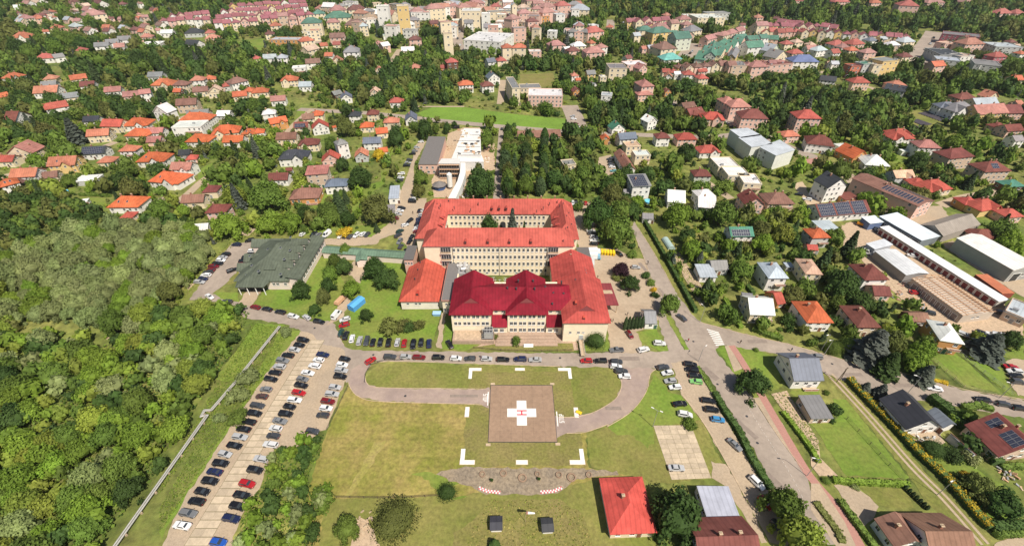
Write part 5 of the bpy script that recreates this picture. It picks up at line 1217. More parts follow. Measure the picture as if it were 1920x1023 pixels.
    HLIST.append(dict(o=root, lab=lab, x=c_.x, y=c_.y, base=f"{size}{WALLW[letters[1]]} {nm.replace('_', ' ').replace('garden ', '').replace('flat ', '')} with {ROOFW[letters[0]]} {KINDW[kind]} roof", st=stw, short=f"{ROOFW[letters[0]]} {KINDW[kind]} roof", py=near, w=w_))
    return root
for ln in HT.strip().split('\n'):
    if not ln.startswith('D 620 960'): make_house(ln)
fr_ = random.Random(31); tries = 0
for x0, y0, x1, y1, rf, e_, ds in ((298, 41, 394, 36, 'C', 8, 'leftmost crimson row'), (317, 32, 394, 26, 'C', 8, 'leftmost crimson row'), (400, 45, 484, 40, 'C', 8, 'near middle crimson row'), (405, 34, 571, 24, 'C', 9, 'long crimson estate'), (413, 24, 578, 13, 'C', 9, 'upper crimson estate'), (490, 36, 590, 28, 'C', 9, 'near crimson corner'), (430, 14, 575, 4, 'C', 9, 'topmost crimson estate'),
    (1176, 42, 1258, 39, 'C', 8, 'crimson terrace before the far wood'), (1214, 50, 1262, 49, 'C', 8, 'short crimson terrace'), (1417, 50, 1531, 50, 'C', 7, 'upper crimson terrace'), (1455, 42, 1570, 54, 'C', 7, 'topmost crimson terrace'), (1519, 60, 1709, 71, 'C', 7, 'longest crimson terrace'), (1430, 61, 1519, 60, 'R', 7, 'red terrace end'), (1201, 63, 1303, 66, 'N', 7, 'green terrace row'), (1398, 73, 1461, 76, 'N', 7, 'short green terrace'), (1322, 112, 1368, 80, 'N', 7, 'green terrace climbing the street'), (1352, 106, 1400, 78, 'N', 7, 'second climbing green terrace'), (1328, 76, 1400, 56, 'P', 6, 'pinkish climbing terrace'), (1271, 128, 1400, 122, 'B', 8, 'long beige terrace'), (1400, 122, 1487, 124, 'P', 8, 'long pinkish terrace')):
    n_ = max(2, int(round((x1 - x0) / (15.5 if abs(y1 - y0) < .4 * (x1 - x0) else 13))))
    for i_ in range(n_):
        xa, xb = x0 + (x1 - x0) * i_ / n_, x0 + (x1 - x0) * (i_ + 1) / n_; ya, yb = y0 + (y1 - y0) * i_ / n_, y0 + (y1 - y0) * (i_ + 1) / n_; j_ = fr_.uniform(-1.2, 1.2)
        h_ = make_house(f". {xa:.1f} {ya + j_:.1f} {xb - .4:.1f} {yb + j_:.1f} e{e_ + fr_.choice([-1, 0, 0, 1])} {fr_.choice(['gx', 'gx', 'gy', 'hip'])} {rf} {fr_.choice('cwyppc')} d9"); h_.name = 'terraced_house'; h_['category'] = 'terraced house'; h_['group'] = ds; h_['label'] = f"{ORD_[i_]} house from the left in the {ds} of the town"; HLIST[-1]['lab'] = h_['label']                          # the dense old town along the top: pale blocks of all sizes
while tries < 420:
    tries += 1; bx_ = fr_.choice([(860, 1085, 2, 62), (860, 1085, 2, 62), (560, 860, 4, 60), (1090, 1500, 30, 120), (1420, 1920, 70, 130), (20, 290, 4, 60), (860, 1085, 0, 40)]); px, py = fr_.uniform(*bx_[:2]), fr_.uniform(*bx_[2:]); p = P(px, py, 0)
    if any(math.hypot(p.x - h[0], p.y - h[1]) < max(h[2], h[3]) + (10 if px < 1090 and px > 550 else 15) for h in HOUSES): continue
    town = bx_[0] in (860, 560); wd = fr_.uniform(14, 24) if town else fr_.uniform(9, 15)
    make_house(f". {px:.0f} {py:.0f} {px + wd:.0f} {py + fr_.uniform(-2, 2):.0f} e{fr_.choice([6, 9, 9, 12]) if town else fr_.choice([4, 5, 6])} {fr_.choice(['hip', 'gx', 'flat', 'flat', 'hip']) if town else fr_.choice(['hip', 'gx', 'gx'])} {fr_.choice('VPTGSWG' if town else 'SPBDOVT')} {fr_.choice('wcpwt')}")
lm_ = [q for q in HLIST if q['lab'] and q['lab'].startswith('very long maroon')][0]['o']; ro_ = [c for c in lm_.children if c.name.startswith('roof')][0]; bb = [v.co for v in ro_.data.vertices]; mx, my, mz = (max(v[i] for v in bb) for i in range(3)); ex_ = min(v.co.z for v in ro_.data.vertices) + .25; sl_ = math.atan2(mz - ex_, mx / 2)
for i in range(12):                                        # rows of grey panels on the near half of the long roof
    for s_ in (-1, 1):
        xx = mx * (.5 + s_ * .24); p_ = link('solar_panel', SOLAR, ro_, None, (xx, 1.5 + i * my * .55 / 12, ex_ + (mz - ex_) * .5 + .12)); p_.rotation_euler = (sl_, 0, R(-90 * -s_)); p_.scale = (my * .035, mx * .2, 1)
# ---- the apartment blocks in steps, metal sheds, garages, rafters
ap = empty('stepped_apartment_block', (0, 0, 0), 0, 'pale grey three-storey apartment block stepping along the street in three sections', 'apartment block')
for sec in ([(1368, 243), (1402, 240), (1428, 254), (1390, 259)], [(1384, 258), (1424, 252), (1449, 270), (1409, 276)], [(1424, 276), (1462, 262), (1491, 281), (1455, 292)]):
    q = poly_block(ap, sec, 9.5, 0, (.66, .66, .60), (.46, .49, .52), '.', mt='roofs')
    q = [Vector((p.x, p.y, 0)) for p in q]
    for i in range(4):
        a, b_ = q[i], q[(i + 1) % 4]; d = b_ - a; n = Vector((d.y, -d.x, 0)).normalized()
        if n.y < -.25 or abs(n.x) > .5:
            m_ = max(2, int(d.length / 3.2))
            for k in range(m_):
                p = a + d * ((k + .5) / m_) - n * .28
                for z in (1.8, 4.8, 7.8): win(ap, p.x, p.y, z, 1.4, 1.4, math.atan2(n.y, n.x) + R(90))
def long_block(name, label, cat, tile, front_l, front_r, back_l, e, rise, kind, rc, wc, doors=0, dcol=(.2, .05, .05), oh=.25):
    a, b_, c_ = PT(tile, *front_l, e), PT(tile, *front_r, e), PT(tile, *back_l, e)
    v = (c_ - a).normalized(); u = Vector((v.y, -v.x, 0)); D_ = (c_ - a).length; W_ = abs((b_ - a).dot(u)); yaw = math.atan2(u.y, u.x)
    r = empty(name, (a.x, a.y, 0), yaw, label, cat); m = MB(); m.box(oh, W_ - oh, oh, D_ - oh, 0, e - .12)
    p, f, G = roof_geo(W_ - 2 * oh, D_ - 2 * oh, e, rise, kind, oh); sh = lambda q: (q[0] + oh, q[1] + oh, q[2])
    for q in G: m.face([sh(x) for x in q])
    m.build('wall', M['wall'], r, wc); s_ = MB(); s_.solid([sh(x) for x in p], f, .2); s_.build('roof', M['roofs'], r, rc)
    for i in range(doors):
        y = oh + (D_ - 2 * oh) * (i + .5) / doors; link('garage_door', DOOR, r, dcol, (oh - .005, y, .05), R(-90), (D_ / doors * .72, 1, e * .74))
    mc = a + u * (W_ / 2) + v * (D_ / 2); footprint(mc.x, mc.y, W_ / 2, D_ / 2, yaw, e)
    return r, W_, D_
long_block('garage_row', 'long row of garages with dark red doors under a narrow pale roof', 'garage row', 'J', (1390, 650), (1510, 660), (505, 105), 3.2, .5, 'shed', (.70, .70, .70), (.5, .47, .42), 20, (.16, .03, .035))
long_block('metal_shed', 'pale grey metal shed with a plank side beside the white van', 'shed', 'J', (705, 455), (885, 448), (470, 275), 4.2, .8, 'gy', (.56, .57, .58), (.30, .28, .27), 0)
long_block('metal_shed', 'short grey metal shed end behind the white van', 'shed', 'J', (475, 265), (645, 248), (405, 225), 3.8, .3, 'shed', (.55, .57, .60), (.36, .38, .42), 0)
long_block('metal_shed', 'pale blue-grey metal hall at the head of the garage row', 'hall', 'J', (820, 200), (965, 170), (500, 30), 4.5, .8, 'shed', (.62, .68, .72), (.18, .20, .22), 5, (.10, .11, .13))
long_block('metal_shed', 'small pale metal shed with blue wall beside the orange excavator', 'shed', 'J', (440, 75), (530, 55), (370, 30), 4.0, .4, 'shed', (.62, .68, .72), (.12, .17, .30), 0)
long_block('old_barn', 'old tan barn with a sagging weathered grey-brown roof', 'barn', 'J', (980, 170), (1300, 100), (800, 85), 4.0, 3.0, 'gx', (.30, .26, .22), (.34, .30, .26), 0)
r, W_, D_ = long_block('warehouse', 'big grey-walled warehouse with a broad white roof', 'warehouse', 'J', (1500, 420), (1690, 385), (1075, 180), 6.5, 1.6, 'gy', (.74, .70, .66), (.36, .35, .33), 0)
link('garage_door', DOOR, r, (.04, .04, .04), (W_ * .3, .2, .05), 0, (4, 1, 4)); [win(r, W_ * (.55 + .1 * k), .22, 3, 1.2, 1.4) for k in range(4)]
# unfinished roof of bare rafters
a, b_, c_ = PT('J', 1130, 755, 4.2), PT('J', 1385, 738, 4.2), PT('J', 745, 475, 4.2)
v = (c_ - a).normalized(); u = Vector((v.y, -v.x, 0)); D_ = (c_ - a).length; W_ = abs((b_ - a).dot(u)); yaw = math.atan2(u.y, u.x)
rb = empty('roofless_workshop', (a.x, a.y, 0), yaw, 'long workshop under construction with bare timber roof rafters', 'workshop')
m = MB()
for q in ((.3, .6, .3, D_ - .3), (W_ - .6, W_ - .3, .3, D_ - .3), (.6, W_ - .6, .3, .6), (.6, W_ - .6, D_ - .6, D_ - .3)): m.box(*q, 0, 4.0)
m.box(.6, W_ - .6, .6, D_ - .6, 3.0, 3.2); m.build('wall', M['wall'], rb, (.52, .44, .36))
for i in range(4): x = W_ * (i + .5) / 4; m = MB(); m.box(x - .08, x + .08, 0, D_, 4.0 + .9 * (1 - abs(i - 1.5) / 2), 4.2 + .9 * (1 - abs(i - 1.5) / 2)); m.build('purlin', M['wood'], rb)
nr = int(D_ / 1.15)
raf = MB(); raf.beam((-.3, 0, 4.15), (W_ / 2, 0, 5.35), .13, .2); raf.beam((W_ / 2, 0, 5.35), (W_ + .3, 0, 4.15), .13, .2); rme = raf.mesh('rafter', [M['wood']])
for i in range(nr): link('rafter', rme, rb, None, (0, .3 + i * (D_ - .6) / (nr - 1), 0))
for i in range(9): door(rb, .29, 3 + i * (D_ - 6) / 8, 0, 2.6, 2.6, R(-90), (.25, .2, .18))
for k in range(2): win(rb, W_ * (.4 + .15 * k), .29, 2.3, 1.4, 1)
footprint(*(a + u * (W_ / 2) + v * (D_ / 2)).to_2d(), W_ / 2, D_ / 2, yaw, 5)
# shipping container, greenhouse
r, W_, D_ = long_block('shipping_container', 'orange-red shipping container on the gravel before the warehouse', 'container', 'J', (1415, 590), (1470, 560), (1215, 450), 2.7, .02, 'shed', (.5, .17, .09), (.26, .06, .04), 0, oh=.05)
def tunnel(tile, a, b_, wd, lab):
    a, b_ = PT(tile, *a), PT(tile, *b_); d = b_ - a; r = empty('greenhouse', (a.x, a.y, 0), math.atan2(d.y, d.x), lab, 'greenhouse'); L_ = d.length; m = MB(); n = 8
    for i in range(n):
        t0, t1 = math.pi * i / n, math.pi * (i + 1) / n; h = wd / 2
        m.face([(0, h * math.cos(t0), h * math.sin(t0)), (L_, h * math.cos(t0), h * math.sin(t0)), (L_, h * math.cos(t1), h * math.sin(t1)), (0, h * math.cos(t1), h * math.sin(t1))][::-1])
    for x in (0, L_): m.face([(x, wd / 2 * math.cos(math.pi * i / n), wd / 2 * math.sin(math.pi * i / n)) for i in range(n + 1)])
    m.build('cover', M['tint'], r, (.36, .47, .44))
    for k in range(4):
        m = MB(); x = L_ * k / 3
        for i in range(n): t0, t1 = math.pi * i / n, math.pi * (i + 1) / n; h = wd / 2 + .04; m.beam((x, h * math.cos(t0), h * math.sin(t0)), (x, h * math.cos(t1), h * math.sin(t1)), .08, .08)
        m.build('hoop', M['grey'], r)
    footprint(*((a + b_) / 2).to_2d(), L_ / 2, wd / 2, math.atan2(d.y, d.x), 2)
tunnel('I', (390, 268), (340, 195), 3.6, 'green plastic tunnel greenhouse at the head of the vegetable rows')
tunnel('E', (920, 1000), (1010, 965), 3.6, 'pale green tunnel greenhouse beside the dark hedge below the garden hut')
# ================================================================== CARS
def car_meshes(kind):
    # length, half width, belt height, roof height, cabin base x0..x1, roof x0..x1, bonnet height
    L_, hw, zb, zt, c0, c1, t0, t1, hood, tail = {
        'hatch': (4.1, .88, .92, 1.48, -1.95, .95, -1.55, .25, .86, .92), 'sedan': (4.6, .90, .92, 1.44, -1.55, 1.0, -.95, .30, .86, .94),
        'estate': (4.6, .90, .94, 1.48, -2.2, .95, -1.95, .30, .88, .94), 'suv': (4.5, .93, 1.02, 1.66, -2.1, 1.0, -1.8, .40, .98, 1.02),
        'van': (5.4, 1.0, 1.15, 2.35, -2.6, 2.0, -2.55, 1.15, 1.12, 1.15), 'pickup': (5.2, .93, 1.02, 1.72, -.7, 1.1, -.45, .5, 1.0, 1.0)}[kind]
    h = L_ / 2; st = [(-h, .80, .45, .80), (-h + .12, .93, .32, tail - .04), (-h + .5, 1.0, .27, tail), (-.6, 1.0, .24, zb), (c1, 1.0, .24, zb - .02), (h - .75, .98, .27, hood - .04), (h - .18, .90, .32, .74), (h, .72, .42, .62)]
    b = MB(); rings = []
    for x, k, z0, z2 in st:
        w_ = hw * k; zm = z0 + (z2 - z0) * .55
        rings.append([(x, -w_ * .94, z0), (x, -w_, zm), (x, -w_ * .90, z2), (x, w_ * .90, z2), (x, w_, zm), (x, w_ * .94, z0)])
    for a, c_ in zip(rings, rings[1:]):
        for i in range(6): j = (i + 1) % 6; b.face([a[j], a[i], c_[i], c_[j]], 1 if i == 5 else 0)
    b.face(rings[0]); b.face(rings[-1][::-1])
    bw, tw = hw * .90, hw * .70; base = [(c0, -bw, zb - .06), (c1, -bw * .96, zb - .06), (c1, bw * .96, zb - .06), (c0, bw, zb - .06)]; top = [(t0, -tw, zt - .05), (t1, -tw, zt - .05), (t1, tw, zt - .05), (t0, tw, zt - .05)]
    b.hexa(base + top, 0); k = .93; b.hexa([(t0, -tw, zt - .05), (t1, -tw, zt - .05), (t1, tw, zt - .05), (t0, tw, zt - .05), (t0 + .15, -tw * k, zt), (t1 - .2, -tw * k, zt), (t1 - .2, tw * k, zt), (t0 + .15, tw * k, zt)], 0)
    if kind == 'pickup': b.box(-h + .25, c0 - .1, -hw * .75, hw * .75, zb + .005, zb + .02, 1)
    for s in (-1, 1): b.box(c1 - .28, c1 - .12, s * (hw + .12) - .09, s * (hw + .12) + .09, zb - .02, zb + .12, 0)
    for x in (-h + .78, h - .82):
        for s in (-1, 1): b.tube((x, s * hw * .90, .34), (x, s * hw * 1.003, .34), .40, .40, 10, 1)
    out = {'body': b.mesh('body', [M['paintcar'], M['dark']])}
    def quad(p, q, r_, s_, f0, f1, g0, g1, n, off=.012):
        p, q, r_, s_ = map(Vector, (p, q, r_, s_)); at = lambda u, v: (p * (1 - u) + q * u) * (1 - v) + (s_ * (1 - u) + r_ * u) * v; nn = (q - p).cross(s_ - p).normalized() * off; m = MB()
        a = [at(f0, g0), at(f1, g0), at(f1, g1), at(f0, g1)]; m.hexa([x - nn for x in a] + [x + nn for x in a]); return m.mesh(n, [M['glass']])
    out['windscreen'] = quad(base[1], base[2], top[2], top[1], .06, .94, .12, .95, 'windscreen')
    out['rear_window'] = quad(base[3], base[0], top[0], top[3], .10, .90, .25, .92, 'rear_window')
    f1 = .93 if kind != 'van' else .93; f0 = .06 if kind != 'van' else .62
    out['side_window'] = [quad(base[0], base[1], top[1], top[0], f0, f1, .22, .92, 'side_window'), quad(base[2], base[3], top[3], top[2], 1 - f1, 1 - f0, .22, .92, 'side_window')]
    out['wheel'] = [(x, s * (hw - .10), .32) for x in (-h + .78, h - .82) for s in (-1, 1)]
    m = MB(); m.box(-.10, .06, -.17, .17, -.07, .07); out['lampme'] = m.mesh('headlight', [M['lamp']]); m = MB(); m.box(-.05, .06, -.14, .14, -.10, .10); out['tailme'] = m.mesh('tail_light', [M['tail']])
    out['hl'] = [(h - .16, s * hw * .62, .64) for s in (-1, 1)]; out['tl'] = [(-h + .08, s * hw * .66, .78) for s in (-1, 1)]; out['L'] = L_
    return out
m = MB(); m.tube((0, -.11, 0), (0, .11, 0), .32, .32, 12, 0); WHEEL = m.mesh('wheel', [M['tyre']]); m = MB(); m.tube((0, -.125, 0), (0, .125, 0), .19, .19, 10); RIM = m.mesh('rim', [M['rim']])
CM = {}
PAINT = {'black': (.012, .012, .014), 'dark grey': (.06, .063, .07), 'grey': (.20, .205, .21), 'silver': (.48, .48, .48), 'white': (.80, .80, .79), 'red': (.42, .015, .02), 'dark red': (.17, .012, .016), 'navy': (.015, .022, .07),
         'blue': (.02, .09, .40), 'light blue': (.06, .28, .55), 'green': (.22, .52, .16), 'dark green': (.02, .06, .045), 'brown': (.09, .05, .04), 'teal': (.15, .40, .42), 'beige': (.45, .36, .24)}
AB = {'K': 'black', 'D': 'dark grey', 'Y': 'grey', 'S': 'silver', 'W': 'white', 'R': 'red', 'M': 'dark red', 'N': 'navy', 'B': 'blue', 'L': 'light blue', 'G': 'green', 'E': 'dark green', 'O': 'brown', 'T': 'teal', 'I': 'beige'}
ORD = ORD_ + ['sixteenth', 'seventeenth', 'eighteenth', 'nineteenth', 'twentieth'] + ['twenty-' + x for x in ORD_[:9]]
KN = {'hatch': 'hatchback', 'sedan': 'saloon car', 'estate': 'estate car', 'suv': 'SUV', 'van': 'van', 'pickup': 'pickup'}
CARPOS = []
def car(x, y, yaw, colour, kind, label, group=None, detail=2, sc=1.0):
    if kind not in CM: CM[kind] = car_meshes(kind)
    c = CM[kind]; r = empty('parked_car', (x, y, .055), yaw, label, 'van' if kind == 'van' else 'car', group); r.scale = (sc, sc, sc)
    col = PAINT[colour]; jj = 1 + rnd.uniform(-.15, .15); col = tuple(min(.85, k * jj) for k in col)
    link('body', c['body'], r, col); link('windscreen', c['windscreen'], r); link('rear_window', c['rear_window'], r)
    for q in c['side_window']: link('side_window', q, r)
    if detail > 0:
        for q in c['wheel']:
            wl = link('wheel', WHEEL, r, None, q)
            if detail > 1: link('rim', RIM, wl)
    if detail > 1:
        for q in c['hl']: link('headlight', c['lampme'], r, None, q)
        for q in c['tl']: link('tail_light', c['tailme'], r, None, q)
    CARPOS.append((x, y)); return r
def heading(t, a, b): d = PT(t, *b) - PT(t, *a); return math.atan2(d.y, d.x)
def row(tile, items, yaw, phrase, group, detail=2, numbered=True, sc=1.0, jit=.05):
    for i, it in enumerate(items):
        x, y, cc = it[:3]; k = it[3] if len(it) > 3 and it[3] else rnd.choice(['hatch', 'estate', 'suv', 'sedan', 'hatch']); yw = it[4] if len(it) > 4 else yaw
        p = PT(tile, x, y, .7); nm = f"{AB[cc]} {KN[k]}"
        lab = phrase.format(n=ORD[i], c=nm) if numbered else f"{nm} {phrase}"
        if len(it) > 5: lab = it[5]
        if len(lab.split()) > 16: lab = lab.replace('estate car', 'estate').replace('saloon car', 'saloon')
        car(p.x, p.y, yw + rnd.uniform(-jit, jit) + (math.pi if rnd.random() < .4 else 0), AB[cc], k, lab, group, detail, sc)
la = heading('S', (150, 1020), (700, 130)) - math.pi / 2
row('S', [(620, 131, 'K'), (603, 153, 'K'), (583, 173, 'S', 'hatch'), (554, 197, 'K'), (531, 220, 'Y'), (517, 246, 'S'), (498, 272, 'K'), (480, 300, 'K', 'estate'), (459, 344, 'Y'), (441, 375, 'O'), (422, 414, 'D', 'estate'), (410, 448, 'K'), (385, 485, 'K', 'estate'), (362, 516, 'K'), (346, 550, 'S', 'estate'), (322, 587, 'K'), (281, 624, 'S', 'hatch'), (262, 664, 'K'), (236, 701, 'N', 'sedan'), (216, 741, 'K'), (182, 786, 'K'), (158, 829, 'K', 'estate'), (122, 880, 'Y', 'estate'), (95, 933, 'W', 'sedan')], la - .05, '{c}, {n} from the street in the row nearest the pipeline', 'cars in the pipeline-side row')
row('S', [(705, 194, 'N', 'sedan'), (687, 217, 'W'), (670, 243, 'W'), (640, 273, 'W'), (617, 300, 'Y', 'hatch'), (611, 327, 'K'), (601, 359, 'R'), (583, 390, 'W', 'estate'), (561, 419, 'K'), (544, 450, 'K'), (519, 481, 'Y', 'sedan'), (501, 513, 'W', 'hatch'), (490, 545, 'D'), (479, 583, 'W', 'estate'), (438, 645, 'S', 'estate'), (411, 693, 'K', 'suv'), (377, 753, 'R', 'suv'), (353, 802, 'K'), (337, 850, 'K', 'estate'), (308, 903, 'N', 'estate')], la - .05, '{c}, {n} from the street in the middle row of the long car park', 'cars in the middle row of the car park')
row('S', [(800, 213, 'K'), (788, 238, 'W', 'hatch'), (785, 262, 'S', 'estate'), (780, 289, 'K'), (757, 335, 'S', 'hatch'), (745, 364, 'S', 'estate'), (727, 396, 'M', 'estate'), (718, 426, 'W', 'hatch'), (705, 456, 'D', 'hatch'), (660, 525, 'D', 'hatch')], la - .03, '{c}, {n} from the street in the row beside the helipad meadow', 'cars in the meadow-side row')
row('S', [(623, 566, 'M', 'estate')], la - .2, 'beside the bushes at the end of the car park', None, numbered=False); row('S', [(252, 1006, 'B', 'hatch')], la, 'alone by the bushes at the very bottom of the car park', None, numbered=False)
row('R', [(310, 95, 'D', 'estate'), (410, 95, 'S', 'hatch'), (497, 99, 'M', 'estate'), (620, 100, 'K', 'suv'), (732, 105, 'W', 'hatch'), (823, 107, 'D', 'hatch'), (928, 108, 'S', 'hatch'), (1033, 113, 'K', 'estate'), (1144, 111, 'N', 'suv'), (1240, 114, 'S', 'sedan'), (1567, 121, 'R', 'hatch', 0, 'red hatchback with a white roof parked along the hospital street'), (1658, 121, 'K', 'estate'), (1757, 128, 'D', 'suv')], 0, '{c}, {n} from the corner in the line along the hospital street', 'cars parked along the hospital street')
row('R', [(1756, 158, 'W', 'hatch'), (1790, 187, 'D', 'suv'), (1812, 220, 'W', 'hatch')], R(-5), '{c}, {n} from the street beside the right helipad loop', 'cars beside the helipad loop'); row('R', [(187, 120, 'R', 'hatch')], R(42), 'turning at the bend of the helipad loop', None, numbered=False)
row('.', [(639, 623, 'E', 'hatch'), (648.5, 628, 'K'), (660, 634, 'W', 'hatch'), (674, 638, 'S', 'estate'), (687.5, 638.5, 'D'), (699, 641, 'K', 'hatch'), (713, 641, 'K'), (728.7, 641, 'K', 'suv'), (745, 641, 'S', 'hatch'), (757.9, 642.5, 'R', 'hatch'), (774.8, 644.7, 'K'), (789.5, 641.6, 'K', 'hatch'), (804.5, 643, 'N')], R(94), '{c}, {n} from the left in the row facing the hospital lawn', 'cars facing the hospital lawn')
row('O', [(393, 910, 'K', 'estate')], R(118), 'parked askew on the grass beside the walkway', None, numbered=False)
row('S', [(798, 66, 'R', 'hatch')], R(20), 'by the blue container at the street end', None, numbered=False); row('S', [(801, 42, 'W', 'hatch')], R(25), 'by the blue container at the street end', None, numbered=False); row('S', [(765, 22, 'W', 'van')], R(76), 'parked on the drive below the clinic trees', None, numbered=False)
row('N', [(590, 747, 'M', 'estate'), (685, 763, 'K', 'sedan'), (790, 786, 'K', 'estate'), (895, 820, 'W', 'estate'), (1000, 828, 'S', 'hatch', R(-38)), (1100, 862, 'K', 'estate')], R(-16), '{c}, {n} from the clinic drive along the lower clinic street', 'cars along the clinic street')
row('N', [(225, 662, 'W', 'sedan', R(-30), 'white saloon car turning out of the clinic car park'), (363, 703, 'D', 'estate', R(-5), 'dark estate car by the small lawn below the clinic'), (405, 452, 'K', 'estate', R(38), 'black estate car alone in the middle of the clinic car park'), (440, 248, 'N', 'suv', R(-3), 'navy SUV at the far corner of the clinic car park'), (547, 215, 'K', 'suv', R(20), 'black SUV behind the clinic wing at the car park corner')], 0, '{c}', 'cars round the clinic car park')
row('N', [(355, 325, 'K'), (328, 350, 'S', 'sedan'), (315, 373, 'W', 'hatch'), (292, 398, 'K', 'estate'), (258, 422, 'M', 'estate'), (233, 450, 'M', 'hatch'), (213, 467, 'D'), (195, 491, 'W', 'estate'), (172, 522, 'N', 'hatch'), (145, 546, 'S', 'estate')], R(-4), '{c}, {n} from the far end along the grass bank by the clinic', 'cars along the grass bank')
row('N', [(568, 298, 'W', 'hatch'), (540, 330, 'K', 'suv'), (523, 354, 'K'), (500, 380, 'K', 'estate'), (488, 408, 'M', 'hatch')], R(8), '{c}, {n} from the far end against the clinic wings', 'cars against the clinic wings')
row('N', [(970, 163, 'W', 'hatch'), (1057, 165, 'K', 'suv'), (1095, 168, 'Y', 'hatch'), (1163, 168, 'W', 'van'), (1275, 177, 'W', 'estate'), (1312, 180, 'K', 'hatch'), (1352, 182, 'D', 'estate'), (1400, 172, 'W', 'suv'), (1450, 163, 'W', 'hatch'), (1485, 168, 'D', 'hatch')], R(72), '{c}, {n} from the clinic in the row behind it by the yellow shrub', 'cars behind the clinic')
row('U', [(110, 255, 'K', 'suv'), (85, 295, 'W', 'hatch'), (50, 350, 'S', 'estate'), (5, 420, 'M', 'hatch')], R(-4), '{c}, {n} from the top beside the metal sheds on the drive', 'cars beside the drive sheds')
row('U', [(395, 295, 'K', 'hatch', R(80)), (240, 455, 'K', 'estate', R(62)), (165, 525, 'W', 'hatch', R(35)), (85, 625, 'E', 'suv', R(55)), (55, 690, 'D', 'estate', R(55)), (80, 785, 'Y', 'suv', R(78)), (95, 868, 'D', 'hatch', R(78)), (225, 915, 'K', 'estate', R(10)), (240, 790, 'K', 'hatch', R(75)), (268, 720, 'K', 'hatch', R(75))], R(60), '{c}, {n} from the hospital corner scattered on the sandy drive', 'cars on the sandy drive')
row('U', [(455, 295, 'W'), (435, 365, 'S', 'hatch'), (410, 420, 'N', 'sedan'), (405, 478, 'N'), (385, 522, 'K', 'sedan'), (375, 560, 'W', 'hatch'), (362, 600, 'W', 'estate'), (360, 632, 'M', 'hatch')], R(8), '{c}, {n} from the far end along the left hospital wall', 'cars along the left hospital wall')
row('U', [(280, 150, 'K', 'suv'), (290, 105, 'W', 'hatch')], R(-5), '{c}, {n} under the trees at the left hospital corner', None)
row('V', [(1145, 172, 'W', 'hatch'), (1195, 165, 'K'), (1275, 170, 'K', 'hatch'), (1350, 172, 'R', 'hatch')], R(88), '{c}, {n} from the hospital at the far end of its side yard', None)
row('V', [(1340, 285, 'K', 'estate'), (1400, 295, 'D', 'suv'), (1470, 315, 'K', 'hatch')], R(-12), '{c}, {n} from the hospital under the yard trees', None)
row('V', [(1385, 515, 'S', 'estate', R(70)), (1435, 620, 'S', 'sedan'), (1450, 660, 'D'), (1480, 715, 'W', 'hatch'), (1490, 770, 'W', 'estate'), (1480, 825, 'K', 'hatch')], R(-4), '{c}, {n} from the far end along the side yard trees', 'cars along the side yard trees')
for a in (('Z', 345, 150, 'K', 'sedan', 115, 'near the yellow waste bins'), ('Z', 478, 258, 'S', 'hatch', -4, 'leaving the forecourt beside the purple tree'), ('Z', 430, 795, 'M', 'hatch', 105, 'before the cypress row'), ('Z', 668, 865, 'W', 'suv', -4, 'on the lawn by the white garage'), ('Z', 540, 915, 'W', 'suv', 18, 'with a dark roof at the edge of the hospital street'), ('Z', 325, 918, 'Y', 'pickup', 2, 'at the hospital street below the cypress row'), ('Z', 845, 660, 'D', 'sedan', 118, 'driving down the main road to the junction')):
    row(a[0], [(a[1], a[2], a[3], a[4])], R(a[5]), a[6], None, numbered=False)
row('K', [(262, 172, 'D', 'suv', R(10)), (283, 198, 'W', 'hatch', R(10)), (297, 236, 'S', 'hatch', R(4)), (320, 266, 'W', 'hatch', R(4))], 0, '{c}, {n} from the street on the field side of the gravel strip', 'cars on the gravel strip field side')
row('K', [(342, 345, 'K', 'sedan', R(8), 'black saloon car parked on the grass beside the white SUV'), (367, 396, 'W', 'suv', R(-10), 'white SUV parked on the grass edge above the concrete slabs'), (325, 650, 'S', 'sedan', R(-3), 'silver saloon car alone on the concrete slabs')], 0, '{c}', None)
row('K', [(392, 157, 'K', 'estate'), (400, 184, 'K'), (415, 212, 'K', 'estate'), (420, 240, 'G', 'hatch'), (477, 330, 'K', 'estate'), (492, 373, 'K', 'suv'), (523, 420, 'L', 'hatch')], R(-10), '{c}, {n} from the street along the hedge side of the gravel strip', 'cars along the roadside hedge')
row('K', [(603, 540, 'Y', 'sedan', R(-58)), (708, 720, 'W', 'suv', R(-62)), (750, 815, 'R', 'hatch', R(-62)), (815, 935, 'D', 'estate', R(-62))], 0, '{c}, {n} down the gravel drive beside the long hedge', 'cars down the gravel drive')
row('L', [(590, 272, 'W', 'sedan'), (820, 325, 'K', 'sedan'), (920, 347, 'D', 'estate'), (995, 365, 'K', 'estate')], R(-11), '{c}, {n} along the right-hand street by the wire fence', 'cars on the right-hand street'); row('L', [(25, 122, 'Y', 'suv')], R(-8), 'behind the grey gabled house on the street', None, numbered=False)
row('L', [(955, 170, 'R', 'sedan'), (970, 192, 'W'), (975, 212, 'K'), (985, 240, 'D', 'suv')], R(-8), '{c}, {n} from the top in the gravel bay by the lawn', None)
row('J', [(400, 285, 'W', 'van', R(-40), 'white van beside the short metal shed'), (755, 312, 'W', 'sedan', R(-30), 'white saloon car in front of the garage row'), (797, 312, 'K', 'hatch', R(70), 'black hatchback in front of the garage row'), (870, 728, 'D', 'estate', R(-30), 'dark grey estate car in the yard below the rafters'), (1420, 735, 'D', 'estate', R(-30), 'dark grey estate car at the end of the garage row'), (770, 582, 'R', 'hatch', R(0), 'red hatchback among scrap before the workshop'), (480, 115, 'D', 'pickup', R(70), 'dark pickup beside the blue metal shed')], 0, '{c}', None)
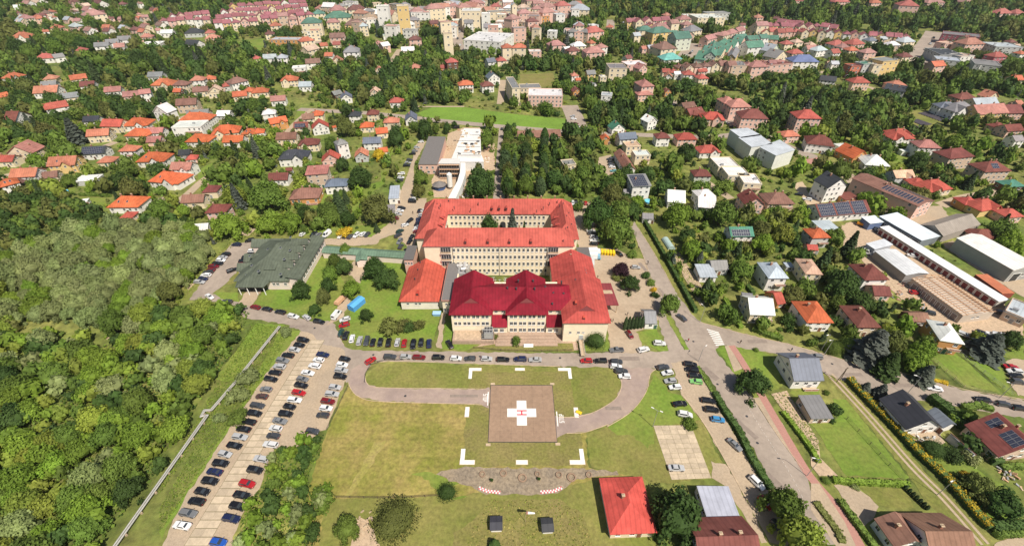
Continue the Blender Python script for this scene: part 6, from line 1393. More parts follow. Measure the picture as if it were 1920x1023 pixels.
row('J', [(1085, 875, 'W', 'estate'), (1130, 890, 'W'), (1180, 902, 'S', 'hatch'), (1270, 885, 'K', 'estate'), (1340, 892, 'W', 'hatch'), (1400, 892, 'S', 'estate')], R(-42), '{c}, {n} from the orange-walled house at the edge of the dusty yard', 'cars at the edge of the dusty yard')
row('H', [(232, 655, 'K', 'hatch', R(-25), 'black hatchback beside the white charcoal-roofed block'), (295, 692, 'W', 'estate', R(-25), 'white estate car beside the white charcoal-roofed block'), (470, 605, 'D', 'hatch', R(-25), 'dark hatchback below the charcoal-roofed block'), (900, 800, 'S', 'hatch', 0, 'silver hatchback in the lane between the long maroon building and the metal hall')], 0, '{c}', None, 1)
row('G', [(735, 392, 'D'), (740, 412, 'K', 'hatch'), (745, 432, 'D', 'estate'), (750, 450, 'W', 'hatch'), (760, 480, 'T', 'hatch'), (762, 510, 'R', 'hatch')], R(-4), '{c}, {n} from the far end beside the brown-roofed terrace', 'cars beside the brown terrace', 1)
row('F', [(1235, 262, 'W', 'hatch'), (1205, 305, 'S'), (1190, 330, 'Y', 'hatch'), (1172, 352, 'K'), (1150, 398, 'D', 'hatch'), (1138, 420, 'S', 'hatch'), (1128, 440, 'K'), (1088, 500, 'W', 'estate'), (1085, 530, 'W', 'hatch'), (1075, 550, 'D')], R(5), '{c}, {n} from the far end along the tree-lined drive', 'cars along the tree-lined drive', 1)
row('F', [(1500, 158, 'K', 'van', R(0), 'black van behind the scaffolded building'), (1170, 700, 'D', 'suv', R(-4), 'dark SUV by the fir trees on the drive'), (1842, 165, 'K', 'hatch', R(85), 'black hatchback at the head of the straight back drive'), (460, 600, 'K', 'sedan', 0, 'black saloon car beside the tall beige cube house')], 0, '{c}', None, 1)
row('C', [(455, 870, 'S', 'hatch'), (462, 890, 'W'), (478, 925, 'M', 'hatch'), (490, 950, 'W', 'hatch'), (500, 970, 'S', 'estate')], R(-5), '{c}, {n} from the far end in the lane beside the playing field', 'cars beside the playing field', 1)
row('C', [(1310, 420, 'W'), (1335, 400, 'K'), (1350, 385, 'S')], R(60), '{c}, {n} on the wide street among green-roofed terraces', None, 0, sc=1.4)
row('D', [(1115, 480, 'W'), (1140, 450, 'K'), (1160, 420, 'R'), (1190, 395, 'D'), (1180, 370, 'W'), (1215, 330, 'S'), (1240, 285, 'K')], R(60), '{c}, {n} car on the far avenue counted from its near end', 'cars on the far avenue', 0, sc=1.4)
row('B', [(1530, 340, 'W'), (1510, 290, 'D'), (1525, 240, 'S'), (1520, 180, 'W')], R(85), '{c}, {n} car on the town avenue counted from its near end', 'cars on the town avenue', 0, sc=1.4)
row('G', [(1645, 150, 'K'), (1690, 155, 'M'), (1610, 120, 'W')], R(-20), '{c}, {n} on the lane behind the stepped apartment block', None, 1)
# ================================================================== TREES AND SHRUBS
LEAFC = {'dark': (0.062, 0.112, 0.024), 'mid': (0.130, 0.195, 0.032), 'yellow': (0.245, 0.295, 0.045), 'willow': (0.245, 0.292, 0.108), 'pine': (0.062, 0.098, 0.036), 'spruce': (0.115, 0.135, 0.105), 'purple': (0.05, 0.022, 0.032), 'straw': (0.40, 0.33, 0.11), 'olive': (0.150, 0.165, 0.042), 'gold': (0.52, 0.37, 0.03), 'bright': (0.180, 0.270, 0.032)}
def leaf_quads(rs, cen, nrm, size, jit):
    n = len(cen); nr = nrm + rs.normal(0, jit, (n, 3)) + np.array([0, 0, .35]); nr /= np.linalg.norm(nr, axis=1)[:, None] + 1e-9
    ref = rs.normal(0, 1, (n, 3)); u = np.cross(nr, ref); u /= np.linalg.norm(u, axis=1)[:, None] + 1e-9; v = np.cross(nr, u)
    s = (size * rs.uniform(.6, 1.3, n))[:, None]; a = s * rs.uniform(.55, 1.0, (n, 1))
    return np.stack([cen - u * s, cen - v * a, cen + u * s, cen + v * a], 1)      # (n,4,3) diamond leaves
def np_mesh(name, quads, tris, mats, colors=None):
    me = bpy.data.meshes.new(name); nq, ntri = len(quads), len(tris)
    v = np.concatenate([quads.reshape(-1, 3), tris.reshape(-1, 3)]) if ntri else quads.reshape(-1, 3)
    me.vertices.add(len(v)); me.vertices.foreach_set('co', v.astype(np.float32).ravel())
    me.loops.add(len(v)); me.loops.foreach_set('vertex_index', np.arange(len(v), dtype=np.int32))
    me.polygons.add(nq + ntri); ls = np.concatenate([np.arange(nq) * 4, nq * 4 + np.arange(ntri) * 3]).astype(np.int32); me.polygons.foreach_set('loop_start', ls)
    for m_ in mats: me.materials.append(m_)
    if colors is not None:
        at = me.color_attributes.new('tint', 'FLOAT_COLOR', 'CORNER'); c = np.repeat(colors[0], 4, 0)
        if ntri: c = np.concatenate([c, np.repeat(colors[1], 3, 0)])
        at.data.foreach_set('color', np.concatenate([c, np.ones((len(c), 1))], 1).astype(np.float32).ravel())
    me.update(calc_edges=True); return me
def ico(sub=1):
    b = bmesh.new(); bmesh.ops.create_icosphere(b, subdivisions=sub, radius=1); v = np.array([x.co for x in b.verts]); f = np.array([[x.index for x in q.verts] for q in b.faces]); b.free(); return v[f]
ICO1, ICO2 = ico(1), ico(2)
def lobes_broad(rs, n, spread=.62, zlo=.35, zhi=1.0, rr=(.30, .46)):
    L_ = []
    for i in range(n):
        a = 2 * math.pi * (i * .618) + rs.uniform(-.4, .4); r = spread * math.sqrt((i + .4) / n) * rs.uniform(.62, 1.22); t = (i + .5) / n
        z = zhi - .12 - (zhi - zlo - .1) * (r / spread) ** 1.6 * rs.uniform(.55, 1.15) + rs.uniform(-.09, .09); L_.append((r * math.cos(a), r * math.sin(a), z, rs.uniform(*rr)))
    return L_
def crown_mesh(name, seed, lobes, nleaf, size, jit=.7, core=.78, sub=1, flat=1.0, big=None):
    rs = np.random.RandomState(seed); Q = []; T = []
    tot = sum(l[3] ** 2 for l in lobes)
    if big: T.append(ICO2 * np.array([big[0], big[0], big[1]]) + np.array([0, 0, big[2]]))
    for (x, y, z, r) in lobes:
        k = max(6, int(nleaf * r * r / tot)); d = rs.normal(0, 1, (k, 3)); d /= np.linalg.norm(d, axis=1)[:, None]; d = d[d[:, 2] > -.75]
        rad = r * rs.uniform(.62, 1.30, (len(d), 1)); Q.append(leaf_quads(rs, np.array([x, y, z]) + d * rad * np.array([1, 1, flat]), d, size, jit))
        c_ = (ICO2 if sub == 2 else ICO1).copy(); c_ = c_ * r * core * (1 + rs.uniform(-.1, .1)) * np.array([1, 1, flat]) + np.array([x, y, z]); T.append(c_)
    return np.concatenate(Q), np.concatenate(T)
def conifer_geo(seed, nlay, nleaf, size, rbase=.30, z0=.08):
    rs = np.random.RandomState(seed); Q = []; T = []
    n = nleaf; t = rs.uniform(0, 1, n) ** .75; t = np.floor(t * nlay) / nlay + rs.uniform(0, 1, n) / nlay * .55; a = rs.uniform(0, 2 * math.pi, n)
    lay = np.floor(t * nlay); fr = t * nlay - lay; rad = rbase * (1.02 - t) * (1 - .25 * fr) * rs.uniform(.7, 1.08, n) * (1 + .16 * np.sin(a * 7 + lay * 2.1))
    cen = np.stack([rad * np.cos(a), rad * np.sin(a), z0 + (1 - z0) * t - .05 * rad / rbase], 1); nr = np.stack([np.cos(a) * .7, np.sin(a) * .7, np.full(n, .8)], 1)
    Q.append(leaf_quads(rs, cen, nr, size, .45))
    k = 9
    for i in range(k):
        a0, a1 = 2 * math.pi * i / k, 2 * math.pi * (i + 1) / k; r = rbase * .78
        T.append([[(r * math.cos(a0), r * math.sin(a0), z0), (r * math.cos(a1), r * math.sin(a1), z0), (0, 0, .97)]])
    return np.concatenate(Q), np.concatenate([np.array(x) for x in T])
def column_geo(seed, nleaf, size, rb=.22):
    rs = np.random.RandomState(seed); t = rs.uniform(0, 1, nleaf); a = rs.uniform(0, 2 * math.pi, nleaf); r = rb * np.sin(np.clip(t * .93 + .07, 0, 1) * math.pi) ** .55 * (1 - .25 * t) * rs.uniform(.8, 1.08, nleaf)
    cen = np.stack([r * np.cos(a), r * np.sin(a), .03 + .97 * t], 1); Q = leaf_quads(rs, cen, np.stack([np.cos(a), np.sin(a), np.full(nleaf, .35)], 1), size, .5)
    T = ICO2 * np.array([rb * .72, rb * .72, .46]) + np.array([0, 0, .49]); return Q, T
def trunk_mesh(seed, zt, r, limbs=4):
    rs = random.Random(seed); b = MB(); b.tube((0, 0, -.02), (0, 0, zt * .6), r, r * .75, 7); b.tube((0, 0, zt * .6), (rs.uniform(-.04, .04), rs.uniform(-.04, .04), zt * 1.25), r * .75, r * .35, 6)
    for i in range(limbs): a = 2 * math.pi * i / max(limbs, 1) + rs.random(); b.tube((0, 0, zt * .65), (.32 * math.cos(a), .32 * math.sin(a), zt * 1.2 + .12 * rs.random()), r * .5, r * .18, 5)
    return b.mesh('trunk', [M['bark']])
BROAD = []; lobeset = []
for s in range(7):
    rs = np.random.RandomState(100 + s); lb_ = lobes_broad(rs, 34 + 3 * (s % 4), .80, .30, 1.02, (.13, .27)); lobeset.append(lb_)
    BROAD.append(np_mesh('crown', *crown_mesh('c', s, lb_, 3300, .060, .46, .58, big=(.68, .35, .58)), [M['leaf']]))
TRUNK = [trunk_mesh(s, .42, .045, 5) for s in range(3)]
WILLOW = []
for s in range(4):
    rs = np.random.RandomState(200 + s); lb_ = lobes_broad(rs, 40, .82, .22, .98, (.12, .23)); WILLOW.append(np_mesh('crown', *crown_mesh('c', 20 + s, lb_, 4000, .056, .42, .6, big=(.70, .34, .54)), [M['leaf']]))
SHRUB = []
for s in range(4):
    rs = np.random.RandomState(300 + s); lb_ = [(rs.uniform(-.5, .5), rs.uniform(-.5, .5), rs.uniform(.25, .55), rs.uniform(.3, .5)) for _ in range(8)]; SHRUB.append(np_mesh('foliage', *crown_mesh('c', 40 + s, lb_, 1000, .085, .8, flat=.85), [M['leaf']]))
BALL = [np_mesh('foliage', *crown_mesh('c', 60 + s, [(0, 0, .62, .78), (.2, .1, .5, .72), (-.18, -.1, .52, .72), (0, .22, .45, .7)], 3600, .038, .8, sub=2, flat=.95), [M['leaf']]) for s in range(2)]
CONIF = [np_mesh('crown', *conifer_geo(80 + s, 9 + s, 1500, .055), [M['leaf']]) for s in range(3)]
COLUM = [np_mesh('crown', *column_geo(90 + s, 1300, .038), [M['leaf']]) for s in range(2)]
STEM = trunk_mesh(9, .5, .03, 0)
TREES = []                                                  # x, y, crown radius, height, kind, colour, near
def tcol(c, k=.22): j = 1 + rnd.uniform(-k, k); return tuple(max(.005, v * j * (1 + rnd.uniform(-.05, .05))) for v in LEAFC[c])
SPECN = {'broadleaf_tree': 'leafy tree', 'willow_tree': 'grey-green willow', 'conifer_tree': 'conifer', 'columnar_tree': 'columnar evergreen', 'shrub': 'shrub', 'round_bush': 'round bush'}
def plant(kind, x, y, r, h, colour, label=None, group=None, cat=None):
    rz = rnd.uniform(0, 6.28); root = empty(kind, (x, y, 0), rz, label, cat or ('tree' if 'tree' in kind else 'bush'), group); c = tcol(colour) if isinstance(colour, str) else colour
    if kind == 'broadleaf_tree': sc = (r, r, h); link('trunk', rnd.choice(TRUNK), root, None, None, None, (h * .9, h * .9, h)); link('crown', rnd.choice(BROAD), root, c, None, None, (r / .98, r / .98, h / 1.22))
    elif kind == 'willow_tree': link('trunk', rnd.choice(TRUNK), root, None, None, None, (h * .9, h * .9, h * .9)); link('crown', rnd.choice(WILLOW), root, c, None, None, (r / .95, r / .95, h / 1.15))
    elif kind == 'conifer_tree': link('trunk', STEM, root, None, None, None, (h, h, h * .5)); link('crown', rnd.choice(CONIF), root, c, None, None, (r / .30, r / .30, h))
    elif kind == 'columnar_tree': link('trunk', STEM, root, None, None, None, (h * .6, h * .6, h * .4)); link('crown', rnd.choice(COLUM), root, c, None, None, (r / .21, r / .21, h))
    elif kind == 'round_bush': link('stem', STEM, root, None, None, None, (h * .6, h * .6, h * .6)); link('foliage', rnd.choice(BALL), root, c, None, None, (r / .95, r / .95, h / 1.3))
    else: link('stem', STEM, root, None, None, None, (h * .6, h * .6, h * .5)); link('foliage', rnd.choice(SHRUB), root, c, None, None, (r / .85, r / .85, h / .92))
    return root
PLACED = []
def tree_at(t, px, py, rpx, kind='broadleaf_tree', colour='mid', asp=None, label=None, group=None):
    """crown centre and crown radius as seen in the photo (tile pixels)"""
    asp = asp or {'broadleaf_tree': 2.0, 'willow_tree': 1.9, 'conifer_tree': 3.6, 'columnar_tree': 5.0, 'shrub': 1.2, 'round_bush': 1.5}[kind]
    sc = ZT[t][2]; a = TP(t, px, py); r = 1.0
    for _ in range(4): z = r * asp * .55; p = P(*a, z); r = (rpx / sc) / pxm(p.x, p.y) * (1 + .004 * z)
    PLACED.append((p.x, p.y, r)); return plant(kind, p.x, p.y, r, r * asp, colour, label, group)
B_ = 'broadleaf_tree'
for a in (('K', 340, 860, 125, B_, 'dark', 2.0, 'very large dark leafy tree between the red bungalow and the pale sheet roof'), ('K', 850, 820, 95, B_, 'mid', 2.0, 'big leafy tree shading the gravel drive at the long hedge end'), ('K', 930, 960, 110, B_, 'yellow', 2.0, 'big yellow-green tree at the bottom edge beside the road'),
          ('K', 695, 235, 75, B_, 'dark', 1.9, 'dark leafy tree overhanging the main road by the cycle path'), ('I', 385, 655, 82, B_, 'mid', 2.1, 'lone leafy tree standing between the slip road and the main road'), ('O', 1270, 880, 58, 'round_bush', 'dark', 1.5, 'round dark bush before the red side wing'), ('O', 795, 885, 36, 'shrub', 'mid', 1.6, 'leafy shrub on the embankment before the second pavilion'),
          ('O', 665, 865, 18, 'shrub', 'olive', 1.4, 'small shrub beside the cooling unit'), ('N', 950, 595, 85, B_, 'dark', 1.9, 'dark round tree at the corner of the green clinic'), ('N', 1355, 590, 78, B_, 'bright', 2.0, 'bright green leafy tree above the blue container'), ('N', 1540, 420, 100, B_, 'dark', 1.9, 'large dark tree beside the white drive by the covered corridor'),
          ('N', 1640, 500, 100, B_, 'dark', 1.9, 'large dark tree standing nearest the low orange-roofed wing'), ('N', 1310, 280, 55, B_, 'mid', 2.3, 'uppermost tree of the row behind the clinic corridor'), ('N', 1220, 370, 62, B_, 'mid', 2.3, 'second tree of the row along the clinic lawn'), ('N', 1300, 410, 70, B_, 'dark', 2.3, 'darkest wide tree of the row along the clinic lawn'),
          ('N', 1180, 470, 66, B_, 'mid', 2.3, 'third tree of the row along the clinic lawn'), ('N', 1165, 560, 60, B_, 'dark', 2.4, 'fourth tree of the row along the clinic lawn'), ('N', 1130, 650, 58, B_, 'olive', 2.6, 'brownish lowest tree of the row along the clinic lawn'), ('N', 1060, 760, 52, B_, 'dark', 2.0, 'dark tree by the white saloon below the clinic lawn'),
          ('N', 1470, 800, 55, B_, 'dark', 2.2, 'dark tree beside the blue container on the lawn'), ('N', 1650, 900, 85, 'shrub', 'olive', 1.3, 'large brownish shrub on the hospital lawn by the parked row'), ('O', 20, 800, 45, 'shrub', 'olive', 1.4, 'brownish shrub of the lawn group nearest the low wing'), ('O', 95, 790, 52, 'shrub', 'olive', 1.4, 'middle brownish shrub of the hospital lawn group'), ('O', 150, 800, 45, 'shrub', 'dark', 1.4, 'dark shrub of the hospital lawn group'), ('O', 205, 785, 40, 'shrub', 'olive', 1.5, 'reddish-brown shrub nearest the walkway on the lawn'),
          
          ('Z', 365, 265, 72, B_, 'purple', 1.8, 'dark purple-leaved tree on the forecourt island'), ('Z', 440, 375, 78, B_, 'dark', 1.9, 'dark leafy tree on the forecourt beside the purple tree'), ('Z', 320, 340, 45, 'shrub', 'olive', .9, 'low clipped shrub under the purple tree'), ('Z', 395, 340, 35, 'shrub', 'olive', .9, 'low olive shrub between the purple tree and its neighbour'), ('Z', 565, 320, 40, 'shrub', 'dark', 1.1, 'upper shrub of the narrow forecourt bed'), ('Z', 605, 380, 36, 'shrub', 'mid', 1.1, 'middle shrub of the narrow forecourt bed'), ('Z', 625, 435, 30, 'shrub', 'gold', 1.1, 'golden shrub of the narrow forecourt bed'), ('Z', 640, 475, 36, 'shrub', 'dark', 1.1, 'lowest dark shrub of the narrow forecourt bed'), ('Z', 455, 150, 45, 'shrub', 'mid', 1.2, 'leafy shrub at the forecourt corner by the road'), ('Z', 455, 85, 30, 'shrub', 'dark', 1.6, 'tall dark shrub at the forecourt corner'),
          ('M', 505, 430, 118, 'round_bush', 'olive', 1.1, 'very large round grey-green bush on the rough grass'), ('M', 785, 285, 50, 'round_bush', 'dark', 1.5, 'small round bush at the edge of the scree bank'), ('M', 250, 470, 70, B_, 'mid', 1.9, 'leafy tree beside the bare sandy patch'), ('M', 110, 330, 62, 'shrub', 'mid', 1.4, 'broad bush beside the worn track fork'), ('M', 60, 500, 50, 'shrub', 'dark', 1.3, 'dark bush under the track by the bottom edge'), ('M', 1035, 560, 35, 'conifer_tree', 'dark', 2.2, 'small dark conifer in front of the left beehive-like hut'),
          ('J', 480, 960, 130, 'conifer_tree', 'spruce', 2.2, 'broad blue-grey spruce beside the right-hand street'), ('J', 1340, 960, 115, 'conifer_tree', 'spruce', 1.8, 'wide dark blue spruce by the dusty yard cars'), ('J', 1500, 920, 80, B_, 'dark', 1.8, 'dark leafy tree next to the wide blue spruce'),
          ('J', 240, 500, 130, B_, 'dark', 1.8, 'large dark tree between the cream peach-roofed and brown-crimson houses'), ('J', 390, 640, 95, B_, 'dark', 1.7, 'dark tree in the garden below the brown-crimson house'), ('J', 200, 650, 70, B_, 'mid', 1.7, 'mid green tree in the garden above the orange-red roof'), ('J', 180, 160, 75, B_, 'mid', 1.9, 'leafy tree beside the red hipped roof at the yard corner'), ('J', 1420, 110, 100, B_, 'mid', 1.8, 'leafy tree beside the old barn'),
          ('L', 190, 60, 45, 'round_bush', 'mid', 1.4, 'clipped round bush by the right-hand street lamp'), ('L', 110, 75, 40, 'round_bush', 'mid', 1.5, 'round bush by the street behind the grey gabled house'), ('L', 380, 150, 60, 'conifer_tree', 'dark', 2.4, 'dark conifer in the corner garden by the street'), ('L', 555, 200, 48, 'conifer_tree', 'spruce', 2.3, 'small spruce in the wedge garden by the street'), ('L', 265, 265, 30, 'conifer_tree', 'spruce', 2.2, 'small spruce in front of the golden hedge end'), ('L', 340, 280, 35, 'conifer_tree', 'spruce', 2.4, 'slim spruce by the charcoal-roofed new house'),
          ('L', 590, 555, 55, 'round_bush', 'dark', 1.2, 'round bush below the building yard'), ('L', 690, 590, 42, 'shrub', 'dark', 1.2, 'dark shrub below the long shed roof'), ('L', 760, 600, 38, 'shrub', 'willow', 1.1, 'pale silvery shrub beside the long shed roof'), ('L', 740, 680, 26, 'shrub', 'gold', .7, 'low golden shrub on the lawn'), ('L', 810, 730, 72, B_, 'olive', 1.6, 'olive tree on the lawn beside the trampoline frame'), ('L', 930, 810, 85, B_, 'dark', 1.6, 'dark tree above the hedge at the right edge'), ('L', 860, 790, 60, B_, 'olive', 1.5, 'broad fruit tree between the olive tree and the hedge'),
          ('L', 125, 370, 32, 'shrub', 'dark', 1.2, 'dark shrub beside the long grey shed'), ('L', 95, 415, 26, 'shrub', 'dark', 1.1, 'small shrub at the lower corner of the long grey shed'), ('L', 80, 295, 16, 'shrub', 'mid', 1.1, 'tiny shrub between the grey gabled house and its shed'), ('L', 75, 710, 22, 'round_bush', 'mid', 1.1, 'clipped ball bush by the paved drive'), ('L', 215, 740, 18, 'shrub', 'willow', 1.0, 'pale flowering shrub by the paved drive'), ('K', 705, 88, 14, 'round_bush', 'mid', 1.1, 'tiny ball bush on the verge by the street'), ('K', 395, 440, 36, 'shrub', 'mid', 1.0, 'round shrub at the corner of the concrete slabs'),
          ('S', 375, 285, 46, 'shrub', 'willow', 1.2, 'grey-green bush beside the pipeline above its loop'), ('S', 330, 370, 50, 'shrub', 'willow', 1.1, 'broad grey-green bush between pipeline and parked cars'), ('S', 255, 468, 32, 'shrub', 'willow', 1.1, 'small grey-green bush just below the pipeline loop'), ('S', 328, 462, 42, 'shrub', 'mid', 1.0, 'wide green bush nearest the parked cars'), ('S', 545, 92, 30, 'shrub', 'willow', 1.2, 'grey-green bush at the pipeline end by the street'),
          ('G', 640, 780, 110, B_, 'dark', 2.2, 'huge dark tree beside the right hospital yard'), ('G', 790, 900, 130, B_, 'mid', 2.0, 'huge leafy tree at the head of the forecourt road'), ('G', 760, 640, 85, B_, 'olive', 2.2, 'tall olive-green tree above the hospital yard'), ('G', 1235, 790, 105, B_, 'bright', 2.0, 'wide bright green tree below the white gabled roof'), ('G', 1320, 960, 75, B_, 'dark', 1.8, 'dark tree on the garden slope above the green solar roof'), ('G', 1580, 780, 105, B_, 'mid', 2.0, 'wide leafy tree between the white hipped and brown roofs'), ('G', 935, 705, 62, B_, 'bright', 1.9, 'leafy tree in front of the solar-roofed white house'), ('G', 1320, 330, 80, B_, 'dark', 2.0, 'dark tree beside the red-orange roof'), ('G', 490, 740, 45, 'shrub', 'mid', 1.3, 'shrub on the small green in the hospital side yard'),
          ('G', 1020, 490, 60, B_, 'dark', 1.9, 'dark tree beside the brown terrace end'), ('G', 1170, 580, 60, B_, 'dark', 1.7, 'dark tree behind the white gabled roof'), ('G', 1600, 590, 75, 'shrub', 'mid', 1.2, 'broad shrubbery in front of the white stepped houses'), ('G', 1430, 800, 55, 'shrub', 'dark', 1.3, 'dark shrub before the white hipped roof'), ('G', 1860, 850, 60, B_, 'mid', 1.7, 'leafy tree below the brown pinkish house'), ('G', 1560, 980, 45, 'shrub', 'bright', 1.3, 'bright round shrub before the green solar roof'),
          ('F', 895, 745, 120, B_, 'olive', 2.0, 'large olive tree above the clinic beside the pale shed'), ('F', 610, 700, 55, 'conifer_tree', 'pine', 3.4, 'tall dark spruce before the slate-roofed white house'), ('F', 770, 515, 95, B_, 'dark', 1.8, 'large dark tree right of the tall beige cube house'), ('F', 640, 420, 55, B_, 'dark', 2.0, 'dark tree right of the pinkish gabled house'), ('F', 660, 130, 72, B_, 'olive', 2.2, 'tall round tree between the red gable and the orange roofs'), ('F', 560, 270, 60, B_, 'mid', 2.0, 'mid green tree left of the white tower house'), ('F', 920, 350, 50, B_, 'gold', 1.7, 'yellow-leaved tree below the slate gabled white house'), ('F', 665, 935, 60, 'shrub', 'gold', .9, 'spreading yellow shrub behind the clinic'), ('F', 900, 900, 26, 'conifer_tree', 'pine', 3.0, 'small dark fir on the grass beside the sandy drive'), ('F', 480, 770, 32, 'round_bush', 'dark', 1.4, 'dark bush on the lawn behind the clinic'),
          ('F', 250, 850, 90, B_, 'bright', 1.8, 'bright leafy tree behind the clinic roof'), ('F', 80, 870, 90, B_, 'bright', 1.8, 'bright leafy tree left behind the clinic'), ('F', 80, 640, 130, B_, 'mid', 1.9, 'very large tree at the end of the hillside gardens'), ('F', 370, 790, 75, B_, 'dark', 1.8, 'dark tree below the orange-brown wooden house'), ('F', 560, 820, 75, B_, 'mid', 1.9, 'mid tree below the tall dark spruce'), ('F', 680, 830, 70, B_, 'dark', 1.8, 'dark tree on the lawn below the spruce'),
          ('F', 1680, 550, 108, B_, 'dark', 2.1, 'huge dark tree behind the hospital beside the back drive'), ('F', 1230, 520, 58, B_, 'mid', 2.1, 'leafy tree below the dark flat building'), ('F', 1210, 620, 55, B_, 'olive', 2.0, 'leafy tree beside the sandy drive above the hospital'), ('F', 1725, 230, 58, B_, 'mid', 3.0, 'tall tree beside the scaffolded building'), ('F', 1430, 150, 30, B_, 'dark', 3.2, 'tall narrow tree behind the dark flat building'), ('F', 1265, 150, 58, B_, 'dark', 2.8, 'tall tree at the corner of the dark flat building'), ('F', 1345, 160, 32, B_, 'mid', 3.0, 'slim tree between the two tall trees of the flat building'),
          ('E', 540, 250, 70, 'conifer_tree', 'spruce', 2.6, 'large grey spruce above the solar-roofed white house'), ('E', 900, 620, 75, B_, 'dark', 1.9, 'dark tree left of the orange-red gabled house'), ('E', 1020, 660, 65, B_, 'dark', 1.9, 'dark tree directly beside the orange-red gabled house'), ('E', 500, 630, 55, B_, 'mid', 1.8, 'leafy tree between the long brown shed and the white shed'), ('E', 1140, 830, 50, B_, 'dark', 1.7, 'dark tree right of the big orange hipped roof'), ('E', 1370, 850, 60, B_, 'bright', 1.8, 'bright tree below the brown gabled roof'), ('E', 1700, 950, 110, B_, 'bright', 1.8, 'wide bright tree below the dark crimson house'), ('E', 1380, 930, 45, B_, 'dark', 1.9, 'dark tree below the brown gable on the lawn')):
    tree_at(*a)
plant(B_, -10.4, 173.6, 5.2, 19.5, 'dark', 'round dark tree inside the hospital courtyard'); plant('conifer_tree', .2, 174, 3.4, 21, 'spruce', 'blue-grey spruce inside the hospital courtyard'); plant('conifer_tree', 5.6, 175.5, 1.6, 13.5, 'dark', 'small dark conifer inside the hospital courtyard')
for i in range(6):                                          # the dark cypress row
    p = PT('Z', 385 + i * 27, 760 - i * 3, 0); plant('columnar_tree', p.x, p.y, .78, 6.8 - .12 * i, 'pine', f'{ORD[i]} dark cypress of the row of six beside the white garage', 'cypress row by the garage'); PLACED.append((p.x, p.y, 1.2))
for i in range(7):
    p = PT('L', 445 + i * 17, 752 + i * 16, 0); plant('columnar_tree', p.x, p.y, .45, 2.0, 'pine', f'{ORD[i]} little clipped thuja from the top of the slanting row above the brown roof', 'little thujas in a slanting row'); PLACED.append((p.x, p.y, .6))
for side, pts in (('left', [(950, 372 - 14 * i) for i in range(9)]), ('middle', [(985 + i * .6, 366 - 13 * i) for i in range(8)]), ('right', [(1015 + i * 1.0, 366 - 13 * i) for i in range(8)])):
    for i, (px, py) in enumerate(pts):
        p = P(px + rnd.uniform(-3, 3), py, 0); k = 'columnar_tree' if (i * 5 + len(side)) % 5 == 0 else B_; h = rnd.uniform(11, 15); plant(k, p.x, p.y, rnd.uniform(2.4, 3.4) if k != B_ else rnd.uniform(3.4, 4.8), h, rnd.choice(['dark', 'pine', 'mid', 'olive'] if k == B_ else ['pine', 'dark', 'mid']), f'{ORD[i]} tall tree from the hospital in the {side} line of the avenue behind it', 'avenue trees behind the hospital'); PLACED.append((p.x, p.y, 3.5))
# ---- woods and garden trees spread over the town
def poly_px(tile, pts): return np.array([tuple(PT(tile, *p).to_2d()) for p in pts])
def inside(poly, x, y):
    c = np.zeros(len(x), bool); n = len(poly); j = n - 1
    for i in range(n):
        xi, yi = poly[i]; xj, yj = poly[j]
        k = ((yi > y) != (yj > y)) & (x < (xj - xi) * (y - yi) / (yj - yi + 1e-12) + xi); c ^= k; j = i
    return c
W_WILLOW = poly_px('.', [(0, 490), (100, 462), (150, 436), (300, 430), (385, 436), (402, 468), (345, 545), (305, 572), (255, 610), (190, 622), (110, 622), (50, 615), (0, 618)])
W_LEFT = poly_px('.', [(-120, 660), (60, 645), (190, 650), (275, 612), (330, 596), (450, 572), (468, 590), (450, 628), (425, 680), (372, 758), (318, 836), (200, 1010), (175, 1060), (-120, 1100)])
W_UP = poly_px('.', [(-40, 375), (110, 372), (190, 400), (225, 425), (150, 445), (100, 470), (0, 500), (-60, 500)])
W_BUSH = poly_px('S', [(500, 612), (590, 600), (655, 560), (712, 535), (700, 620), (650, 700), (640, 780), (740, 790), (720, 850), (660, 890), (640, 960), (650, 1060), (320, 1060), (360, 900), (440, 770)])
DENSE = [poly_px(t, p) for t, p in (('.', [(1000, 250), (1080, 246), (1140, 300), (1160, 372), (1030, 372), (1008, 330)]), ('.', [(955, 250), (984, 250), (980, 372), (938, 372)]), ('A', [(690, 380), (1000, 360), (1700, 350), (1918, 400), (1918, 560), (1200, 560), (1000, 540), (560, 560), (540, 430)]), ('B', [(0, 480), (180, 480), (240, 560), (560, 520), (680, 470), (1100, 420), (1420, 400), (1500, 520), (1500, 700), (1130, 790), (900, 830), (820, 800), (840, 690), (600, 600), (300, 640), (0, 640)]), ('C', [(60, 170), (320, 90), (600, 140), (560, 250), (280, 330), (0, 330)]), ('C', [(0, 420), (520, 430), (740, 450), (720, 520), (480, 540), (330, 540), (0, 520)]), ('D', [(0, 640), (520, 640), (620, 800), (560, 900), (420, 1000), (180, 1000), (0, 1000)]), ('D', [(620, 760), (900, 760), (1000, 900), (900, 1000), (600, 1000)]), ('H', [(480, 60), (950, 80), (900, 200), (800, 330), (560, 260), (420, 200), (420, 120)]), ('C', [(580, 0), (1918, 0), (1918, 100), (1650, 90), (1300, 110), (840, 100), (700, 140), (600, 100)]), ('D', [(0, 0), (1918, 0), (1918, 270), (1200, 230), (900, 180), (460, 150), (0, 120)]), ('A', [(560, 0), (1918, 0), (1918, 20), (1500, 50), (1000, 60), (400, 50)]), ('B', [(400, 0), (1440, 0), (1440, 30), (1000, 50), (440, 80)]), ('E', [(0, 30), (330, 100), (600, 330), (300, 400), (230, 360), (0, 340)]), ('C', [(500, 780), (1250, 780), (1300, 1000), (620, 1000), (520, 880)]), ('G', [(480, 560), (640, 520), (860, 560), (900, 800), (860, 1000), (620, 940), (600, 700), (480, 660)]))]
rs = np.random.RandomState(5)
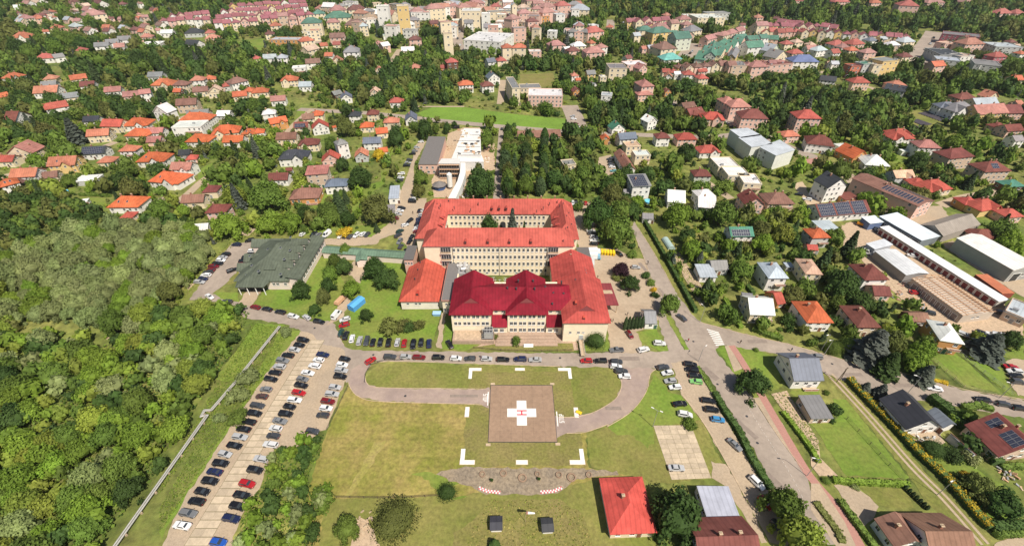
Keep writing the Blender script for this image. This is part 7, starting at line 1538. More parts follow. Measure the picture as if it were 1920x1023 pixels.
FLATB = [(np.array(p), min(q[0] for q in p), max(q[0] for q in p), min(q[1] for q in p), max(q[1] for q in p)) for p in FLAT]
def flat_hit(x, y, buf):
    bad = np.zeros(len(x), bool)
    for p, x0, x1, y0, y1 in FLATB:
        k = (x > x0 - 6) & (x < x1 + 6) & (y > y0 - 6) & (y < y1 + 6)
        if not k.any(): continue
        xs, ys, b = x[k], y[k], buf[k]; h = inside(p, xs, ys)
        for dx, dy in ((1, 0), (-1, 0), (0, 1), (0, -1)): h |= inside(p, xs + dx * b, ys + dy * b)
        bad[np.where(k)[0][h]] = True
    return bad
HA = np.array(HOUSES)
def house_check(x, y, r, h):
    """False where a crown stands in a building; lower height where it would hide one from the air camera's side"""
    ok = np.ones(len(x), bool); hmax = h.copy(); rt = np.hypot(x, y); at = np.arctan2(x, y)
    for cx, cy, hw, hd, yaw, hh in HOUSES:
        c_, s_ = math.cos(yaw), math.sin(yaw); dx, dy = x - cx, y - cy; lx, ly = dx * c_ + dy * s_, -dx * s_ + dy * c_
        ok &= ~((np.abs(lx) < hw + .55 * r) & (np.abs(ly) < hd + .55 * r))
        rh, ah = math.hypot(cx, cy), math.atan2(cx, cy); R_ = max(hw, hd) * .9
        near = (np.abs(at - ah) * rh < R_ + .75 * r) & (rt < rh) & (rt > rh - 60)
        lim = CH * (1 - rt / (rh - min(hw, hd) * .8 + .42 * hh * rh / CH)); hmax = np.where(near & (hmax > lim), np.maximum(lim, 0), hmax)
    return ok, hmax
def scatter(region_poly, step, rr, jitter=.42):
    x0, y0 = region_poly.min(0); x1, y1 = region_poly.max(0); gx, gy = np.meshgrid(np.arange(x0, x1, step), np.arange(y0, y1, step)); gx[1::2] += step / 2
    x = (gx + rs.uniform(-jitter, jitter, gx.shape) * step).ravel(); y = (gy + rs.uniform(-jitter, jitter, gy.shape) * step).ravel(); k = inside(region_poly, x, y); return x[k], y[k]
SPOTS = []                                                   # x, y, r, h, kind, colour, wood id
for poly, step, kind, cols, rr, asp, wid in ((W_WILLOW, 6.0, 'willow_tree', ['willow', 'willow', 'willow', 'willow', 'willow', 'bright'], (3.2, 5.4), 1.9, 'willow wood'), (W_LEFT, 5.0, B_, ['mid', 'bright', 'mid', 'dark', 'yellow', 'willow', 'bright', 'bright', 'yellow'], (2.4, 5.0), 1.7, 'left wood'), (W_UP, 5.4, B_, ['dark', 'dark', 'mid', 'olive'], (2.8, 4.4), 1.8, 'upper wood'), (W_BUSH, 3.3, B_, ['mid', 'bright', 'dark', 'bright', 'willow'], (1.5, 2.7), 1.7, 'bush belt')):
    x, y = scatter(poly, step, rr)
    for a, b_ in zip(x, y): r = rs.uniform(*rr); SPOTS.append((a, b_, r, r * asp * rs.uniform(.85, 1.15), kind, cols[rs.randint(len(cols))], wid))
yy = 60.0; X = []; Y = []
while yy < 1150:
    st = 6.4 + max(0, yy - 180) * .0112; half = 1.02 * yy + 70; n = int(2 * half / st); xs = -half + (np.arange(n) + rs.uniform(-.45, .45, n)) * st; X.append(xs); Y.append(yy + rs.uniform(-.45, .45, n) * st); yy += st * .92
X = np.concatenate(X); Y = np.concatenate(Y)
infr = np.array([(lambda q: -230 < q[0] < 2150 and q[1] < 1120)((CX + F * a / (b_ * _c + CH * _s), CY - F * (b_ * _s - CH * _c) / (b_ * _c + CH * _s))) for a, b_ in zip(X, Y)]); X, Y = X[infr], Y[infr]
dense = np.zeros(len(X), bool)
for p in DENSE: dense |= inside(p, X, Y)
excl = np.zeros(len(X), bool)
PX1 = poly_px('.', [(340, 560), (300, 1100), (1700, 1100), (1420, 640), (1300, 560), (1180, 425), (1095, 375), (780, 372), (740, 425), (600, 440), (480, 440), (440, 440), (340, 520)]); PX2 = poly_px('.', [(1340, 640), (1560, 660), (1640, 735), (1900, 1040), (1900, 1200), (1380, 1200)])
for p in (W_WILLOW, W_LEFT, W_UP, W_BUSH, PX1, PX2): excl |= inside(p, X, Y)
X, Y, dense = X[~excl], Y[~excl], dense[~excl]
nz = np.sin(X * .031 + 1.3) * np.sin(Y * .027 + .4) + .6 * np.sin(X * .083 + Y * .05) + .5 * rs.uniform(-1, 1, len(X))
keep = dense | (nz > -.6); X, Y, dense = X[keep], Y[keep], dense[keep]
fs_ = 1 + np.clip((np.hypot(X, Y) - 180) / 800, 0, 1) * .9
Rr = np.where(dense, rs.uniform(3.0, 5.6, len(X)), 1.6 + 4.2 * rs.uniform(0, 1, len(X)) ** 1.5) * fs_; Hh = Rr * rs.uniform(1.6, 2.3, len(X))
bad = flat_hit(X, Y, Rr * .62); X, Y, Rr, Hh, dense = X[~bad], Y[~bad], Rr[~bad], Hh[~bad], dense[~bad]
ok, hm = house_check(X, Y, Rr, Hh); sh = np.minimum(1, hm / Hh); ok &= hm > 1.6
PL = np.array(PLACED)
for a, b_, r in PLACED: ok &= np.hypot(X - a, Y - b_) > r * .8 + Rr * .55
for i in np.where(ok)[0]:
    u_ = rs.rand(); far = Y[i] > 330
    kind = 'conifer_tree' if u_ < .075 else B_; r, h = Rr[i], Hh[i]
    if sh[i] < .75: h = max(hm[i], 1.4); r = min(r, h * .75); kind = 'shrub'
    elif h < 5.0 and kind == B_: kind = 'shrub' if h < 4.2 else B_
    if kind == 'conifer_tree': h = h * 1.25; r = h * .24; col = ['pine', 'spruce', 'pine'][rs.randint(3)]
    else: col = (['dark', 'mid', 'mid', 'dark', 'olive'] if dense[i] or far else ['dark', 'mid', 'mid', 'bright', 'yellow', 'olive'])[rs.randint(5 if dense[i] or far else 6)]
    SPOTS.append((X[i], Y[i], r, h, kind, col, None))
print('spots', len(SPOTS))
# the 300 of each kind that show largest stand as single trees, the rest as one far wood
def nearest_houses(x, y, k=2): return sorted(HLIST, key=lambda q: (q['x'] - x) ** 2 + (q['y'] - y) ** 2)[:k]
CAP = {B_: 300 - sum(1 for o in COL.objects if o.name.startswith(B_)), 'willow_tree': 290, 'conifer_tree': 240, 'shrub': 240}
WOODL = {'willow wood': ('willows of the dense wood', 'dense willow wood'), 'left wood': ('trees of the wood beside the pipeline', 'wood beside the pipeline'), 'upper wood': ('trees of the dark upper wood', 'dark wood'), 'bush belt': ('trees of the thicket by the car park', 'thicket by the car park')}
far_list = []
ANCH = {'willow wood': (((-120, 155), 'clinic bank'), ((-190, 185), 'orange house'), ((-175, 118), 'sandy river bank'), ((-240, 130), 'open end'), ((-200, 150), 'heart')), 'left wood': (((-125, 108), 'clinic road'), ((-115, 75), 'pipeline loop'), ((-110, 50), 'lower pipeline'), ((-180, 105), 'sandy river bank'), ((-170, 70), 'heart'), ((-150, 45), 'bottom corner')), 'upper wood': (((-190, 185), 'orange house'), ((-250, 180), 'far end')), 'bush belt': (((-56, 76), 'red car'), ((-58, 58), 'middle'), ((-62, 46), 'bottom end'))}
TONE = {'dark': 'dark', 'mid': 'mid-green', 'yellow': 'yellow-green', 'willow': 'grey-green', 'olive': 'olive', 'bright': 'bright green'}
def wood_label(s):
    a = min(ANCH[s[6]], key=lambda q: math.hypot(q[0][0] - s[0], q[0][1] - s[1]))[1]; sz = 'large' if s[2] > (3.3 if s[6] != 'bush belt' else 2.2) else 'small'
    return f"{sz} {TONE[s[5]]} {'willow' if s[4][0] == 'w' else 'tree'} towards the {a} of the {WOODL[s[6]][1]}", WOODL[s[6]][0]
for kind in (B_, 'willow_tree', 'conifer_tree', 'shrub'):
    q = sorted([s for s in SPOTS if s[4] == kind], key=lambda s: -s[2] * math.sqrt(s[3]) / (s[1] * _c + CH * _s) ** 1.0); n = max(0, CAP[kind])
    for s in q[:n]:
        if s[6]: lab, grp = wood_label(s)
        else: lab = grp = None
        o = plant(kind, s[0], s[1], s[2], s[3], s[5], lab, grp); TREES.append((o, kind, s[0], s[1], s[2], s[3], s[5], s[6]))
    far_list += q[n:]
# far wood: every tree a small crown of leaf clumps of its own, joined
NV = 6; proto = []
for s in range(NV): r_ = np.random.RandomState(500 + s); proto.append(crown_mesh('f', 500 + s, lobes_broad(r_, 6, .6, rr=(.34, .52)), 120, .19, .75, .86))
CPROTO = conifer_geo(77, 7, 90, .12)
LOWS = [crown_mesh('f', 600 + s, [(np.random.RandomState(s * 9 + k).uniform(-.45, .45), np.random.RandomState(s * 7 + k + 50).uniform(-.45, .45), .42, .5) for k in range(4)], 90, .2, .8, .86, flat=.8) for s in range(3)]
def far_mesh(lst, name):
    QA, TA, CQ, CT = [], [], [], []
    for (x, y, r, h, kind, col, wid) in lst:
        if kind == 'conifer_tree': Q, T = CPROTO; sc = np.array([r / .30, r / .30, h])
        elif kind == 'shrub': Q, T = LOWS[rs.randint(3)]; sc = np.array([r / .9, r / .9, h / .85])
        else: Q, T = proto[rs.randint(NV)]; sc = np.array([r, r, h / 1.25])
        a = rs.uniform(0, 6.28); c_, s_ = math.cos(a), math.sin(a); Rm = np.array([[c_, s_, 0], [-s_, c_, 0], [0, 0, 1]])
        QA.append((Q * sc) @ Rm + np.array([x, y, 0])); TA.append((T * sc) @ Rm + np.array([x, y, 0])); c = np.array(tcol(col))
        CQ.append(np.repeat(c[None], len(Q), 0)); CT.append(np.repeat(c[None], len(T), 0))
    return np_mesh(name, np.concatenate(QA), np.concatenate(TA), [M['leaf_attr']], (np.concatenate(CQ), np.concatenate(CT)))
def leaf_attr():
    m_ = M['leaf'].copy(); m_.name = 'far_leaf'; t = m_.node_tree; oi = [n for n in t.nodes if n.type == 'OBJECT_INFO'][0]; at = t.nodes.new('ShaderNodeAttribute'); at.attribute_name = 'tint'
    for l in list(t.links):
        if l.from_node == oi: t.links.new(at.outputs['Color'], l.to_socket)
    return m_
M['leaf_attr'] = leaf_attr()
o = link('far_woodland', far_mesh([s for s in far_list if s[4] != 'shrub'], 'far_woodland')); tag(o, 'distant garden trees and woods between the roofs of the town', None, None, 'stuff')
if any(s[4] == 'shrub' for s in far_list): o = link('far_shrubbery', far_mesh([s for s in far_list if s[4] == 'shrub'], 'far_shrubbery')); tag(o, 'low shrubbery in the distant gardens', None, None, 'stuff')
# low garden shrubs and fruit bushes between the houses
yy = 95.0; X = []; Y = []
while yy < 620:
    st = 4.6 + max(0, yy - 180) * .010; half = min(1.02 * yy + 60, 460); n = int(2 * half / st); X.append(-half + (np.arange(n) + rs.uniform(-.48, .48, n)) * st); Y.append(yy + rs.uniform(-.48, .48, n) * st); yy += st
X = np.concatenate(X); Y = np.concatenate(Y); ex_ = np.zeros(len(X), bool)
for p in (W_WILLOW, W_LEFT, W_UP, W_BUSH, PX1, PX2): ex_ |= inside(p, X, Y)
ex_ |= rs.rand(len(X)) < .48; X, Y = X[~ex_], Y[~ex_]; Rr = rs.uniform(.6, 1.7, len(X)) * (1 + np.clip((Y - 180) / 500, 0, 1)); bad = flat_hit(X, Y, Rr * .8); X, Y, Rr = X[~bad], Y[~bad], Rr[~bad]
ok, hm = house_check(X, Y, Rr, Rr * 1.2); X, Y, Rr = X[ok], Y[ok], Rr[ok]
LOWS = [crown_mesh('f', 700 + s, [(.1, .2, .42, .55), (-.25, -.2, .36, .5)], 44, .24, .8, .8, flat=.8) for s in range(3)]
o = link('garden_shrubbery', far_mesh([(a, b_, r, r * rs.uniform(.9, 1.4), 'shrub', ['mid', 'dark', 'bright', 'olive', 'yellow', 'mid'][rs.randint(6)], None) for a, b_, r in zip(X, Y, Rr)], 'garden_shrubbery')); tag(o, 'low shrubs and fruit bushes filling the gardens between houses', None, None, 'stuff'); print('shrubs', len(X))
# ---- undergrowth: tall weeds and brambles nobody could count
def weeds(name, label, poly, per_m2, size, h, cols, clump=1.0):
    a = poly; x0, y0 = a.min(0); x1, y1 = a.max(0); n = int((x1 - x0) * (y1 - y0) * per_m2); x = rs.uniform(x0, x1, n); y = rs.uniform(y0, y1, n); k = inside(a, x, y); x, y = x[k], y[k]
    hh = h * (.45 + .55 * np.clip(.5 + .5 * np.sin(x * .9 * clump) * np.sin(y * 1.1 * clump + 1) + rs.uniform(-.3, .3, len(x)), 0, 1)); cen = np.stack([x, y, hh * rs.uniform(.3, 1, len(x))], 1)
    Q = leaf_quads(rs, cen, np.tile(np.array([0, 0, 1.0]), (len(x), 1)), size, .7); c = np.array([LEAFC[cols[i]] for i in rs.randint(0, len(cols), len(x))]) * rs.uniform(.8, 1.2, (len(x), 1))
    o = link(name, np_mesh(name, Q, np.zeros((0, 3, 3)), [M['leaf_attr']], (c, np.zeros((0, 3))))); tag(o, label, None, None, 'stuff')
weeds('undergrowth', 'tall weeds between the pipeline and the car park', poly_px('S', [(0, 970), (0, 860), (170, 560), (300, 330), (500, 110), (560, 110), (470, 260), (370, 420), (290, 520), (80, 850)]), 7.0, .20, .55, ['bright', 'mid', 'yellow', 'bright'])
weeds('undergrowth', 'rank grass on the wild meadow left of the pipeline', poly_px('S', [(400, 60), (515, 75), (330, 310), (170, 560), (0, 800), (0, 740), (150, 500), (260, 300)]), 7.0, .21, .6, ['bright', 'mid', 'bright', 'yellow'])
weeds('undergrowth', 'brambles under the thicket between car park and meadow', W_BUSH, 4.0, .33, 1.0, ['mid', 'bright', 'dark', 'bright'])
weeds('undergrowth', 'bushy ground growth below the wood beside the pipeline', W_LEFT, 1.6, .42, 1.4, ['mid', 'bright', 'mid', 'dark'])
weeds('undergrowth', 'rough herbs on the bank beside the clinic car park', poly_px('N', [(0, 560), (130, 470), (400, 215), (480, 160), (590, 150), (570, 180), (420, 260), (150, 530), (30, 680), (0, 690)]), 2.5, .28, .4, ['yellow', 'olive', 'bright'])
weeds('dry_tussocks', 'dry grass tussocks around the small dark-roofed huts', poly_px('M', [(1000, 330), (1380, 330), (1500, 400), (1560, 573), (1500, 640), (900, 640), (900, 500), (950, 420)]), 3.5, .20, .2, ['straw', 'yellow', 'straw', 'olive'])
M['redpaint2'] = mat('faded_red_paint', (.62, .16, .17), .7, .05, 2.0)
# ================================================================== HELIPAD
hp = empty('helipad', (0, 0, 0), 0, 'square brownish concrete helipad of big slabs with a white cross', 'helipad')
HX0, HX1, HY0, HY1 = -6.95, 13.2, 73.4, 93.7; b = MB(); b.box(HX0, HX1, HY0, HY1, 0, .13); b.build('base_slab', M['dark'], hp)
NX = 6; sx = (HX1 - HX0) / NX; sy = (HY1 - HY0) / NX; m = MB(); m.box(.012, sx - .012, .012, sy - .012, .10, .20); SL = m.mesh('slab', [M['padslab']])
for i in range(NX):
    for j in range(NX): link('slab', SL, hp, None, (HX0 + i * sx, HY0 + j * sy, rnd.uniform(0, .006)))
for x0, x1, y0, y1 in ((HX0 - .14, HX1 + .14, HY1, HY1 + .25), (HX0 - .14, HX1 + .14, HY0 - .14, HY0), (HX0 - .14, HX0, HY0, HY1), (HX1, HX1 + .14, HY0, HY1)): b = MB(); b.box(x0, x1, y0, y1, 0, .12); b.build('drain_edge', M['dark'], hp)
for x, y in ((HX0, HY0 - .9), (HX1 + .2, HY0 - .7), (HX0 + .6, HY1 + .7), (HX1 + .1, HY1 + .7)): b = MB(); b.box(x - .7, x + .7, y - .4, y + .4, 0, .16); b.build('corner_block', M['concrete'], hp)
ca = P(951.2, 773, .21); cb_ = P(1005.2, 773, .21); cx_ = (ca.x + cb_.x) / 2; cy_ = (P(978, 750.3, .21).y + P(978, 797, .21).y) / 2; AW, AL = 1.53, 4.5
b = MB(); b.box(cx_ - AW, cx_ + AW, cy_ - AL, cy_ + AL, .207, .212); b.box(cx_ - AL, cx_ - AW, cy_ - AW, cy_ + AW, .207, .212); b.box(cx_ + AW, cx_ + AL, cy_ - AW, cy_ + AW, .207, .212); b.build('cross_marking', M['paint'], hp)
b = MB(); hw_, hh_ = 1.55, .92; b.box(cx_ - hw_, cx_ + hw_, cy_ + hh_ - .42, cy_ + hh_, .214, .218); b.box(cx_ - hw_, cx_ + hw_, cy_ - hh_, cy_ - hh_ + .42, .214, .218); b.box(cx_ - .22, cx_ + .22, cy_ - hh_ + .42, cy_ + hh_ - .42, .214, .218); b.build('letter_h_marking', M['redpaint'], hp)
# white boundary marks of the safety square
def mark(x0, x1, y0, y1, lab, xa=None):
    t = empty('boundary_mark', (0, 0, 0), 0, lab, 'marking', 'white boundary marks around the helipad'); b = MB(); b.box(x0, x1, y0, y1, .01, .12)
    if xa: b.box(*xa, .01, .12)
    b.build('white_slab', M['paint'], t); b = MB(); b.box(x0 - .15, x1 + .15, y0 - .15, y1 + .15, 0, .05); b.build('bed', M['concrete'], t)
mark(-14.7, -10.6, 66.5, 67.7, 'white corner mark nearest the thicket side of the scree bank', (-14.7, -13.5, 67.7, 71.2)); mark(16.4, 20.6, 66.5, 67.7, 'white corner mark nearest the red-roofed bungalow', (19.4, 20.6, 67.7, 71.2))
mark(-14.6, -10.5, 100.0, 101.1, 'white corner mark by the street on the car park side', (-14.6, -13.5, 96.6, 100.0)); mark(15.8, 20.1, 100.0, 101.1, 'white corner mark by the street on the gravel strip side', (19.0, 20.1, 96.6, 100.0))
mark(1.2, 4.4, 66.5, 67.7, 'white bar in the middle of the edge above the scree bank'); mark(1.1, 4.3, 100.1, 101.1, 'white bar in the middle of the edge along the street'); mark(-14.6, -13.4, 81.9, 85.4, 'white bar in the middle of the car park edge'); mark(19.4, 20.6, 81.6, 85.2, 'white bar beside the yellow sign on the loop road')
ys = empty('yellow_sign', (*P(1085, 774).to_2d(), 0), R(-30), 'small yellow sign lying beside the loop road', 'sign'); b = MB(); b.box(-.9, .9, -.5, .5, .45, .55); b.build('board', M['tint'], ys, (.75, .5, .02)); b = MB(); [b.box(x - .05, x + .05, -.05, .05, 0, .45) for x in (-.7, .7)]; b.build('post', M['grey'], ys)
# STOP lettering: strokes on a 1 x 1.6 cell
GL = {'S': [(0, 0, 1, .25), (0, .68, 1, .92), (0, 1.35, 1, 1.6), (0, .92, .28, 1.35), (.72, .25, 1, .68)], 'T': [(0, 1.35, 1, 1.6), (.36, 0, .64, 1.35)], 'O': [(0, 0, 1, .25), (0, 1.35, 1, 1.6), (0, .25, .28, 1.35), (.72, .25, 1, 1.35)], 'P': [(0, 0, .28, 1.6), (.28, 1.35, 1, 1.6), (.28, .62, 1, .87), (.72, .87, 1, 1.35)]}
def stop(x, y, right, up, sc, lab):
    t = empty('stop_marking', (x, y, .09), math.atan2(right[1], right[0]), lab, 'road marking')
    for i, ch in enumerate('STOP'):
        b = MB()
        for x0, y0, x1, y1 in GL[ch]: b.box((i * 1.3 + x0) * sc - 2.45 * sc, (i * 1.3 + x1) * sc - 2.45 * sc, y0 * sc * 1.5, y1 * sc * 1.5, 0, .008)
        b.build('letter', M['paint'], t)
stop(-9.3, 88.9, (0, -1), (1, 0), .62, 'white STOP lettering on the loop road at the car park side of the helipad'); stop(16.0, 82.3 - 1.0, (0, 1), (-1, 0), .62, 'white STOP lettering on the loop road at the gravel strip side of the helipad')
for x, y, lab in ((-7.7, 88.6, 'car park'), (13.9, 81.2, 'gravel strip')): b = MB(); b.box(x - .16, x + .16, y - 2.6, y + 2.6, .095, .103); tag(b.build('stop_line', M['paint']), None, None, None, 'structure')
# concrete slab field and slab lane in the car park
def slab_grid(name, label, cat, tile, quad, nx, ny, mat_, z=.09, skip=0.0, gj=.02):
    q = [PT(tile, *p) for p in quad]; t = empty(name, (0, 0, 0), 0, label, cat); at = lambda u, v: (q[0] * (1 - u) + q[1] * u) * (1 - v) + (q[3] * (1 - u) + q[2] * u) * v; g = .008
    for i in range(nx):
        for j in range(ny):
            if rnd.random() < skip: continue
            c4 = [at((i + g * nx * .3) / nx, (j + gj) / ny), at((i + 1 - g * nx * .3) / nx, (j + gj) / ny), at((i + 1 - g * nx * .3) / nx, (j + 1 - gj) / ny), at((i + g * nx * .3) / nx, (j + 1 - gj) / ny)]; dz = rnd.uniform(-.012, .012); k = rnd.uniform(.84, 1.10)
            a = sum(c4[m_].x * c4[(m_ + 1) % 4].y - c4[(m_ + 1) % 4].x * c4[m_].y for m_ in range(4))
            if a < 0: c4 = c4[::-1]
            b = MB(); b.hexa([(p.x, p.y, z - .06) for p in c4] + [(p.x, p.y, z + dz) for p in c4]); b.build('concrete_slab', M['slabtint'], t, (.49 * k, .395 * k, .28 * k))
    return t
M['slabtint'] = mat('slab_concrete', None, .9, .16, .9, big=.1, bigscale=.3)
slab_grid('slab_field', 'patchwork field of pale concrete slabs with one silver car on it', 'paving', 'K', [(215, 450), (395, 448), (492, 700), (302, 708)], 5, 11, None)
slab_grid('slab_lane', 'lane of worn concrete slabs running down the long car park', 'paving', 'S', [(105, 1023), (205, 1023), (712, 132), (655, 132)], 2, 34, None, .085, 0, .045)
# scree bank rings, red and white edge boards
def ring(t, x, y, r, lab, ang=(0, 2 * math.pi)):
    p = PT(t, x, y); rt = empty('stone_ring', (p.x, p.y, 0), 0, lab, 'stone ring', 'stone rings on the scree bank'); b = MB(); n = 12
    for i in range(n):
        a0 = ang[0] + (ang[1] - ang[0]) * i / n; a1 = ang[0] + (ang[1] - ang[0]) * (i + 1) / n; o_, q_ = r, r * .72
        c4 = lambda z: [(q_ * math.cos(a0), q_ * math.sin(a0), z), (o_ * math.cos(a0), o_ * math.sin(a0), z), (o_ * math.cos(a1), o_ * math.sin(a1), z), (q_ * math.cos(a1), q_ * math.sin(a1), z)]
        b.hexa(c4(0) + c4(.45))
    b.build('kerb_ring', M['padslab'], rt); b = MB(); b.tube((0, 0, 0), (0, 0, .12), r * .7, r * .7, 12); b.build('fill', M['scree'], rt)
for i, a in enumerate(((450, 208, .85), (660, 200, .95), (850, 245, 1.2), (1000, 207, .75), (1215, 215, .9), (1340, 240, 1.25), (1515, 215, .85))): ring('Q', *a, f'{ORD[i]} concrete ring from the thicket end of the grey scree bank')
for x, y, lab in ((545, 275, 'small dark plant tub below the second ring of the scree bank'), (1015, 262, 'dark plant tub in the middle of the scree bank')): p = PT('Q', x, y); t = empty('plant_tub', (p.x, p.y, 0), 0, lab, 'plant tub'); b = MB(); b.tube((0, 0, 0), (0, 0, .5), .4, .5, 10); b.build('tub', M['concrete'], t); link('foliage', SHRUB[0], t, LEAFC['dark'], (0, 0, .45), 0, (.6, .6, .8))
for lab, pts in (('checkered red and white edging at the thicket end of the scree bank', [(415, 340), (500, 375), (630, 388)]), ('checkered red and white edging at the bungalow end of the scree bank', [(1030, 385), (1160, 375), (1245, 340)])):
    t = empty('checkered_edging', (0, 0, 0), 0, lab, 'edging'); q = [PT('Q', *p) for p in pts]; L_ = [(q[1] - q[0]).length, (q[2] - q[1]).length]; n = int(sum(L_) / .42)
    for i in range(n):
        s = (i + .5) / n * sum(L_); p, d = (q[0] + (q[1] - q[0]) * (s / L_[0]), (q[1] - q[0]).normalized()) if s < L_[0] else (q[1] + (q[2] - q[1]) * ((s - L_[0]) / L_[1]), (q[2] - q[1]).normalized()); nn = Vector((-d.y, d.x, 0))
        for k in (0, 1): b = MB(); c = p + nn * (.42 * (k - .5)); b.hexa([tuple(c + d * (.2 * sx_) + nn * (.2 * sy_) + Vector((0, 0, z))) for z in (.05, .17) for sx_, sy_ in ((-1, -1), (1, -1), (1, 1), (-1, 1))]); b.build('edging_block', M['paint'] if (i + k) % 2 else M['redpaint2'], t) if True else None
# windsock, huts
ws = empty('windsock', (*PT('Q', 880, 680).to_2d(), 0), 0, 'pole with a faded pinkish-white windsock between the two dark huts', 'windsock'); b = MB(); b.tube((0, 0, 0), (0, 0, 5.2), .06, .05, 6); b.build('pole', M['dirt'], ws)
b = MB(); n = 5
for i in range(n): b.tube((.15 + i * .42, 0, 5.05 - i * .05), (.15 + (i + 1) * .42, 0, 5.0 - i * .05), .36 - i * .035, .36 - (i + 1) * .035, 10, 1 if i == 0 else 0, False)
b.build('sock', [M['trim'], M['redpath']], ws)
# ================================================================== PIPELINE
pl = empty('heating_pipeline', (0, 0, 0), 0, 'pair of silver heating pipes with a square expansion loop beside the car park', 'pipeline')
pp = [PT('S', 0, 745, 1.0), PT('S', 205, 455, 1.0), PT('S', 178, 462, 1.0), PT('S', 192, 436, 1.0), PT('S', 222, 434, 1.0), PT('S', 325, 315, 1.0), PT('S', 375, 250, 1.0), PT('S', 518, 72, 1.0)]
pp[0] = pp[0] + (pp[0] - pp[1]) * 1.0
for k in (-.3, .3):
    q = offset([Vector(p) for p in pp], k); b = MB()
    for a, c_ in zip(q, q[1:]): b.tube((a.x, a.y, 1.0), (c_.x, c_.y, 1.0), .22, .22, 10)
    b.build('pipe', M['pipe'], pl)
for a, c_ in zip(pp, pp[1:]):
    L_ = (c_ - a).length
    for i in range(max(1, int(L_ / 5))):
        p = a + (c_ - a) * ((i + .5) / max(1, int(L_ / 5))); b = MB(); b.box(p.x - .6, p.x + .6, p.y - .2, p.y + .2, 0, .7); b.build('pipe_support', M['concrete'], pl)
# ================================================================== HEDGES AND FENCES
def hedge(tile, pts, wd, h, col, label, col2=None, group=None):
    q = [Vector((p.x, p.y, 0)) for p in xy([(tile, *p) for p in pts])]; L_ = sum((b - a).length for a, b in zip(q, q[1:])); n = int(L_ * (wd + 2 * h) * 9); r_ = np.random.RandomState(int(L_ * 10)); c = q[0]
    segs = [(a, b, (b - a).length) for a, b in zip(q, q[1:])]; cen = []; nr = []; ct = []
    for a, b, l in segs:
        d = (b - a) / l; nn = Vector((-d.y, d.x, 0)); k = int(n * l / L_); t = r_.uniform(0, l, k); f = r_.uniform(0, wd + 2 * h, k)
        for tt, ff in zip(t, f):
            if ff < h: s, z, nv = -wd / 2, ff, -nn
            elif ff < h + wd: s, z, nv = ff - h - wd / 2, h, Vector((0, 0, 1))
            else: s, z, nv = wd / 2, ff - h - wd, nn
            bump = 1 + .10 * math.sin(tt * 1.9) + .06 * math.sin(tt * 4.7 + 1); p = a + d * tt + nn * s * bump; cen.append((p.x - c.x, p.y - c.y, z * bump)); nr.append(nv)
            top = z > h * .62 and r_.rand() < .92; ct.append(col2 if (col2 and top) else col)
    Q = leaf_quads(r_, np.array(cen), np.array([tuple(x) for x in nr]), .25, .55); cc = np.array([LEAFC[x] for x in ct]) * r_.uniform(.8, 1.25, (len(ct), 1))
    t = empty('hedge', (c.x, c.y, 0), 0, label, 'hedge', group); link('foliage', np_mesh('foliage', Q, np.zeros((0, 3, 3)), [M['leaf_attr']], (cc, np.zeros((0, 3)))), t)
    b = MB()
    for a, e_, l in segs: b.beam((a.x - c.x, a.y - c.y, h * .46), (e_.x - c.x, e_.y - c.y, h * .46), wd * .86, h * .9)
    b.build('inner_growth', M['leafcore'], t, LEAFC[col])
M['leafcore'] = mat('hedge_core', None, .9, .3, 2.0)
hedge('K', [(505, 300), (550, 380), (620, 480), (680, 610), (770, 755)], 1.9, 1.5, 'dark', 'long dark hedge between the gravel strip and the main road')
hedge('K', [(425, 170), (460, 230), (495, 290)], 1.2, .5, 'mid', 'low grassy hedge strip at the head of the gravel strip')
hedge('I', [(175, 45), (300, 260), (420, 470), (565, 735)], 1.5, 2.0, 'dark', 'straight dark hedge between the forecourt road and the vegetable rows')
hedge('L', [(175, 235), (280, 350), (390, 460), (520, 600), (640, 710), (740, 830), (845, 945)], 2.0, 2.0, 'dark', 'long yellow-topped hedge beside the grassy wheel tracks', 'gold')
hedge('L', [(560, 320), (660, 400), (760, 500), (880, 640)], 3.0, 2.6, 'dark', 'tall dark hedge between the long shed roof and the crimson solar house')
hedge('L', [(720, 372), (800, 358), (860, 378)], 2.2, 1.4, 'mid', 'short clipped hedge beside the pinkish drive on the street')
hedge('L', [(100, 712), (200, 722), (330, 728), (460, 735)], 1.5, 1.3, 'bright', 'clipped green hedge between the lawn and the paved drive')
hedge('L', [(135, 810), (200, 900), (300, 1030)], 1.6, 1.3, 'mid', 'dark clipped hedge between the cycle path and the drive')
hedge('L', [(850, 940), (930, 935), (1015, 930)], 2.4, 2.0, 'dark', 'thick dark hedge at the right edge above the drive', None); hedge('L', [(870, 975), (950, 968), (1020, 960)], 1.6, 1.6, 'mid', 'second lower hedge below the thick one at the right edge')
hedge('L', [(900, 655), (960, 650), (1020, 648)], 1.6, 1.4, 'mid', 'clipped hedge below the crimson solar house'); hedge('L', [(560, 232), (620, 245), (650, 255)], 1.2, .8, 'gold', 'low yellowish hedge in the wedge garden by the street')
hedge('L', [(20, 815), (70, 880), (130, 960), (150, 1010)], 1.8, .7, 'olive', 'shaggy dry hedge bed between the footpath and the cycle path')
hedge('K', [(830, 390), (900, 480), (960, 560), (1000, 630)], 1.4, 1.2, 'bright', 'bushy row of raspberries along the cycle path garden')
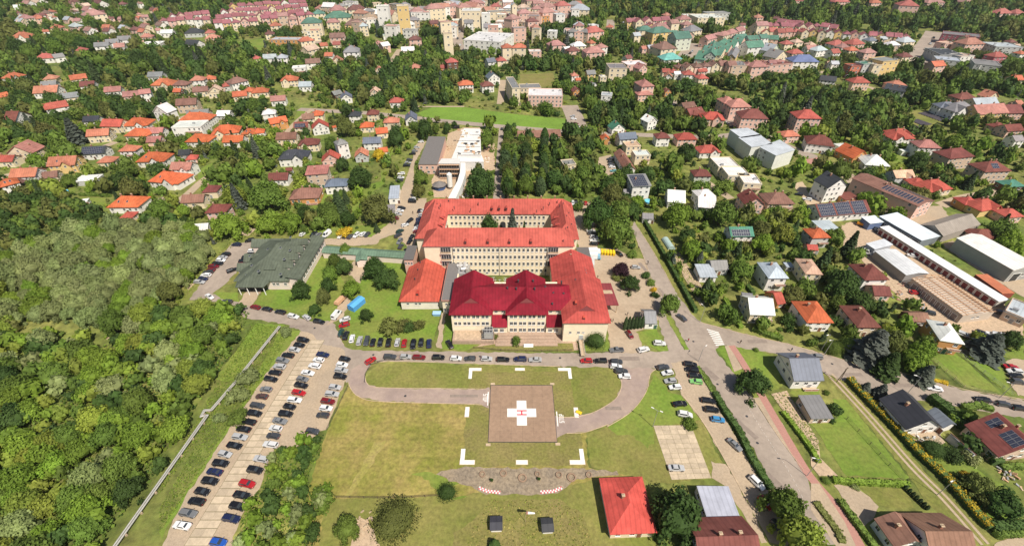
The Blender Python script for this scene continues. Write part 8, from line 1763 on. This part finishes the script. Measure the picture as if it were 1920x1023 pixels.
hedge('I', [(985, 855), (1090, 900), (1205, 935)], 2.2, 1.6, 'mid', 'thick clipped hedge at the street corner before the white gabled house'); hedge('I', [(780, 640), (850, 760), (900, 850)], 1.8, 1.4, 'bright', 'clipped hedge running down to the junction'); hedge('I', [(810, 360), (900, 490), (990, 600)], 1.8, 1.6, 'dark', 'dark hedge behind the low grey sheds'); hedge('I', [(1050, 140), (1110, 210), (1160, 290)], 2.2, 2.2, 'dark', 'dark hedge right of the green solar roof')
hedge('I', [(640, 470), (700, 560), (720, 620)], 1.8, 1.6, 'mid', 'short hedge in front of the low grey sheds'); hedge('E', [(600, 745), (720, 750), (835, 755)], 1.5, 1.5, 'mid', 'straight hedge behind the big orange-roofed house'); hedge('E', [(1450, 455), (1560, 470), (1640, 465)], 1.5, 1.6, 'mid', 'clipped hedge beside the red-pink roof gardens'); hedge('G', [(905, 775), (980, 782), (1060, 785)], 1.6, 1.5, 'mid', 'clipped hedge below the solar-roofed white house garden'); hedge('F', [(985, 380), (1040, 270), (1115, 120)], 1.0, 1.4, 'yellow', 'long yellow-green hedge line running up to the slate gabled house')
def fence(tile, pts, h, gap, label, posts=True, mt='grey', name='fence'):
    q = [Vector((p.x, p.y, 0)) for p in xy([(tile, *p) for p in pts])]; t = empty(name, (0, 0, 0), 0, label, 'fence')
    me = MB(); me.box(-.05, .05, -.05, .05, 0, h); me = me.mesh('post', [M[mt]])
    for a, b in zip(q, q[1:]):
        n = max(1, int((b - a).length / gap))
        for i in range(n): p = a + (b - a) * (i / n); link('post', me, t, None, (p.x, p.y, 0))
        for z in (h * .3, h * .62, h * .95): m_ = MB(); m_.beam((a.x, a.y, z), (b.x, b.y, z), .04, .05); m_.build('rail', M[mt], t)
fence('M', [(200, 318), (420, 322), (600, 318), (740, 310)], 1.2, 3, 'rough wire fence along the lower edge of the helipad meadow', True, 'bark')
fence('L', [(470, 40), (600, 160), (725, 270), (870, 310), (1015, 345)], 1.4, 3, 'pale wire fence around the street corner lawn', True, 'concrete'); fence('L', [(690, 100), (820, 200), (960, 310)], 1.4, 3, 'wire fence dividing the two lawns below the white-roofed house')
fence('L', [(170, 420), (280, 540), (370, 640), (440, 710)], 1.3, 3.2, 'wire fence with dark posts along the big lawn', True, 'bark'); fence('R', [(150, 262), (155, 215), (190, 150), (280, 122), (400, 120)], 1.0, 2.2, 'low rail fence round the bend of the helipad loop', True, 'dark'); fence('O', [(540, 935), (700, 950), (900, 955), (1130, 950)], 1.1, 2.5, 'low brown fence along the embankment beside the street', True, 'bark'); fence('O', [(1175, 962), (1260, 964), (1355, 962)], 1.1, 2.5, 'low brown fence before the round bush at the side wing', True, 'bark')
fence('S', [(815, 335), (770, 430), (722, 525)], 1.1, 3, 'thin fence between car park and helipad meadow', True, 'bark'); fence('E', [(640, 700), (700, 660), (760, 630)], 1.2, 2.5, 'dark garden fence beside the white flat shed', True, 'bark'); fence('L', [(780, 330), (880, 350), (1015, 380)], .0 + 1.3, 3, 'street-side fence by the dark parked saloons', True, 'grey')
# ================================================================== LAMPS AND SIGNS
def lamp(t, x, y, h, az, label, arms=1, name='street_lamp'):
    p = PT(t, x, y); r = empty(name, (p.x, p.y, 0), az, label, 'street lamp'); b = MB(); b.tube((0, 0, 0), (0, 0, h), .10, .06, 7); b.build('pole', M['grey'], r)
    for k in range(arms):
        s = 1 if k == 0 else -1; b = MB(); b.tube((0, 0, h), (1.5 * s, 0, h + .35), .05, .04, 6); b.build('arm', M['grey'], r); b = MB(); b.hexa([(1.3 * s - .1, -.14, h + .28), (1.3 * s + .75, -.14, h + .36), (1.3 * s + .75, .14, h + .36), (1.3 * s - .1, .14, h + .28), (1.3 * s - .1, -.10, h + .45), (1.3 * s + .7, -.10, h + .46), (1.3 * s + .7, .10, h + .46), (1.3 * s - .1, .10, h + .45)]); b.build('lamp_head', M['trim'], r)
lamp('L', 455, 302, 8.5, R(160), 'tall street lamp beside the charcoal-roofed new house'); lamp('L', 600, 780, 8.0, R(200), 'street lamp leaning over the yellow-topped hedge'); lamp('K', 945, 690, 8.5, R(170), 'street lamp between the road and the cycle path'); lamp('L', 60, 118, 8.0, R(200), 'street lamp on the street behind the grey gabled house'); lamp('L', 895, 320, 7.0, R(160), 'street lamp at the fence of the corner lawn')
lamp('K', 212, 455, 8.0, R(150), 'twin-arm street lamp on the grass beside the helipad loop', 2); lamp('K', 430, 145, 6.5, R(40), 'street lamp at the junction head of the gravel strip'); lamp('I', 600, 800, 7.5, R(120), 'street lamp at the hedge corner of the junction'); lamp('J', 75, 1010, 8, R(200), 'street lamp beside the round bushes and the street'); lamp('E', 1730, 770, 8, 0, 'street lamp at the lane above the clinic'); lamp('H', 540, 500, 9, R(180), 'street lamp in the yard behind the charcoal-roofed block'); lamp('D', 550, 640, 9, 0, 'street lamp by the lane above the green meadow')
up = empty('utility_pole', (*PT('L', 130, 240).to_2d(), 0), R(25), 'twin-legged utility pole at the head of the grassy lane', 'utility pole'); b = MB(); b.tube((-.9, 0, 0), (0, 0, 7), .12, .1, 6); b.build('leg', M['bark'], up); b = MB(); b.tube((.9, 0, 0), (0, 0, 7), .12, .1, 6); b.build('leg', M['bark'], up); b = MB(); b.box(-.9, .9, -.06, .06, 6.4, 6.55); b.build('crossarm', M['bark'], up)
# ================================================================== YARD AND GARDEN THINGS
bt = empty('blue_container', (*PT('N', 1405, 740).to_2d(), 0), R(62), 'bright blue tarpaulin-covered container on the lawn', 'container'); b = MB(); b.box(-3.2, 3.2, -1.6, 1.6, 0, 2.3); b.build('box', M['tint'], bt, (.08, .30, .62)); b = MB(); b.solid([(-3.3, -1.7, 2.3), (3.3, -1.7, 2.3), (3.3, 1.7, 2.3), (-3.3, 1.7, 2.3), (-3.3, 0, 2.8), (3.3, 0, 2.8)], [(0, 1, 5, 4), (2, 3, 4, 5)], .06); b.build('tarpaulin', M['tint'], bt, (.10, .36, .68))
b2 = empty('blue_skip', (*PT('X', 478, 722).to_2d(), 0), 0, 'light blue skip beside the head of the walkway', 'skip'); b = MB(); b.hexa([(-1.2, -.8, 0), (1.2, -.8, 0), (1.2, .8, 0), (-1.2, .8, 0), (-1.6, -1.0, 1.2), (1.6, -1.0, 1.2), (1.6, 1.0, 1.2), (-1.6, 1.0, 1.2)]); b.build('tub', M['tint'], b2, (.25, .45, .68)); b = MB(); b.box(-1.5, 1.5, -.92, .92, 1.2, 1.26); b.build('cover', M['tint'], b2, (.35, .55, .75))
tl = empty('cargo_trailer', (*PT('N', 1275, 705).to_2d(), 0), R(70), 'brown wooden cargo trailer behind the white van', 'trailer'); b = MB(); b.box(-2.8, 2.8, -1.1, 1.1, .6, 1.1); b.build('bed', M['wood'], tl); b = MB(); b.box(-2.6, 1.6, -1.0, 1.0, 1.1, 1.7); b.build('load', M['wood'], tl)
for s in (-1, 1): link('wheel', WHEEL, tl, None, (-.4, s * 1.0, .36)); link('wheel', WHEEL, tl, None, (.5, s * 1.0, .36))
for i in range(5):
    p = PT('Z', 208 + i * 23, 150 + i * 2); t = empty('waste_bin', (p.x, p.y, 0), R(-6), f'{ORD[i]} yellow waste container from the hospital in the row of five', 'waste container', 'yellow waste containers'); b = MB(); b.hexa([(-.42, -1.3, .1), (.42, -1.3, .1), (.42, 1.3, .1), (-.42, 1.3, .1), (-.5, -1.5, 1.5), (.5, -1.5, 1.5), (.5, 1.5, 1.5), (-.5, 1.5, 1.5)]); b.build('tub', M['tint'], t, (.72, .48, .01)); b = MB(); b.box(-.52, .52, -1.52, 1.52, 1.5, 1.62); b.build('lid', M['tint'], t, (.80, .55, .02))
t = empty('waste_bin', (*PT('Z', 133, 335).to_2d(), 0), R(70), 'lone yellow waste container against the right red roof', 'waste container'); b = MB(); b.box(-1.2, 1.2, -.6, .6, .1, 1.4); b.build('tub', M['tint'], t, (.72, .48, .01)); b = MB(); b.box(-1.25, 1.25, -.65, .65, 1.4, 1.5); b.build('lid', M['tint'], t, (.8, .55, .02))
for a in (('Z', 145, 152, 4, 'white delivery van with its flank to the yellow bins', 6.0, 2.3, 2.5, (.8, .8, .78)), ('Z', 140, 190, -4, 'white box truck with a blue front beside the hospital roof', 6.5, 2.4, 2.7, (.78, .80, .80)), ('Z', 122, 240, 82, 'grey box trailer parked along the red roof', 6.5, 2.3, 2.2, (.5, .52, .52))):
    p = PT(a[0], a[1], a[2]); t = empty('box_truck', (p.x, p.y, 0), R(a[3]), a[4], 'truck'); L_, W2, H2 = a[5:8]; b = MB(); b.box(-L_ / 2, L_ / 2 - 1.7, -W2 / 2, W2 / 2, .6, H2 + .4); b.build('cargo_box', M['tint'], t, a[8]); b = MB(); b.hexa([(L_ / 2 - 1.6, -W2 / 2 + .1, .45), (L_ / 2, -W2 / 2 + .1, .45), (L_ / 2, W2 / 2 - .1, .45), (L_ / 2 - 1.6, W2 / 2 - .1, .45), (L_ / 2 - 1.6, -W2 / 2 + .2, 2.2), (L_ / 2 - .5, -W2 / 2 + .2, 2.2), (L_ / 2 - .5, W2 / 2 - .2, 2.2), (L_ / 2 - 1.6, W2 / 2 - .2, 2.2)]); b.build('cab', M['tint'], t, (.22, .42, .55) if 'blue' in a[4] else a[8])
    b = MB(); b.hexa([(L_ / 2 - .28, -W2 / 2 + .25, 1.3), (L_ / 2 - .26, -W2 / 2 + .25, 1.3), (L_ / 2 - .26, W2 / 2 - .25, 1.3), (L_ / 2 - .28, W2 / 2 - .25, 1.3), (L_ / 2 - .5, -W2 / 2 + .3, 2.1), (L_ / 2 - .47, -W2 / 2 + .3, 2.1), (L_ / 2 - .47, W2 / 2 - .3, 2.1), (L_ / 2 - .5, W2 / 2 - .3, 2.1)]); b.build('windscreen', M['glass'], t)
    for x in (-L_ / 2 + 1.2, L_ / 2 - .9):
        for s in (-1, 1): o = link('wheel', WHEEL, t, None, (x, s * (W2 / 2 - .15), .42)); o.scale = (1.3, 1.3, 1.3)
ex = empty('excavator', (*PT('J', 360, 90).to_2d(), 0), R(-40), 'orange excavator with a dark arm beside the pale metal sheds', 'excavator')
for s in (-1, 1): b = MB(); b.box(-1.6, 1.6, s * 1.0 - .25, s * 1.0 + .25, 0, .8); b.build('track', M['dark'], ex)
b = MB(); b.box(-1.5, 1.2, -1.0, 1.0, .85, 1.9); b.build('body', M['tint'], ex, (.62, .25, .02)); b = MB(); b.box(.1, 1.3, .1, 1.0, 1.9, 2.8); b.build('cab', M['glass'], ex); b = MB(); b.beam((1.2, -.4, 1.6), (3.2, -.4, 3.6), .35, .4); b.beam((3.2, -.4, 3.6), (4.6, -.4, 1.2), .3, .35); b.build('arm', M['tint'], ex, (.62, .25, .02)); b = MB(); b.box(4.2, 4.9, -.8, 0, .6, 1.3); b.build('bucket', M['dark'], ex)
tr = empty('green_garden_frame', (*PT('L', 838, 845).to_2d(), 0), R(-30), 'green metal swing frame on the lawn by the hedge', 'garden frame')
for x in (-1.6, 1.6): b = MB(); b.beam((x, -1, 0), (x, 0, 2), .12, .12); b.beam((x, 1, 0), (x, 0, 2), .12, .12); b.build('leg_frame', M['tint'], tr, (.04, .28, .12))
b = MB(); b.beam((-1.7, 0, 2), (1.7, 0, 2), .12, .12); b.build('top_bar', M['tint'], tr, (.04, .28, .12)); b = MB(); b.box(-.9, .9, -.3, .3, .5, .6); b.build('seat', M['tint'], tr, (.05, .3, .14))
def pool(t, x, y, r, lab):
    p = PT(t, x, y); o = empty('paddling_pool', (p.x, p.y, 0), 0, lab, 'pool'); b = MB(); b.tube((0, 0, 0), (0, 0, .9), r, r, 16); b.build('wall', M['tint'], o, (.10, .30, .45)); b = MB(); b.tube((0, 0, .9), (0, 0, .93), r * .92, r * .92, 16); b.build('water', M['tint'], o, (.16, .55, .70))
pool('G', 1020, 715, 2.3, 'round blue garden pool below the solar-roofed white house'); pool('E', 480, 725, 2.4, 'round turquoise garden pool left of the clipped hedge')
t = empty('garden_gazebo', (*PT('E', 175, 665).to_2d(), 0), 0, 'dark brown round gazebo roof beside the orange-roofed terrace', 'gazebo'); b = MB(); b.tube((0, 0, 2.4), (0, 0, 4.4), 4.2, .3, 8); b.build('roof', M['roof'], t, (.11, .06, .05))
for k in range(6): a = k * math.pi / 3; b = MB(); b.tube((3.6 * math.cos(a), 3.6 * math.sin(a), 0), (3.6 * math.cos(a), 3.6 * math.sin(a), 2.5), .12, .12, 6); b.build('post', M['wood'], t)
# vegetable rows, allotment strips, solar park, scrap heaps
def rows_stuff(name, label, tile, quad, n, cols, h=.4, wd=.6, mt=None):
    q = [PT(tile, *p) for p in quad]; r_ = np.random.RandomState(n); Q = []; C = []
    for i in range(n):
        u = (i + .5) / n; a = q[0] * (1 - u) + q[1] * u; b = q[3] * (1 - u) + q[2] * u; L_ = (b - a).length; k = int(L_ * 7); t = r_.rand(k); c = LEAFC[cols[i % len(cols)]]
        cen = np.array([tuple(a * (1 - s) + b * s) for s in t]) + r_.normal(0, 1, (k, 3)) * np.array([wd * .3, wd * .2, 0]); cen[:, 2] = r_.uniform(.05, h, k); Q.append(leaf_quads(r_, cen, np.tile(np.array([0, 0, 1.]), (k, 1)), .18, .6)); C.append(np.tile(np.array(c), (k, 1)) * r_.uniform(.8, 1.2, (k, 1)))
    Q = np.concatenate(Q); C = np.concatenate(C); o = link(name, np_mesh(name, Q, np.zeros((0, 3, 3)), [M['leaf_attr']], (C, np.zeros((0, 3))))); tag(o, label, None, None, 'stuff')
sheet('garden_soil', [('I', 370, 290), ('I', 440, 280), ('I', 680, 640), ('I', 600, 680), ('I', 480, 470)], 'dirt', 'd', False); sheet('garden_soil', [('K', 775, 300), ('K', 850, 285), ('K', 1000, 520), ('K', 1015, 660), ('K', 960, 560)], 'dirt', 'd', False); sheet('garden_soil', [('L', 0, 560), ('L', 130, 690), ('L', 40, 690), ('L', 0, 640)], 'dirt', 'd', False)
rows_stuff('vegetable_rows', 'long vegetable rows beside the straight dark hedge', 'I', [(330, 285), (450, 285), (690, 640), (590, 680)], 8, ['yellow', 'olive', 'willow', 'yellow', 'bright']); rows_stuff('vegetable_rows', 'short vegetable beds beside the cycle path', 'K', [(770, 300), (860, 290), (1010, 530), (990, 600)], 6, ['bright', 'yellow', 'mid'])
rows_stuff('vegetable_rows', 'bean rows beside the low grey sheds', 'I', [(585, 240), (700, 240), (745, 310), (640, 340)], 6, ['bright', 'mid'])
rows_stuff('orchard_rows', 'rough fruit garden rows on the slope behind the white houses', 'G', [(1040, 330), (1180, 330), (1330, 600), (1180, 560)], 7, ['yellow', 'olive', 'bright'], .8, 1.6)
for lab, quad in (('largest dark field of planted rows before the white villa', [(1120, 850), (1230, 835), (1420, 900), (1330, 925)]), ('middle dark plot of planted rows on the slope', [(1060, 905), (1120, 895), (1230, 935), (1160, 945)]), ('smallest dark plot of planted rows on the slope', [(1050, 945), (1090, 938), (1160, 965), (1110, 972)])):
    q = [PT('D', *p) for p in quad]; t = empty('planted_field', (0, 0, 0), 0, lab, 'field'); n = 10
    for i in range(n):
        u0, u1 = (i + .1) / n, (i + .75) / n; f = lambda u, v: (q[0] * (1 - u) + q[3] * u) * (1 - v) + (q[1] * (1 - u) + q[2] * u) * v; c4 = [f(u0, 0), f(u1, 0), f(u1, 1), f(u0, 1)]; a = sum(c4[m_].x * c4[(m_ + 1) % 4].y - c4[(m_ + 1) % 4].x * c4[m_].y for m_ in range(4)); c4 = c4 if a > 0 else c4[::-1]
        b = MB(); b.hexa([(p.x, p.y, 0) for p in c4] + [(p.x, p.y, .5) for p in c4]); b.build('planted_row', M['tint'], t, (.07, .06, .075))
def heap(tile, x, y, r, cols, label, n=26):
    p = PT(tile, x, y); t = empty('scrap_heap', (p.x, p.y, 0), 0, label, 'heap'); b = MB()
    for i in range(n): a = rnd.uniform(0, 6.28); d = r * rnd.random() ** .7; s = rnd.uniform(.25, .8); c = (d * math.cos(a), d * math.sin(a), rnd.uniform(.1, .9) * (1 - d / r / 1.3)); e = Vector((rnd.uniform(-1, 1), rnd.uniform(-1, 1), rnd.uniform(-.3, .3))).normalized() * s; b.beam(Vector(c) - e, Vector(c) + e, s * .7, s * .5, i % len(cols))
    o = b.build('debris', [M[k] for k in cols], t); o['kind'] = 'stuff'
heap('J', 650, 600, 5, ['grey', 'concrete', 'wood', 'redpath'], 'jumbled scrap heap between the workshop and the gardens'); heap('J', 720, 540, 4, ['dark', 'redpath', 'grey'], 'dark scrap heap at the workshop corner'); heap('J', 770, 660, 4, ['wood', 'grey', 'dirt'], 'timber heap in front of the workshop'); heap('L', 940, 690, 3.6, ['grey', 'concrete', 'wood'], 'covered woodpile heap on the lawn at the right edge'); heap('L', 520, 480, 4.5, ['trim', 'concrete', 'silver'], 'white tarpaulins and boards before the charcoal-roofed house'); heap('M', 340, 450, 3, ['dirt', 'concrete'], 'sandy rubble heap beside the large round bush'); heap('W', 960, 330, 5, ['redpath', 'concrete', 'wood'], 'brick heap beside the back drive'); heap('W', 940, 440, 5, ['trim', 'concrete', 'redpath'], 'pale rubble heap at the building site edge'); heap('W', 620, 880, 3.5, ['trim', 'concrete'], 'white rubble heap at the foot of the link bridge'); heap('E', 850, 960, 4, ['wood', 'redpath', 'concrete'], 'log heap below the red garden hut'); heap('W', 430, 300, 5, ['wood', 'dirt', 'concrete'], 'timber heap between dark roof and scaffolding')
wb = empty('white_banner', (*PT('O', 866, 930).to_2d(), 0), 0, 'white board standing on the embankment before the hospital', 'board'); b = MB(); b.hexa([(-1.7, -.1, .2), (1.7, -.1, .2), (1.7, 0, .2), (-1.7, 0, .2), (-1.7, .5, 1.3), (1.7, .5, 1.3), (1.7, .6, 1.3), (-1.7, .6, 1.3)]); b.build('panel', M['trim'], wb); b = MB(); [b.box(x - .05, x + .05, .1, .2, 0, .7) for x in (-1.4, 1.4)]; b.build('post', M['grey'], wb)
# people
def person(t, x, y, top, bottom, label, az=0):
    p = PT(t, x, y); r = empty('person', (p.x, p.y, .05), az, label, 'person'); me = bpy.data.meshes.new('figure'); V = [(0, 0, .95), (0, 0, 1.2), (0, 0, 1.42), (0, 0, 1.52), (0, .01, 1.66), (.2, 0, 1.40), (.27, .02, 1.12), (.26, .08, .88), (-.2, 0, 1.40), (-.27, -.02, 1.12), (-.26, .05, .88), (.10, 0, .90), (.11, .10, .48), (.11, .08, .05), (-.10, 0, .90), (-.11, -.06, .48), (-.11, -.12, .05)]
    E = [(0, 1), (1, 2), (2, 3), (3, 4), (2, 5), (5, 6), (6, 7), (2, 8), (8, 9), (9, 10), (0, 11), (11, 12), (12, 13), (0, 14), (14, 15), (15, 16)]; RR = [.15, .14, .15, .06, .10, .07, .05, .04, .07, .05, .04, .09, .07, .05, .09, .07, .05]
    me.from_pydata(V, E, []); o = link('figure', me, r, bottom); o.modifiers.new('skin', 'SKIN')
    for i, k in enumerate(RR): me.skin_vertices[0].data[i].radius = (k, k); me.skin_vertices[0].data[i].use_root = i == 0
    o.modifiers.new('sub', 'SUBSURF').levels = 1; me.materials.append(M['tint'])
    b = MB(); b.tube((0, 0, .92), (0, 0, 1.46), .19, .21, 8); b.build('jacket', M['tint'], r, top); b = MB(); b.tube((0, 0, 1.66), (0, -.02, 1.80), .115, .07, 8); b.build('hair', M['tint'], r, (.03, .02, .015))
person('Z', 172, 350, (.05, .05, .06), (.3, .2, .15), 'person in dark clothes standing beside the lone yellow container'); person('Z', 293, 697, (.03, .03, .03), (.25, .16, .12), 'person in black beside the corner of the side wing', .6); person('Z', 275, 695, (.25, .05, .05), (.25, .16, .12), 'person in a red top at the side wing corner', -.4); person('Z', 410, 645, (.04, .05, .09), (.2, .14, .1), 'person in navy crossing the forecourt above the cypresses', 1); person('Z', 572, 240, (.03, .03, .03), (.2, .14, .1), 'person in black walking along the forecourt road', 1.2); person('Z', 498, 115, (.05, .05, .05), (.2, .14, .1), 'person in dark grey at the head of the forecourt road'); person('I', 510, 945, (.5, .05, .03), (.06, .06, .09), 'person in a red top at the tip of the grass island')
person('U', 295, 350, (.03, .03, .04), (.2, .14, .1), 'person in black on the sandy drive beside the hospital'); person('I', 895, 958, (.03, .03, .03), (.2, .14, .1), 'person in black at the zebra crossing side of the street'); person('I', 1270, 1015, (.05, .05, .1), (.2, .14, .1), 'person in dark blue on the pavement of the right-hand street')
# the smallest far houses past 300 of a kind, joined as one distant suburb
def attr_mat(k):
    m_ = M[k].copy(); t = m_.node_tree; oi = [n for n in t.nodes if n.type == 'OBJECT_INFO']; at = t.nodes.new('ShaderNodeAttribute'); at.attribute_name = 'tint'
    for l in list(t.links):
        if l.from_node in oi: t.links.new(at.outputs['Color'], l.to_socket)
    return m_
AM = {}; dead = []
small = sorted([q for q in HLIST if q['o'].name.startswith('house') and not q['lab']], key=lambda q: q['w'] / q['y'])[:max(0, sum(q['o'].name.startswith('house') for q in HLIST) - 300)]
V, Fc, Mi, Cc, mats = [], [], [], [], []
for q in small:
    stack = [(q['o'], q['o'].matrix_basis.copy())]
    while stack:
        o_, mb = stack.pop(); stack += [(c, mb @ c.matrix_basis) for c in o_.children]
        if o_.type == 'MESH':
            n0 = len(V); V += [tuple(mb @ v.co) for v in o_.data.vertices]; ix = []
            for m_ in o_.data.materials:
                k = m_.name
                if k not in AM: kk = [a for a in M if M[a] == m_][0]; AM[k] = attr_mat(kk) if kk in ('wall', 'roof', 'roofs', 'tint') else m_; mats.append(k)
                ix.append(mats.index(k))
            for p in o_.data.polygons: Fc.append(tuple(n0 + i for i in p.vertices)); Mi.append(ix[p.material_index] if ix else 0); Cc += [tuple(o_.color)] * len(p.vertices)
        dead.append(o_)
bpy.data.batch_remove(dead)
if small:
    me = bpy.data.meshes.new('distant_suburb'); me.from_pydata(V, [], Fc); [me.materials.append(AM[k]) for k in mats]; me.polygons.foreach_set('material_index', Mi); at = me.color_attributes.new('tint', 'FLOAT_COLOR', 'CORNER'); at.data.foreach_set('color', [x for c in Cc for x in c]); me.update()
    tag(link('distant_suburb', me), 'the smallest far-off houses of the town suburbs', None, None, 'stuff'); HLIST = [q for q in HLIST if q not in small]
# ================================================================== LABELS OF HOUSES AND GARDEN TREES
LM = [(q['x'], q['y'], q['lab']) for q in HLIST if q['lab']]
LANDM = [(-5, 172, 'the hospital courtyard'), (-103, 158, 'the green clinic'), (3, 83, 'the helipad')] + [(P(*p).x, P(*p).y, n) for p, n in (((930, 220), 'the playing field'), ((870, 290), 'the scaffolded building'), ((1025, 180), 'the school gymnasium'), ((1430, 275), 'the stepped apartment block'), ((1590, 620), 'the brown roof by the spruce'), ((1690, 530), 'the rafters workshop'), ((1670, 470), 'the metal sheds'), ((1840, 470), 'the big warehouse'), ((1690, 365), 'the long maroon building'), ((1545, 350), 'the charcoal-roofed block'), ((1510, 115), 'the blue roof'), ((1710, 160), 'the black modern house'), ((1790, 200), 'the grey-roofed villa'), ((1720, 100), 'the far avenue'), ((1330, 30), 'the white hall'), ((1090, 15), 'the castle'), ((905, 70), 'the white mall'), ((850, 60), 'the town avenue'), ((755, 15), 'the yellow tower block'), ((715, 15), 'the white tower block'), ((585, 40), 'the dark green hotel roof'), ((540, 75), 'the long orange building'), ((490, 20), 'the crimson apartment estate'), ((210, 85), 'the white modern row'), ((235, 375), 'the big orange house'), ((180, 290), 'the solar-roofed white house'), ((345, 235), 'the flat white house'), ((545, 295), 'the charcoal villa'), ((590, 325), 'the beige cube house'), ((650, 270), 'the white tower house'), ((770, 235), 'the slate gable by the field'), ((480, 85), 'the meadow of the old town'), ((50, 325), 'the orange terraces'), ((45, 225), 'the white gable wall'), ((1270, 110), 'the turquoise roof'), ((1330, 90), 'the green-roofed terraces'), ((1180, 255), 'the slate house by the lane'), ((1215, 335), 'the three-storey solar house'), ((1270, 370), 'the white sheet roofs'), ((1395, 435), 'the green solar roof'), ((1370, 335), 'the pale green house'), ((1640, 240), 'the tall pink house'), ((1460, 310), 'the terrace lane'), ((1680, 270), 'the red villas'), ((1250, 50), 'the crimson rows'), ((1600, 60), 'the long crimson rows'), ((1850, 80), 'the factory roofs'))]
used = {}
def rel(dx, dy): return ('behind' if dy > 0 else 'in front of') if abs(dy) > abs(dx) else ('right of' if dx > 0 else 'left of')
def nwords(s): return len(s.split())
def dist_w(d): return 'close ' if d < 22 else '' if d < 45 else 'well ' if d < 80 else 'far '
SHORTS = {}
for q in HLIST: SHORTS[q['short']] = SHORTS.get(q['short'], 0) + 1
def uniq_label(head, x, y, me=None, size=''):
    lm = sorted(LANDM, key=lambda l: (l[0] - x) ** 2 + (l[1] - y) ** 2); hs = [h for h in sorted(HLIST, key=lambda h: (h['x'] - x) ** 2 + (h['y'] - y) ** 2) if h is not me][:4]; cand = []
    for l in lm[:2]: d = math.hypot(x - l[0], y - l[1]); cand.append(f"{head} {dist_w(d)}{rel(x - l[0], y - l[1])} {l[2]}")
    for h in hs[:3]:
        cand.append(f"{head} {rel(x - h['x'], y - h['y'])} a {h['short']}, near {lm[0][2]}"); cand.append(f"{head} {rel(x - h['x'], y - h['y'])} a {h['short']}, near {lm[1][2]}")
    if len(hs) > 1: cand += [f"{head} between a {hs[0]['short']} and a {hs[1]['short']}", f"{head} between a {hs[0]['short']} and a {hs[2]['short']}", f"{head} between a {hs[1]['short']} and a {hs[2]['short']}", f"{head} between a {hs[0]['short']} and a {hs[3]['short']}"]
    for l in lm[2:7]: cand.append(f"{head} {rel(x - l[0], y - l[1])} {lm[0][2]}, towards {l[2]}")
    for c in cand:
        if c not in used and nwords(c) <= 16: used[c] = 1; return c
    for o_ in ORD:
        c = f"{head}, {o_} nearest to {lm[0][2]}"
        if c not in used and nwords(c) <= 16: used[c] = 1; return c
    return cand[0]
for q in HLIST:
    if q['lab']: q['o']['label'] = q['lab']; used[q['lab']] = 1
for q in sorted(HLIST, key=lambda q: q['y']):
    if q['lab']: continue
    q['o']['label'] = uniq_label(q['base'], q['x'], q['y'], q)
CW = {'dark': 'dark', 'mid': 'mid-green', 'yellow': 'yellow-green', 'willow': 'grey-green', 'pine': 'dark', 'spruce': 'blue-grey', 'olive': 'olive', 'bright': 'bright'}
for (o, kind, x, y, r, h, col, wid) in sorted(TREES, key=lambda t: t[3]):
    if wid: continue
    nm = {'broadleaf_tree': 'leafy tree', 'conifer_tree': 'conifer', 'shrub': 'shrub', 'willow_tree': 'willow'}[kind]; sz = ('large ' if r > 4.4 else 'small ' if r < 2.6 else '') if kind != 'shrub' else ('low ' if h < 2.4 else '')
    o['label'] = uniq_label(f"{sz}{CW[col]} {nm}", x, y)
print('objects', len(COL.objects), 'house', len(HLIST), 'cars', len(CARPOS))
# ================================================================== HAZE
b = MB(); b.box(-3050, 3050, -650, 3100, -1, 124); hz = bpy.data.materials.new('haze_air'); hz.use_nodes = True; t = hz.node_tree; t.nodes.remove(t.nodes['Principled BSDF']); pv = t.nodes.new('ShaderNodeVolumePrincipled'); pv.inputs['Color'].default_value = (.93, .95, 1, 1); pv.inputs['Density'].default_value = .00005; pv.inputs['Anisotropy'].default_value = .2; t.links.new(pv.outputs[0], t.nodes['Material Output'].inputs['Volume'])
tag(b.build('haze', hz), 'thin pale summer haze over the town', None, None, 'stuff')
